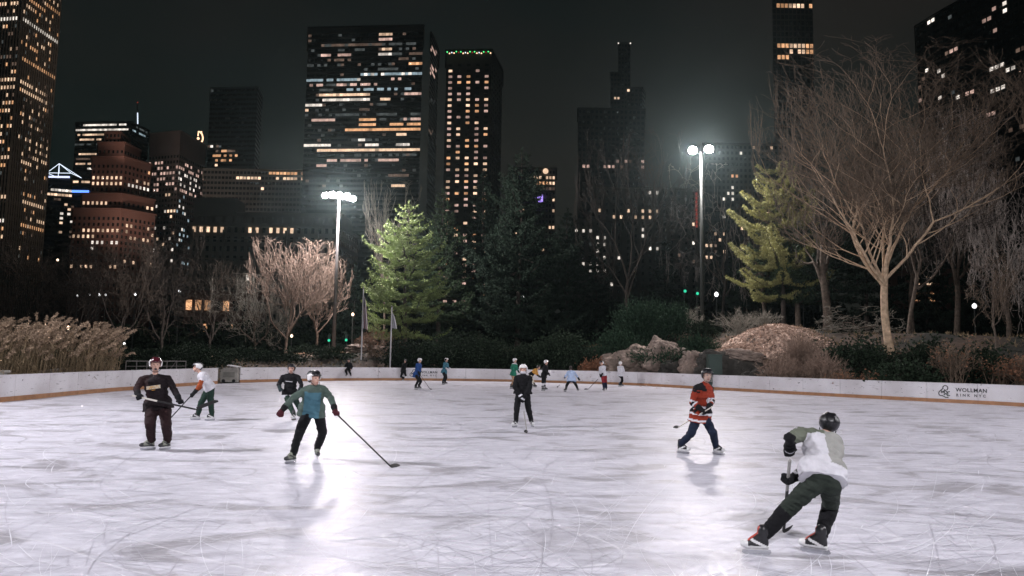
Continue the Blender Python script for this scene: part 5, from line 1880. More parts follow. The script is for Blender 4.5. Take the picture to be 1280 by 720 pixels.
# --- 9 hotel slab with gridded windows and festive lights
T = Tower('hotel_tower', 'slab tower with regular columns of pink lit windows and coloured lights along its roof', 'skyscraper', [(556, 150, 420), (613, 150, 418), (627, 150, 450)], 63, 1, 26, 3.45, 5.2, wall=['tower_dark', 'tower_dark'], wf=.40, hf=.40, top_blank=2)
rr = random.Random(5)
for fl in range(3, 46):
    for j in range(T.faces[0]['nb']):
        if rr.random() < (.78 if fl < 25 else .6): T.lit[(0, j, fl)] = rr.choice(('lit_pink', 'lit_pink', 'lit_warm', 'lit_orange'))
T.row(1, 614, 76, 626, 92, .4, 'lit_white'); T.row(1, 614, 64, 626, 80, .5, 'lit_white')
T.finish(cut_below=40)
for k in range(20):
    x = 559 + k * 2.85
    mb = MB(); c = P(x, 65 + (1.2 if k % 2 else 0) + .7 * math.sin(k), 417); mb.sphere(c, 0.42, 8, 5)
    mb.build('roof_light', M[('neon_green', 'neon_orange', 'neon_white', 'neon_orange', 'neon_green', 'neon_red')[k % 6]], T.root)
mb = MB(); c = P(583, 60, 432); mb.box((c.x, 432, T.top + 2.2), (12, 8, 5)); mb.build('roof_plant_room', M['tower_dark'], T.root)

# --- 10 black stepped towers
T = Tower('dark_tower', 'unlit broad block with stepped top, right of the gridded slab', 'building', [(722, 200, 520), (806, 200, 520)], 136, 0, 30, 4, 3, wall='tower_dark', wf=.6, hf=.5)
T.region(0, 725, 205, 806, 209, .45, ('lit_dimwarm', 'lit_pink')); T.row(0, 705, 222, 722, 222, .4, 'lit_dim'); T.finish(cut_below=30)
T = Tower('dark_tower', 'slender unlit pencil tower between two shoulders, taller than its neighbours', 'skyscraper', [(772.5, 120, 640), (788, 120, 640)], 54, 0, 14, 4, 3, wall='tower_black', wf=.6, hf=.5)
T.finish(cut_below=150)
for px, m_ in ((773, 'neon_white'), (788, 'neon_white')):
    mb = MB(); mb.sphere(P(px, 54, 639), .7, 8, 5); mb.build('beacon', M['lit_white'], T.root)
T = Tower('dark_tower', 'unlit shoulder tower left of the pencil tower', 'skyscraper', [(763, 120, 610), (775, 120, 610)], 91, 0, 16, 4, 3, wall='tower_dark', wf=.6, hf=.5); T.row(0, 769, 124, 771, 124, 1, 'lit_warm'); T.finish(cut_below=120)
T = Tower('dark_tower', 'unlit shoulder tower right of the pencil tower', 'skyscraper', [(783, 120, 600), (803, 120, 600), (806, 120, 610)], 110, 0, 16, 4, 3, wall='tower_dark', wf=.6, hf=.5)
T.row(0, 784, 111, 786, 111, 1, 'lit_warm'); T.finish(cut_below=110)

# --- 11 slim dark tower with three lit rows, cut by the top of the picture
T = Tower('skyscraper', 'slim black tower with two orange lit floors above the bare vase tree', 'skyscraper', [(966, 60, 470), (1017, 60, 470)], -25, 0, 22, 3.9, 2.6, wall=['tower_black', 'tower_black'], wf=.72, hf=.7)
for y in (5, 58, 68):
    T.row(0, 975, y, 985, y, .95, 'lit_orange'); T.row(0, 988, y, 1004, y, .95, 'lit_warm'); T.row(0, 1007, y, 1014, y, .9, 'lit_orange')
T.finish(cut_below=150)

# --- 12 the big dark building at the upper right
T = Tower('apartment_tower', 'huge dark building with scattered lit windows at the upper right', 'skyscraper', [(1147, 100, 400), (1182, 100, 380), (1300, 100, 330)], 34, 0, 40, 3.7, 2.9, wall=['tower_dark', 'tower_dark'], wf=.68, hf=.5, top_blank=0, dark=True)
W = [(0, 1160, 21, 1168, 23), (0, 1160, 88, 1176, 89), (0, 1144, 97, 1154, 97), (0, 1150, 111, 1153, 111), (0, 1178, 91, 1180, 91), (1, 1236, 12, 1244, 10), (1, 1224, 25, 1230, 22), (1, 1237, 13, 1244, 11), (1, 1236, 19, 1247, 17), (1, 1253, 2, 1256, 1), (1, 1253, 12, 1262, 9), (1, 1242, 41, 1248, 40),
     (1, 1182, 65, 1196, 63), (1, 1180, 70, 1184, 70), (1, 1238, 88, 1252, 86), (1, 1262, 82, 1268, 80), (1, 1241, 112, 1253, 109), (1, 1232, 121, 1238, 120), (1, 1236, 144, 1240, 143), (1, 1270, 65, 1279, 61), (1, 1275, 128, 1279, 127), (1, 1190, 122, 1200, 122), (0, 1166, 123, 1174, 123), (1, 1209, 116, 1213, 118), (0, 1140, 127, 1150, 126)]
for f, x0, y0, x1, y1 in W: T.row(f, x0, y0, x1, y1, .7, ('lit_pink', 'lit_dimwarm', 'lit_white')[x0 % 3])
T.region(1, 1180, 20, 1290, 300, .006, ('lit_dimwarm', 'lit_dim'))
T.finish(cut_below=20)

# --- 13 background blocks seen between the trees
T = Tower('theatre_building', 'block with three warm lit floors and a purple glowing sign above the big dark pine', 'building', [(640, 240, 340), (694, 240, 340)], 212, 1, 20, 2.6, 1.6, wall='stone_grey', wf=.6, hf=.5)
T.row(0, 664, 222.5, 694, 222, .9, 'lit_warm'); T.row(0, 664, 229, 682, 229, .9, 'lit_orange'); T.row(0, 686, 228, 694, 228, 1, 'lit_warm'); T.row(0, 668, 237, 694, 236, .4, 'lit_dimwarm'); T.region(0, 642, 236, 694, 262, .08); T.region(0, 642, 262, 690, 330, .02)
T.finish(cut_below=20)
mb = MB(); c = P(671, 248, 339); mb.box(c, (5.6, 0.6, 3.2)); mb.build('purple_sign', M['neon_purple'], T.root)
mb = MB(); c = P(682, 214, 339); mb.lathe(c, [(1.3, 0), (1.3, .3)], 14, axis=(0, -1, 0)); mb.build('roof_clock', M['lit_warm'], T.root)
T = Tower('apartment_building', 'dark apartment block with a sparse white dotted window grid behind the centre trees', 'building', [(716, 300, 300), (778, 300, 300)], 276, 0, 20, 2.72, 3.1, wall='stone_grey', wf=.32, hf=.45)
for (x, y) in ((725, 287), (735, 286), (745, 295), (754.5, 295), (745, 303), (754.5, 303), (735, 303), (746, 312), (745, 320), (755, 320), (774, 320), (726, 328), (745, 328), (755, 328), (735, 328), (726, 336), (745, 336), (754.5, 336), (736, 337), (736, 344), (745, 353), (765, 352)):
    T.row(0, x - 1, y, x + 1, y, 1, 'lit_white' if (x + y) % 3 else 'lit_dim')
T.finish(cut_below=12)
T = Tower('apartment_building', 'wide dark apartment block with one double row of dotted windows behind the dim bare tree', 'building', [(745, 260, 345), (880, 260, 345)], 236, 0, 20, 2.95, 3.5, wall='stone_grey', wf=.3, hf=.5)
for y in (262, 269): T.row(0, 750, y, 826, y, .75, 'lit_warm')
for x, y in ((812, 242), (821, 242), (803, 286), (803, 294), (813, 311), (820, 308)): T.row(0, x - 1, y, x + 1, y, 1, 'lit_white')
T.row(0, 864, 284, 874, 284, .8, 'lit_warm'); T.region(0, 840, 240, 880, 340, .06, ('lit_white', 'lit_dimwarm'))
T.finish(cut_below=20)
T = Tower('apartment_building', 'dark apartment block with scattered windows between taller mast and lit pine', 'building', [(880, 240, 360), (990, 240, 360)], 180, 0, 24, 2.9, 2.2, wall='tower_dark', wf=.5, hf=.5)
T.row(0, 932, 183.5, 966, 183, .6, 'lit_warm'); T.region(0, 914, 188, 926, 220, .4, ('lit_white', 'lit_orange')); T.region(0, 885, 296, 905, 320, .45, ('lit_warm', 'lit_dimwarm')); T.region(0, 862, 240, 885, 330, .1, ('lit_dim', 'lit_white')); T.region(0, 905, 235, 916, 320, .16, ('lit_white',)); T.region(0, 918, 230, 990, 330, .02)
T.finish(cut_below=20)
a, c = P(870.5, 240, 340), P(871.5, 285, 340)
vs_ = empty('vertical_sign', (a.x, 340, c.z)); tag(vs_, 'tall red vertical neon sign just left of the taller mast', 'sign')
for k in range(9):
    mb = MB(); z = c.z + (a.z - c.z) * (k + .5) / 9; mb.box((a.x, 340, z), (0.8, .3, 1.3)); mb.build('sign_letter', M['neon_red'], vs_)
mb = MB(); mb.box((a.x, 340.5, (a.z + c.z) / 2), (1.3, .4, a.z - c.z + 1)); mb.build('sign_board', M['tower_dark'], vs_)
T = Tower('apartment_building', 'low dark building with a lit ground floor behind the right hand trunks', 'building', [(1100, 380, 150), (1300, 380, 150)], 340, 0, 14, 3.3, 3.0, wall='brick_brown', wf=.5, hf=.5)
T.row(0, 1144, 367, 1164, 367, .9, 'lit_orange'); T.row(0, 1150, 325, 1157, 325, 1, 'lit_warm'); T.row(0, 1215, 368, 1222, 368, .0)
T.finish(cut_below=2)
# unseen spots added in mid-air to brighten the brick, wide and ribbed towers
for px, py, Y, E in ((125, 300, 395, 60000), (175, 300, 400, 50000), (140, 190, 425, 16000), (215, 250, 470, 22000), (20, 330, 300, 70000), (60, 120, 330, 60000)):
    L = bpy.data.lights.new('added_facade_spot', 'SPOT'); L.energy = E * 0.55; L.color = (1, .74, .62); L.spot_size = math.radians(95); L.spot_blend = 1; L.shadow_soft_size = 1
    o = bpy.data.objects.new('added_facade_spot', L); COL.objects.link(o); o.location = P(px, py, Y)
    o.rotation_euler = (math.radians(125), 0, 0)
# ================================================================== VEGETATION
def push_back(px, py, Y, r):
    """nothing may stand on the ice: move the spot outwards until it clears the boards"""
    for _ in range(60):
        c = P(px, py, Y)
        if float(rink_sd(np.array([c.x]), np.array([Y]))[0]) > r + .25: break
        Y += .25
    return Y


class Tubes:
    """many tapered branches gathered into one numpy mesh"""

    def __init__(s, n): s.n, s.V, s.F, s.c = n, [], [], 0

    def add(s, pts, rad):
        pts = np.asarray(pts, float)
        k = len(pts)
        t = np.gradient(pts, axis=0)
        t /= np.linalg.norm(t, axis=1)[:, None] + 1e-9
        ref = np.array([0.31, 0.87, 0.38]) if abs(t[0] @ np.array([0.31, 0.87, 0.38])) < .9 else np.array([1., 0, 0])
        u = np.cross(t, ref); u /= np.linalg.norm(u, axis=1)[:, None] + 1e-9
        w = np.cross(t, u)
        a = np.arange(s.n) * 2 * np.pi / s.n
        ring = pts[:, None, :] + np.asarray(rad)[:, None, None] * (np.cos(a)[None, :, None] * u[:, None, :] + np.sin(a)[None, :, None] * w[:, None, :])
        s.V.append(ring.reshape(-1, 3))
        i = np.arange(k - 1)[:, None] * s.n
        j = np.arange(s.n)[None, :]
        j2 = (j + 1) % s.n
        f = np.stack([i + j, i + j2, i + s.n + j2, i + s.n + j], -1).reshape(-1, 4) + s.c
        s.F.append(f)
        s.c += k * s.n

    def mesh(s, name):
        return np_mesh(name, np.concatenate(s.V), np.concatenate(s.F), True)


def unit(v): return v / (np.linalg.norm(v) + 1e-9)


def rotv(v, ax, a):
    ax = unit(ax)
    return v * math.cos(a) + np.cross(ax, v) * math.sin(a) + ax * (ax @ v) * (1 - math.cos(a))


def bare_tree(label, px, pybase, Y, ytop, xl, xr, seed=1, trunk_r=0.3, fork=0.25, n_main=4, spread=28, levels=6, wiggle=0.12, up=0.10, ends=2, sides=2, ratio=0.76, mats=('bark', 'twig_grey'), crown_bottom=None,
              droop=0.0, name='bare_tree', group=None, minr=0.010, lean=0, cat='tree', spread_k=1.0, zbase=None, bigl=2, depthk=.85):
    rng = np.random.default_rng(seed)
    c = P(px, pybase, Y)
    z0 = gz(c.x, Y) - 0.15 if zbase is None else zbase
    ztop = P(px, ytop, Y).z
    H = ztop - z0
    x0, x1 = P(xl, (ytop + pybase) / 2, Y).x, P(xr, (ytop + pybase) / 2, Y).x
    br = []      # (level, pts, radii)

    def grow(p, d, L, r, lvl, nseg=5):
        pts, rad = [p.copy()], [r]
        r1 = r * (0.62 if lvl < levels else 0.4)
        dd = d.copy()
        kids = []
        for i in range(nseg):
            dd = unit(dd + rng.normal(0, wiggle, 3) + np.array([0, 0, up - droop * lvl / levels]))
            p = p + dd * (L / nseg)
            pts.append(p.copy())
            rad.append(r + (r1 - r) * (i + 1) / nseg)
            if lvl < levels and i < nseg - 1 and i >= 1 and rng.random() < sides / (nseg - 2): kids.append((p.copy(), dd.copy(), rad[-1], .8))
        br.append((lvl, pts, rad))
        if lvl >= levels: return
        a0 = rng.uniform(0, 2 * PI)
        for k in range(ends):
            ax = rotv(unit(np.cross(dd, [0.3, 0.4, 0.86])), dd, a0 + k * 2 * PI / ends + rng.normal(0, .3))
            grow(p, rotv(dd, ax, math.radians(spread * spread_k ** lvl * rng.uniform(.5, 1.1))), L * ratio * rng.uniform(.8, 1.15), max(r1 * (.85 if k == 0 else .7), minr), lvl + 1)
        for (q, e, rr_, f) in kids:
            ax = rotv(unit(np.cross(e, [0.3, 0.4, 0.86])), e, rng.uniform(0, 2 * PI))
            grow(q, rotv(e, ax, math.radians(spread * rng.uniform(.9, 1.7))), L * ratio * f * rng.uniform(.6, 1.0), max(rr_ * .5, minr), lvl + 1 if rng.random() < .6 or lvl + 2 > levels else lvl + 2)

    th = H * fork
    base = np.array([c.x, Y, z0])
    trunk_top = base + np.array([lean * th, 0, th])
    tp = [base + (trunk_top - base) * t_ + np.array([math.sin(t_ * 3 + seed) * .04 * H * fork, math.cos(t_ * 4 + seed) * .03 * H * fork, 0]) * (t_ * (1)) for t_ in np.linspace(0, 1, 7)]
    trr = [trunk_r * (1.35 if i == 0 else 1.0 - .22 * i / 6) for i in range(7)]
    top_ = tp[-1]
    for k in range(n_main):
        a = 2 * PI * k / n_main + rng.normal(0, .35)
        tilt = math.radians(spread * rng.uniform(.55, 1.25))
        if n_main > 3 and k == n_main - 1: tilt *= .2
        d = np.array([math.sin(tilt) * math.cos(a), math.sin(tilt) * math.sin(a), math.cos(tilt)])
        grow(top_ - np.array([0, 0, rng.uniform(0, th * .25)]), d, H * (1 - fork) * (1 - ratio) * 1.15, trunk_r * min(.66, 1.2 / math.sqrt(n_main)), 1)
    # fit the crown to its place: scale the grown limbs about the fork
    allp = np.concatenate([np.asarray(b_[1]) for b_ in br])
    q = np.percentile(allp, [3, 97.5], axis=0)
    sx0 = (x0 - top_[0]) / min(q[0][0] - top_[0], -.3)
    sx1 = (x1 - top_[0]) / max(q[1][0] - top_[0], .3)
    sz = (ztop - top_[2]) / max(q[1][2] - top_[2], .5)
    hw = (x1 - x0) / 2 * depthk
    sy = hw / max(abs(q[0][1] - top_[1]), abs(q[1][1] - top_[1]), .3)
    big, small = Tubes(7), Tubes(3)
    zf = gz(c.x, Y) + .1
    big.add(tp, trr)
    for lvl, pts, rad in br:
        A = np.asarray(pts) - top_
        A[:, 0] *= np.where(A[:, 0] < 0, max(sx0, .15), max(sx1, .15))
        A[:, 1] *= sy
        A[:, 1] = np.where(np.abs(A[:, 1]) > hw, np.sign(A[:, 1]) * (hw + (np.abs(A[:, 1]) - hw) * .15), A[:, 1])
        A[:, 2] = np.where(A[:, 2] > 0, A[:, 2] * sz, A[:, 2] * min(sz, 1.2))
        A += top_
        A[:, 0] = np.where(A[:, 0] > x1, x1 + (A[:, 0] - x1) * .10, np.where(A[:, 0] < x0, x0 + (A[:, 0] - x0) * .10, A[:, 0]))
        over = A[:, 2] > ztop
        A[:, 2] = np.where(over, ztop + np.minimum((A[:, 2] - ztop) * .30, H * .035 + .2 * len(pts) * rad[0]), A[:, 2])
        A[:, 2] = np.maximum(A[:, 2], zf)
        (big if lvl <= bigl else small).add(A, np.maximum(rad, minr))
    root = empty(name, (c.x, Y, z0))
    tag(root, label, cat, group)
    mesh_obj('trunk', big.mesh('trunk'), root, M[mats[0]])
    mesh_obj('crown', small.mesh('crown'), root, M[mats[1]])
    return root


def tufts(centers, dirs, size, k, rng, spread=0.9, width=0.16, updir=0.0):
    """k thin needle blades at every centre -> V, F (triangles)"""
    n = len(centers)
    D = np.repeat(dirs, k, 0) + rng.normal(0, spread, (n * k, 3))
    D[:, 2] += updir
    D /= np.linalg.norm(D, axis=1)[:, None] + 1e-9
    C = np.repeat(centers, k, 0)
    S = size * rng.uniform(.6, 1.25, (n * k, 1))
    W = np.cross(D, rng.normal(0, 1, (n * k, 3)))
    W /= np.linalg.norm(W, axis=1)[:, None] + 1e-9
    a = C - W * S * width
    b_ = C + W * S * width
    e = C + D * S
    V = np.stack([a, b_, e], 1).reshape(-1, 3)
    return V, np.arange(n * k * 3).reshape(-1, 3)


def pine(label, px, pybase, Y, ytop, halfw, seed=1, mats=('bark_dark', 'needles'), first=0.18, gap=0.85, tuft=0.26, k=7, group=None, zbase=None, name='pine_tree', profile=None, left=1.0, right=1.0, trunk_r=None, up=0.1, jitter=.25, dens=1.0, flat=1.0, sidek=.36):
    rng = np.random.default_rng(seed)
    c = P(px, pybase, Y)
    z0 = (gz(c.x, Y) - .15) if zbase is None else zbase
    ztop = P(px, ytop, Y).z
    H = ztop - z0
    tr = trunk_r or H * .013
    tk = Tubes(8)
    zz = np.linspace(0, 1, 12)
    tpts = np.stack([c.x + .12 * np.sin(zz * 5 + seed), Y + .1 * np.cos(zz * 4 + seed), z0 + zz * H], 1)
    tk.add(tpts, tr * (1.25 - zz * 1.15))
    limb = Tubes(4)
    C, D = [], []
    z = first * H
    while z < H - .25:
        t_ = (z / H - first) / (1 - first)
        pr = profile(t_) if profile else (1 - t_) ** .75 * (0.72 + .28 * math.sin(min(1, t_ * 5) * PI / 2))
        nb = int(rng.integers(5, 8)) if t_ < .8 else 4
        a0 = rng.uniform(0, 6.28)
        tier = rng.uniform(1 - jitter, 1 + jitter)
        for q in range(nb):
            a = a0 + 2 * PI * q / nb + rng.normal(0, .22)
            L = max(halfw * pr * tier * rng.uniform(.72, 1.15), .3)
            L *= (right if math.cos(a) > 0 else left) ** abs(math.cos(a))
            d = np.array([math.cos(a), math.sin(a), 0])
            n = 7
            s_ = np.linspace(0, 1, n)
            sag = rng.uniform(-.04, .10) + (.28 * t_ if up else 0)
            B = np.stack([tpts[0, 0] * 0 + c.x + d[0] * L * s_, Y + d[1] * L * s_, z0 + z + L * (sag * s_ - .16 * np.sin(s_ * PI) + up * s_ ** 2)], 1)
            B[1:] += rng.normal(0, .03 * L ** .5, (n - 1, 3))
            limb.add(B, np.linspace(max(.018, L * .016), .008, n))
            m_ = max(2, int(L / .30 * dens))
            for w in range(m_):
                u = .18 + .82 * (w + rng.random() * .6) / m_
                u = min(u, .99)
                i0 = min(int(u * (n - 1)), n - 2)
                fr_ = u * (n - 1) - i0
                p0 = B[i0] * (1 - fr_) + B[i0 + 1] * fr_
                for sg in (-1, 1):
                    sl = L * sidek * (1 - u) ** .6 * rng.uniform(.5, 1.15) + .14
                    sd = np.array([d[0] * .6 - sg * d[1], d[1] * .6 + sg * d[0], rng.normal(.06, .08)])
                    sd /= np.linalg.norm(sd)
                    kk = max(1, int(sl / .20))
                    for y in range(kk):
                        C.append(p0 + sd * sl * (y + 1) / kk + np.array([0, 0, .05 * (y / kk)]))
                        D.append(sd * .7 + np.array([0, 0, .35 * flat]))
            C.append(B[-1]); D.append(d * .8 + np.array([0, 0, .4]))
        z += gap * (1 - .4 * t_) * rng.uniform(.8, 1.2)
    for w in range(6):
        C.append(np.array([c.x, Y, z0 + H - .12 * w])); D.append(np.array([0, 0, 1.]))
    V, F_ = tufts(np.array(C), np.array(D), tuft, k, rng)
    root = empty(name, (c.x, Y, z0))
    tag(root, label, 'tree', group)
    to = mesh_obj('trunk', tk.mesh('trunk'), root, M[mats[0]])
    mesh_obj('branches', limb.mesh('branches'), to, M[mats[0]])
    mesh_obj('crown', np_mesh('crown', V, F_), root, M[mats[1]])
    return root


def shrub(label, px, py, Y, w, h, seed=1, mats=('bark_dark', 'leaves_dark'), n=1500, leaf=.10, name='shrub', group=None, stems=10, dz=0.0, d=None, up=0.2, wide=.45, clump=26, cat='shrub'):
    """leafy bush: stems and leaves gathered in uneven clumps"""
    rng = np.random.default_rng(seed)
    Y = push_back(px, py, Y, w * .42)
    c = P(px, py, Y)
    z0 = gz(c.x, Y) - .1 + dz
    d = d or w
    st = Tubes(4)
    cl = []
    for i in range(clump):
        a, r = rng.uniform(0, 2 * PI), math.sqrt(rng.random())
        hh = h * (1 - .45 * r * r) * rng.uniform(.35, 1.0)
        cl.append(np.array([c.x + w / 2 * r * math.cos(a), Y + d / 2 * r * math.sin(a), z0 + hh]))
    for i in range(min(stems, len(cl))):
        b0 = np.array([c.x + rng.normal(0, w * .08), Y + rng.normal(0, .1), z0])
        mid = (b0 + cl[i]) / 2 + np.array([0, 0, .15 * h])
        st.add([b0, mid, cl[i]], [.03, .02, .01])
    cl = np.array(cl)
    k = rng.integers(0, len(cl), n)
    sz = np.array([w * .13, d * .13, h * .12]) * 1.15
    C = cl[k] + rng.normal(0, 1, (n, 3)) * sz
    C[:, 2] = np.maximum(C[:, 2], z0 + .05)
    D = (C - np.array([c.x, Y, z0 + h * .3]))
    D /= np.linalg.norm(D, axis=1)[:, None] + 1e-6
    V, F_ = tufts(C, D, leaf, 3, rng, .7, wide, up)
    root = empty(name, (c.x, Y, z0))
    tag(root, label, cat, group)
    mesh_obj('stems', st.mesh('stems'), root, M[mats[0]])
    mesh_obj('leaves', np_mesh('leaves', V, F_), root, M[mats[1]])
    return root


def twiggy(label, px, py, Y, w, h, seed=1, m_='twig_tan', n=30, name='bare_shrub', group=None, lean=0.0, leaves=0, leafmat='leaves_rust', dz=0, r=.012, sub=5):
    rng = np.random.default_rng(seed)
    Y = push_back(px, py, Y, w * .36)
    c = P(px, py, Y)
    z0 = gz(c.x, Y) - .1 + dz
    T_ = Tubes(3)
    tips = []
    for i in range(n):
        a = rng.uniform(0, 2 * PI)
        rr = rng.random() ** .6
        b0 = np.array([c.x + rng.normal(0, w * .10), Y + rng.normal(0, w * .08), z0])
        e = np.array([c.x + w / 2 * rr * math.cos(a) + lean * h, Y + w / 2 * rr * math.sin(a), z0 + h * rng.uniform(.55, 1.0) * (1 - .35 * rr * rr)])
        pts = [b0 + (e - b0) * t_ + rng.normal(0, .03 * h, 3) * t_ + np.array([0, 0, .12 * h * math.sin(t_ * PI)]) for t_ in np.linspace(0, 1, 6)]
        T_.add(pts, np.linspace(r * 1.6, r * .7, 6))
        for q in range(sub):
            j = int(rng.integers(2, 5))
            s0 = pts[j]
            dv = unit((pts[j] - pts[j - 1]) / (np.linalg.norm(pts[j] - pts[j - 1]) + 1e-6) + rng.normal(0, .55, 3) + np.array([0, 0, .25])) * h * rng.uniform(.12, .32)
            p2 = [s0, s0 + dv * .5 + rng.normal(0, .02 * h, 3), s0 + dv]
            T_.add(p2, [r * .8, r * .65, r * .5])
            tips.append(s0 + dv); tips.append(p2[1])
            for _ in range(2):
                dv2 = unit(dv + rng.normal(0, .5, 3) * np.linalg.norm(dv)) * h * .12
                T_.add([p2[1], p2[1] + dv2], [r * .6, r * .4])
                tips.append(p2[1] + dv2)
    root = empty(name, (c.x, Y, z0))
    tag(root, label, 'shrub', group)
    mesh_obj('stems', T_.mesh('stems'), root, M[m_])
    if leaves:
        C = np.array(tips)
        C = C[rng.integers(0, len(C), leaves)] + rng.normal(0, .06, (leaves, 3))
        V, F_ = tufts(C, rng.normal(0, 1, (leaves, 3)), .09, 2, rng, .6, .4)
        mesh_obj('leaves', np_mesh('leaves', V, F_), root, M[leafmat])
    return root


# ---- the pink bare trees left of the mast
bare_tree('pink lit bare tree of dense upright twigs, left one beside the tall mast', 357, 444, 79, 303, 318, 414, 11, .17, .22, 5, 30, 6, .15, .10, 2, 1.8, .80, ('bark_pink', 'bark_pink'), minr=.020, group=None)
bare_tree('pink lit bare tree whose twigs cross behind the tall mast pole', 395, 442, 82, 322, 370, 434, 12, .15, .25, 4, 26, 6, .13, .10, 2, 2, .80, ('bark_pink', 'bark_pink'), minr=.018)
bare_tree('low bare tree with tangled twigs in front of the orange shop windows', 318, 448, 84, 348, 268, 352, 13, .15, .2, 4, 34, 6, .18, .02, 2, 2, .80, ('bark', 'twig_grey'), minr=.016)
# ---- dim bare trees on the far left
for i, (px, yb, Y, yt, xl, xr, lab) in enumerate((
        (20, 440, 95, 300, -40, 80, 'dim bare tree at the left edge beneath the ribbed tower'), (92, 440, 88, 312, 45, 135, 'dim bare tree standing behind the reeds'),
        (150, 440, 84, 300, 105, 200, 'dim bare tree in front of the foot of the brick tower'), (202, 444, 90, 288, 165, 250, 'dim bare tree in front of the wide dotted tower'),
        (262, 446, 92, 330, 225, 300, 'dim bare tree in front of the classical building'), (60, 442, 120, 330, 20, 110, 'fainter bare tree behind the left dim trees'))):
    bare_tree(lab, px, yb, Y, yt, xl, xr, 30 + i, .2, .25, 4, 30, 6, .15, .05, 2, 1.8, .8, ('bark_dark', 'bark_dark' if i % 2 else 'bark'), minr=.015)
# ---- lit white pine right of the mast, dark pines behind
pine('floodlit white pine with layered pale green boughs, right of the tall mast', 505, 455, 79, 252, 5.9, 21, ('bark_dark', 'needles_lit_pale'), .14, 1.25, .23, 12, flat=.5, left=1.12, right=1.02, jitter=.3, dens=1.15,
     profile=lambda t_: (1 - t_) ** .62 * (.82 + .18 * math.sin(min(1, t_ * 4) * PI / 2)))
pine('dark green pine directly behind the floodlit white pine', 548, 452, 92, 236, 5.0, 22, ('bark_dark', 'needles'), .2, 1.0, .34, 7)
pine('big dark pine with spreading layered boughs, tallest of the centre trees', 648, 452, 90, 186, 8.2, 23, ('bark_dark', 'needles_dark'), .10, 1.15, .38, 7, jitter=.35)
pine('narrow dark pine between the floodlit pine and the big dark pine', 600, 452, 97, 214, 4.6, 24, ('bark_dark', 'needles_dark'), .15, 1.1, .38, 7)
pine('dark shaggy pine to the right of the big dark pine', 708, 452, 99, 262, 5.4, 25, ('bark_dark', 'needles_dark'), .12, 1.1, .38, 7)
bare_tree('grey bare tree top showing above the floodlit pine', 478, 452, 90, 232, 455, 520, 26, .16, .4, 4, 26, 5, .16, .06, 2, 2, .8, ('bark', 'twig_grey'), minr=.018)
# ---- dim bare trees centre right
bare_tree('dim bare tree forking wide in the middle, behind the juniper shrubs', 785, 420, 80, 176, 722, 850, 41, .22, .32, 5, 30, 6, .12, .06, 2, 1.6, .78, ('bark_dark', 'bark_dark'), minr=.014)
bare_tree('bare tree with pale upper twigs beside the taller mast', 905, 405, 84, 215, 832, 930, 42, .2, .35, 4, 40, 5, .2, -.02, 2, 2, .8, ('bark_dark', 'twig_lit_pale'), minr=.018)
# ---- lit pine right of the taller mast and its dark neighbours
pine('half lit pine with long pale boughs reaching left toward the taller mast', 978, 402, 68, 212, 4.6, 51, ('bark_dark', 'needles_lit_cream'), .24, 1.45, .22, 13, left=1.0, right=.9, flat=.45, dens=2.3, sidek=.27, profile=lambda t_: .45 + .5 * math.sin((1 - t_) * PI * .8) if t_ < .93 else .35)
pine('dark green pine behind the half lit pine', 996, 402, 69, 205, 4.9, 52, ('bark', 'needles'), .22, 1.0, .30, 7)
pine('dark green pine between the half lit pine and the great vase shaped tree', 1037, 402, 66, 232, 4.6, 53, ('bark', 'needles_dark'), .26, 1.0, .30, 7)
pine('dark pine mostly hidden behind the great vase shaped tree', 1085, 405, 76, 240, 5.0, 54, ('bark_dark', 'needles_dark'), .2, 1.1, .34, 7)
# ---- the big vase-shaped tree
bare_tree('great vase shaped bare tree with tan bark fanning high over the right bank', 1113, 452, 50, 92, 966, 1268, 61, .27, .30, 8, 27, 7, .08, .085, 2, 1.85, .80, ('bark_pale', 'twig_tan'), minr=.010, lean=-.07, bigl=4, depthk=.5)
bare_tree('slim second stem tree leaning right beside the great vase shaped tree', 1136, 430, 56, 200, 1110, 1230, 62, .16, .35, 4, 26, 6, .10, .05, 2, 1.5, .8, ('bark', 'bark_dark'), minr=.011, lean=.12)
bare_tree('bare tree with lit pale curling outer twigs at the upper right', 1197, 425, 60, 148, 1150, 1285, 63, .24, .30, 5, 34, 6, .17, .03, 2, 2, .80, ('bark', 'twig_lit_pale'), minr=.014)
bare_tree('bare tree at the far right edge with drooping lit pale twigs', 1262, 440, 54, 215, 1205, 1330, 64, .2, .22, 5, 40, 6, .2, -.02, 2, 2, .8, ('bark', 'twig_lit_pale'), minr=.013)
bare_tree('thin bare sapling near the right edge in front of the bank', 1246, 450, 46, 318, 1212, 1276, 65, .07, .3, 4, 38, 5, .18, .0, 2, 2, .8, ('bark', 'twig_tan'), minr=.010)
bare_tree('low fallen looking bare tree with horizontal pale branches beneath the dark pines', 1075, 425, 57, 385, 1030, 1115, 66, .08, .3, 5, 60, 5, .25, -.05, 2, 1.6, .8, ('bark', 'twig_grey'), minr=.013)
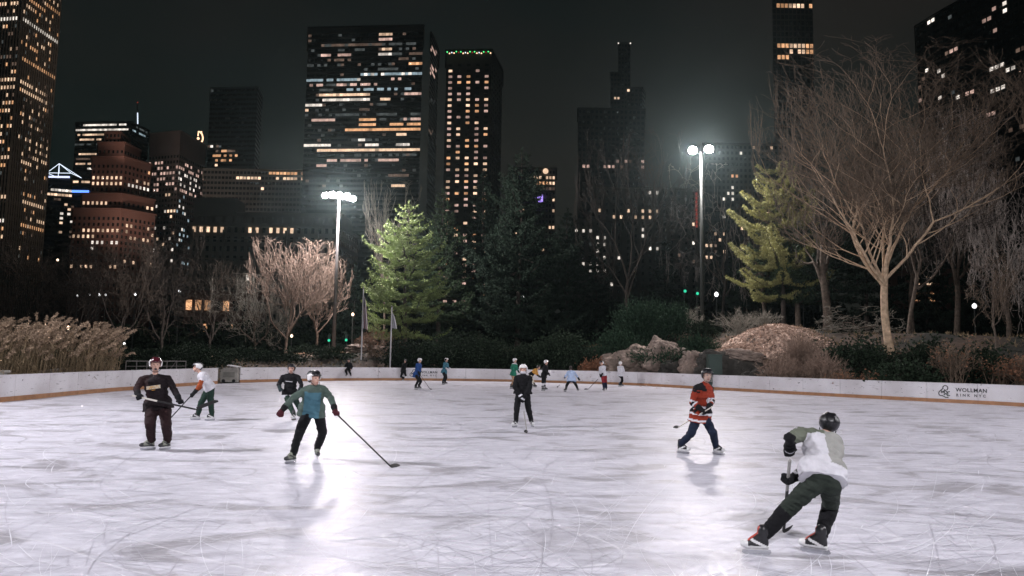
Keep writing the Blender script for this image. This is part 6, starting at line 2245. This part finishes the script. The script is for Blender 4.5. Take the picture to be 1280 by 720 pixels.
# further dark trees closing the wood
for i, (px, yb, Y, yt, hw, lab) in enumerate(((745, 440, 118, 300, 4.8, 'distant dark conifer left of the dim forked tree'), (832, 430, 112, 300, 4.4, 'distant dark conifer right of the dim forked tree'),
                                            (1160, 410, 84, 290, 4.2, 'dark conifer behind the slim second stem tree'), (1225, 412, 88, 300, 4.6, 'dark conifer behind the far right trees'),
                                            (1275, 412, 92, 285, 4.6, 'dark conifer at the very right edge'), (440, 445, 105, 330, 3.6, 'small dark conifer behind the mast'), (930, 405, 100, 300, 4.2, 'dark conifer behind the bright park lamp'))):
    pine(lab, px, yb, Y, yt, hw, 70 + i, ('bark_dark', 'needles_dark'), .1, 1.2, .42, 6)
for i, (px, Y, yb, r, lab) in enumerate(((1034, 62, 420, .34, 'thick dark trunk right of the half lit pine'), (957, 72, 405, .22, 'slender trunk below the half lit pine'), (1142, 70, 425, .22, 'slender dark trunk between the vase tree and the right bank'))):
    bare_tree(lab, px, yb, Y, 225, px - 30, px + 35, 90 + i, r, .45, 4, 30, 5, .15, .05, 2, 1.6, .8, ('bark', 'bark_dark'), minr=.014)

# ---- shrubs
SH = [
    # label, px, py, Y, w, h, kind
    ('glossy dark rhododendron mass left of the black clad far skater', 512, 455, 68, 3.4, 2.6, 'leaf'), ('broad glossy evergreen shrub below the floodlit pine', 556, 455, 67, 4.8, 3.4, 'leaf'),
    ('broad glossy evergreen shrub below the big dark pine', 606, 456, 67, 4.6, 3.3, 'leaf'), ('dark evergreen shrub behind the green jersey', 654, 458, 67, 4.4, 2.4, 'leaf'),
    ('sprawling dark shrub behind the white helmeted far player', 700, 458, 66, 4.6, 3.4, 'leaf'), ('dark low evergreen shrub left of the small rusty shrub', 728, 460, 64, 3.0, 2.4, 'leaf'),
    ('small rusty leaved shrub glowing beside the left rock', 742, 452, 62, 1.9, 1.9, 'rust'), ('dark evergreen bush left of the leaning flagpoles', 395, 455, 74, 4.0, 0.8, 'leaf'),
    ('dark bush behind the grey machine', 300, 456, 68, 4.2, 1.1, 'leaf'), ('dark bush between the grey machine and the sitting person', 345, 458, 66, 4.2, 0.8, 'leaf'), ('rounded dark bush left of the sitting person', 415, 458, 68, 3.0, 0.9, 'leaf'),
    ('reddish brown shrub beneath the floodlit pine left side', 470, 452, 70, 4.4, 2.6, 'rustdim'), ('tan leafless shrub at the foot of the white flag pole', 500, 455, 69, 3.0, 2.0, 'rustdim'),
    ('feathery upright juniper, tall, left of the green traffic lights', 800, 420, 68, 4.0, 4.3, 'juniper'), ('feathery upright juniper beneath the dim forked tree', 835, 415, 68, 3.4, 3.2, 'juniper'),
    ('low spreading green juniper above the broken rock', 845, 412, 60, 5.2, 1.5, 'juniper'), ('round green juniper left of the leafy mound', 872, 402, 60, 2.6, 1.8, 'juniper'),
    ('dark juniper behind the left rock', 772, 430, 64, 3.8, 3.6, 'juniper'),
    ('brown twiggy shrub draped over the right end of the leafy mound', 975, 460, 49.5, 3.4, 2.6, 'twig'), ('tall pale twiggy shrub spilling down beside the mound', 1000, 455, 50.5, 3.2, 3.4, 'twig'),
    ('pink tinged twiggy shrub right of the mound', 1030, 462, 47.5, 3.0, 2.6, 'twig'), ('low twiggy shrub hugging the board top right of the mound', 1052, 466, 45.5, 2.6, 1.5, 'twigr'),
    ('dark leafy shrub under the great vase shaped tree, left side', 1075, 458, 48.5, 3.4, 2.3, 'leaf'), ('low dark shrub right at the foot of the vase shaped tree', 1128, 466, 43.5, 3.2, 1.7, 'leaf'),
    ('rust tipped low shrub left of the vase tree trunk', 1092, 466, 44.5, 2.2, 1.4, 'rustdim'), ('fan shaped bare shrub above the printed board logo', 1196, 478, 42.5, 2.9, 3.1, 'fan'),
    ('dark shrub right of the fan shaped bare shrub', 1226, 470, 43, 2.6, 1.9, 'leaf'), ('brown leaved low shrub near the right edge', 1250, 475, 41.5, 3.0, 1.8, 'rustdim'), ('brown shrub cut by the right edge', 1282, 478, 40.5, 3.0, 2.0, 'rustdim'),
    ('dark shrub in front of the slender trunks right of the vase tree', 1160, 468, 45.5, 2.8, 2.0, 'leaf'), ('tall dry weeds standing behind the leafy mound', 925, 404, 62, 5.0, 2.4, 'weeds'), ('dry weeds right of the leafy mound top', 955, 404, 62, 3.4, 1.8, 'weeds'),
    ('small dark shrub at the foot of the taller mast', 884, 398, 66, 2.4, 1.4, 'leaf'), ('pale leafless bush left of the taller mast', 862, 398, 68, 3.2, 2.6, 'bare'),
    ('dark low bush at the left edge under the dim trees', 30, 445, 60, 8, 2.2, 'leaf'), ('dark low bush behind the metal railing', 190, 448, 60, 7, 1.8, 'leaf'), ('dark low bush right of the metal railing', 245, 450, 62, 5, 1.8, 'leaf'),
]
for i, (lab, px, py, Y, w, h, kind) in enumerate(SH):
    sd = 200 + i
    if kind == 'leaf': shrub(lab, px, py, Y, w, h, sd, n=int(420 * w * h), leaf=.15, clump=30)
    elif kind == 'rust': shrub(lab, px, py, Y, w, h, sd, ('bark_dark', 'leaves_rust'), n=1500, leaf=.13, clump=24, up=.6)
    elif kind == 'rustdim': twiggy(lab, px, py, Y, w, h, sd, 'twig_tan', 46, leaves=900, r=.014)
    elif kind == 'juniper': shrub(lab, px, py, Y, w, h, sd, ('bark_dark', 'leaves_juniper'), n=int(330 * w * h), leaf=.26, clump=34, up=.9, wide=.14)
    elif kind == 'twig': twiggy(lab, px, py, Y, w, h, sd, 'bark_pink', 70, r=.014, sub=7)
    elif kind == 'twigr': twiggy(lab, px, py, Y, w, h, sd, 'twig_tan', 60, r=.012, leaves=500)
    elif kind == 'fan': twiggy(lab, px, py, Y, w, h, sd, 'twig_tan', 34, r=.014, leaves=260, sub=6)
    elif kind == 'weeds': twiggy(lab, px, py, Y, w, h, sd, 'twig_grey', 90, r=.012, sub=2)
    elif kind == 'bare': twiggy(lab, px, py, Y, w, h, sd, 'twig_grey', 26, r=.018, sub=6)

# ---- reeds: nobody could count them
rng = np.random.default_rng(9)
T_ = Tubes(3)
C, D = [], []
LV, LF, lc = [], [], 0
for i in range(680):
    py = rng.uniform(0, 1)
    px = rng.uniform(-50, 147)
    Y = 30.5 + 5.5 * rng.random() + (px / 150) * 4
    Y = max(Y, 20.4 * 930 / (640 - px) * .995 + 3.5 * rng.random() ** 2)
    c = P(px, 460, Y)
    env = 59 - 9 * abs(math.sin(px * .045 + .6)) - 4 * math.sin(px * .21) - (10 if 82 < px < 94 else 0) - (16 if px > 100 else 0) * .3 - max(0, (px - 125)) * .35
    yt = 466 - env * (rng.uniform(.35, .8) if rng.random() < .4 else rng.uniform(.75, 1.1)) 
    zt = P(px, yt, Y).z
    z0 = gz(c.x, Y) - .1
    H = zt - z0
    lean = rng.normal(.09, .10)
    ly = rng.normal(0, .06)
    pts = [(c.x + lean * H * t_ * t_, Y + ly * H * t_ * t_, z0 + H * t_) for t_ in np.linspace(0, 1, 5)]
    T_.add(pts, [.010, .009, .008, .006, .005])
    tip = np.array(pts[-1])
    dr = np.array([lean * 2.2 + .25, ly, .55]); dr /= np.linalg.norm(dr)
    if rng.random() < .75:
        for q in range(10):
            f = q / 9
            C.append(tip - np.array([0, 0, .02]) + dr * f * .46 + np.array([0, 0, -.10 * f * f])); D.append(dr * .7 + np.array([0, 0, -.1]))
    for q in range(4):
        f = rng.uniform(.2, .9)
        b0 = np.array(pts[0]) + (np.array(pts[-1]) - np.array(pts[0])) * f
        a = rng.uniform(0, 6.28)
        dv = np.array([math.cos(a), math.sin(a), rng.uniform(.3, 1.2)]); dv /= np.linalg.norm(dv)
        w = np.array([-math.sin(a), math.cos(a), 0]) * .014
        L = rng.uniform(.3, .6)
        m0 = b0 + dv * L * .55
        e0 = m0 + np.array([dv[0], dv[1], dv[2] - .8]) * L * .45
        LV += [b0 - w, b0 + w, m0 + w, m0 - w, e0 + w * .1, e0 - w * .1]
        LF += [(lc, lc + 1, lc + 2, lc + 3), (lc + 3, lc + 2, lc + 4, lc + 5)]
        lc += 6
V1 = np.concatenate(T_.V); F1 = np.concatenate(T_.F)
V2, F2 = tufts(np.array(C), np.array(D), .115, 5, rng, .6, .30)
me_s = np_mesh('reed_stems', np.concatenate([V1, np.array(LV)]), np.concatenate([F1, np.array(LF) + len(V1)]), True)
rr = empty('reeds', (-19, 33, 0))
tag(rr, 'tall dry reeds with pinkish plumes behind the left boards', 'reeds', kind='stuff')
mesh_obj('stems', me_s, rr, M['reed_stem'])
mesh_obj('plumes', np_mesh('plumes', V2, F2), rr, M['reed_plume'])

# ---- rocks
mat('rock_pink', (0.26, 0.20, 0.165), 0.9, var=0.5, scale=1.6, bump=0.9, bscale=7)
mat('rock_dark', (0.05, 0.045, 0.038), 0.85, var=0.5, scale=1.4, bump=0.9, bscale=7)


def rock(label, px, py, Y, size, seed, m_='rock_pink', rot=0.0, dz=0.0, moss=False, name='rock_outcrop', cut=1.0):
    Y = push_back(px, py, Y, size[1] * .5 + size[0] * .27)
    c = P(px, py, Y)
    bm = bmesh.new()
    bmesh.ops.create_icosphere(bm, subdivisions=5, radius=1)
    o3 = Vector((seed * 7.3, seed * 2.1, seed * 4.4))
    R = Matrix.Rotation(rot, 3, 'Y')
    for v in bm.verts:
        n = v.co.normalized()
        p = n * 1.6 + o3
        # blocky facets: cell noise plus ridged detail
        q = noise.voronoi(p * 1.1, distance_metric='DISTANCE', exponent=2)[0]
        f = 1 + (q[1] - q[0]) * .38 - .12 + noise.fractal(p * 2.2, 1, 2, 5) * .10
        strat = math.sin((n.z * 2.4 + n.x * 1.3) * 5 + noise.noise(p) * 3)
        f += .04 * max(-.4, min(.4, strat)) + .05 * abs(noise.noise(p * 5))
        # near-planar sides
        m1 = max(abs(n.x), abs(n.y), abs(n.z))
        f *= (1 / m1) ** .55
        v.co = R @ Vector((n.x * size[0] / 2 * f, n.y * size[1] / 2 * f, n.z * size[2] / 2 * f))
    me = bpy.data.meshes.new(name)
    bm.to_mesh(me); bm.free()
    me.transform(Matrix.Translation((c.x, Y, gz(c.x, Y) + size[2] * .28 + dz)))
    o = mesh_obj(name, me, None, M[m_])
    tag(o, label, 'rock')
    return o


rock('rounded pinkish rock outcrop with cracks, leftmost of the rocks above the boards', 790, 450, 60.5, (5.6, 3.0, 3.0), 1, rot=-.25)
rock('slanting broken rock slabs between the left outcrop and the mound', 832, 440, 57.5, (3.4, 2.6, 3.0), 2, rot=.5, dz=.3)
rock('round dark boulder low beside the white shirted far player', 845, 455, 55, (2.5, 1.8, 2.0), 3, 'rock_dark')
rock('light edged rock lip at the left shoulder of the leafy mound', 873, 425, 55.5, (2.8, 2.0, 2.4), 4, rot=.3, dz=.1)
rock('pale jagged rock lip above the dark sheer face, left part', 893, 428, 54.2, (2.6, 1.2, .9), 12, rot=-.12, dz=1.25)
rock('pale jagged rock lip above the dark sheer face, right part', 930, 430, 53.6, (2.8, 1.2, .8), 13, rot=.14, dz=1.2)
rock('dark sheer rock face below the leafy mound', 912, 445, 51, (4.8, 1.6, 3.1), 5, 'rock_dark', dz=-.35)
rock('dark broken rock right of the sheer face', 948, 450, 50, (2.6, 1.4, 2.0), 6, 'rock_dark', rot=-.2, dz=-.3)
rock('small tan rock low on the bank, right of the twiggy shrubs', 1088, 462, 44.8, (1.7, 1.0, .8), 7)
rock('low boulder showing between twiggy shrubs right of the mound', 990, 462, 47.0, (1.8, 1.2, 1.2), 8)
rock('flat pale rock ledge below the floodlit pine', 465, 445, 73, (5.0, 2.4, 1.0), 9, rot=.05)

# ---- leaf litter on the mound and the lit slope (loose leaves, nobody could count)
rng = np.random.default_rng(4)
n = 15000
X = rng.normal(16.6, 3.8, n); Yv = rng.normal(56.3, 1.9, n)
ok = (X > 9.5) & (X < 23.5)
X, Yv = X[ok], Yv[ok]
Z = ground_h(X, Yv) + .04
Cc = np.stack([X, Yv, Z], 1)
V1, F1 = tufts(Cc, rng.normal(0, 1, (len(Cc), 3)) * [1, 1, .35], .15, 1, rng, .3, .45)
tag(mesh_obj('fallen_leaves', np_mesh('fallen_leaves', V1, F1), None, M['litter']), 'pinkish fallen leaves carpeting the top of the rocky mound', 'leaves', kind='stuff')
# packed leaf layer under them, following the mound
gx2, gy2 = np.linspace(8.5, 23, 60), np.linspace(53.0, 61, 34)
A, B_ = np.meshgrid(gx2, gy2)
Zc = ground_h(A, B_) + .012 + .05 * np.abs(np.sin(A * 3.1) * np.sin(B_ * 2.3))
idx = np.arange(A.size).reshape(A.shape)
F_ = np.stack([idx[:-1, :-1], idx[:-1, 1:], idx[1:, 1:], idx[1:, :-1]], -1).reshape(-1, 4)
cen = np.stack([A, B_, Zc], -1).reshape(-1, 3)[F_].mean(1)
keep = ((cen[:, 0] - 16.6) / 6.6) ** 2 + ((cen[:, 1] - 57.0) / 3.7) ** 2 + .18 * np.sin(cen[:, 0] * 2.7) * np.sin(cen[:, 1] * 3.3) < 1
tag(mesh_obj('leaf_carpet', np_mesh('leaf_carpet', np.stack([A, B_, Zc], -1).reshape(-1, 3), F_[keep], True), None, M['litter']), 'packed brown leaf layer over the rocky mound', 'leaves', kind='stuff')

# ---- low growth and leaves on the open bank: grass, ivy and litter nobody could count
rng = np.random.default_rng(41)
n = 46000
Yv = rng.uniform(36, 100, n)
X = rng.uniform(-.62, .74, n) * Yv
sd_ = rink_sd(X, Yv)
clump = np.sin(X * 1.1 + 2 * np.sin(Yv * .7)) * np.sin(Yv * .9 + np.cos(X * .8) * 2)
ok = (sd_ > .5) & (clump + rng.normal(0, .45, n) > -.15) & ~((((X - 15.2) / 6.2) ** 2 + ((Yv - 57) / 4) ** 2) < 1)
X, Yv = X[ok], Yv[ok]
Cc = np.stack([X, Yv, ground_h(X, Yv)], 1)
half = len(Cc) // 2
V1, F1 = tufts(Cc[:half], np.tile([0, 0, 1.0], (half, 1)), .28, 3, rng, .55, .10)
tag(mesh_obj('ground_cover', np_mesh('ground_cover', V1, F1), None, M['reed_stem']), 'dry grass tufts scattered over the wooded bank', 'grass', kind='stuff')
V1, F1 = tufts(Cc[half:], rng.normal(0, 1, (len(Cc) - half, 3)) * [1, 1, .5], .20, 3, rng, .8, .4)
tag(mesh_obj('undergrowth', np_mesh('undergrowth', V1, F1), None, M['leaves_dark']), 'low dark ivy and leaves over the wooded bank', 'undergrowth', kind='stuff')

# ---- path on the bank at left, its orange light put into the base colour
mat('path_mat', (0.50, 0.30, 0.19), 0.95, var=0.4, scale=.8, bump=.4, bscale=6)
def strip(name, label, P0, P1, w, m_, lift):
    a, b_ = Vector(P0), Vector(P1)
    n_ = 40
    V, F_ = [], []
    d = (b_ - a).normalized(); s_ = Vector((-d.y, d.x))
    for i in range(n_ + 1):
        q = a.lerp(b_, i / n_) + s_ * .5 * math.sin(i * .35)
        for k in range(6):
            e = q + s_ * (w * (k / 5 - .5))
            V.append((e.x, e.y, gz(e.x, e.y) + lift))
    for i in range(n_):
        for k in range(5): F_.append((i * 6 + k, (i + 1) * 6 + k, (i + 1) * 6 + k + 1, i * 6 + k + 1))
    me = bpy.data.meshes.new(name); me.from_pydata(V, [], F_)
    o = mesh_obj(name, me, None, M[m_])
    tag(o, label, kind='structure')
strip('path', 'orange lit leaf strewn path climbing the bank behind the boards', (-36, 77), (-13, 87), 4.5, 'path_mat', .06)
strip('path', 'second leafy strip of path nearer the boards', (-21, 73.5), (-10, 78), 2.6, 'path_mat', .06)

# ---- far dark wood closing the view between trunks (one mass)
rng = np.random.default_rng(77)
C = []
for i in range(420):
    az = rng.uniform(-.95, .95)
    Y = rng.uniform(118, 142)
    x = az * Y
    h = rng.uniform(3.5, 8.5) * (1.0 if az > -.25 else .75)
    z0 = gz(x, Y)
    k = 55
    C.append(np.stack([x + rng.normal(0, 2.0, k), Y + rng.normal(0, 1.5, k), z0 + h * rng.random(k) ** .8], 1))
C = np.concatenate(C)
V, F_ = tufts(C, rng.normal(0, 1, C.shape), 1.0, 2, rng, .6, .4)
tag(mesh_obj('far_wood', np_mesh('far_wood', V, F_), None, M['leaves_dark']), 'far dark wood closing the park before the buildings', 'wood', kind='stuff')
# ================================================================== SKY, AIR, RENDER
w = bpy.data.worlds.new('World')
sc.world = w
w.use_nodes = True
t = w.node_tree
bg = t.nodes['Background']
tc = nd(t, 'ShaderNodeTexCoord')
sky = nd(t, 'ShaderNodeTexSky', sky_type='NISHITA')
sky.sun_disc = False
sky.sun_elevation = math.radians(-6)
sky.sun_rotation = math.radians(200)
# night sky over a big city: glow of the streets scattered by thin cloud, brighter low down
sep = nd(t, 'ShaderNodeSeparateXYZ')
link(t, tc.outputs['Generated'], sep.inputs[0])
rp = nd(t, 'ShaderNodeValToRGB')
e = rp.color_ramp.elements
e[0].position, e[0].color = 0.0, (0.0044, 0.0096, 0.0088, 1)
e[1].position, e[1].color = 0.75, (0.0058, 0.0066, 0.0072, 1)
x = rp.color_ramp.elements.new(0.28); x.color = (0.0046, 0.0098, 0.0092, 1)
link(t, sep.outputs['Z'], rp.inputs['Fac'])
nz = nd(t, 'ShaderNodeTexNoise'); nz.inputs['Scale'].default_value = 1.3; nz.inputs['Detail'].default_value = 5
mpn = nd(t, 'ShaderNodeMapping'); mpn.inputs['Scale'].default_value = (1, 1, 2.4)
link(t, tc.outputs['Generated'], mpn.inputs['Vector']); link(t, mpn.outputs['Vector'], nz.inputs['Vector'])
cr = nd(t, 'ShaderNodeValToRGB')
cr.color_ramp.elements[0].position = .35; cr.color_ramp.elements[0].color = (.6, .8, .85, 1)
cr.color_ramp.elements[1].position = .68; cr.color_ramp.elements[1].color = (3.0, 1.4, 1.3, 1)
link(t, nz.outputs['Fac'], cr.inputs['Fac'])
ml = nd(t, 'ShaderNodeMixRGB', blend_type='MULTIPLY'); ml.inputs['Fac'].default_value = 1
link(t, rp.outputs['Color'], ml.inputs['Color1']); link(t, cr.outputs['Color'], ml.inputs['Color2'])
ad = nd(t, 'ShaderNodeMixRGB', blend_type='ADD'); ad.inputs['Fac'].default_value = 0.004
link(t, ml.outputs['Color'], ad.inputs['Color1']); link(t, sky.outputs['Color'], ad.inputs['Color2'])
link(t, ad.outputs['Color'], bg.inputs['Color'])
bg.inputs['Strength'].default_value = 1.0

if HAZE:
    m = bpy.data.materials.new('haze_mat')
    m.use_nodes = True
    t = m.node_tree
    t.nodes.remove(t.nodes['Principled BSDF'])
    pv = nd(t, 'ShaderNodeVolumePrincipled')
    pv.inputs['Color'].default_value = (0.72, 0.95, 0.97, 1)
    pv.inputs['Density'].default_value = HAZE
    pv.inputs['Anisotropy'].default_value = 0.85
    link(t, pv.outputs['Volume'], t.nodes['Material Output'].inputs['Volume'])
    mb = MB()
    mb.box((0, 330, 140), (1900, 760, 286))
    h = mb.build('haze', m)
    h.display_type = 'WIRE'
    tag(h, 'thin night mist over the rink and the park', 'haze', kind='stuff')

sc.view_settings.view_transform = 'Standard'
sc.view_settings.look = 'None'
sc.view_settings.exposure = 0
sc.view_settings.gamma = 1
sc.view_settings.use_curve_mapping = False
sc.cycles.use_denoising = True
try: sc.cycles.denoiser = 'OPENIMAGEDENOISE'
except Exception: pass
sc.cycles.max_bounces = 6
sc.cycles.diffuse_bounces = 2
sc.cycles.glossy_bounces = 2
sc.cycles.volume_bounces = 0
sc.cycles.transmission_bounces = 2
sc.cycles.sample_clamp_indirect = 4
sc.cycles.use_adaptive_sampling = True
sc.cycles.adaptive_threshold = 0.015
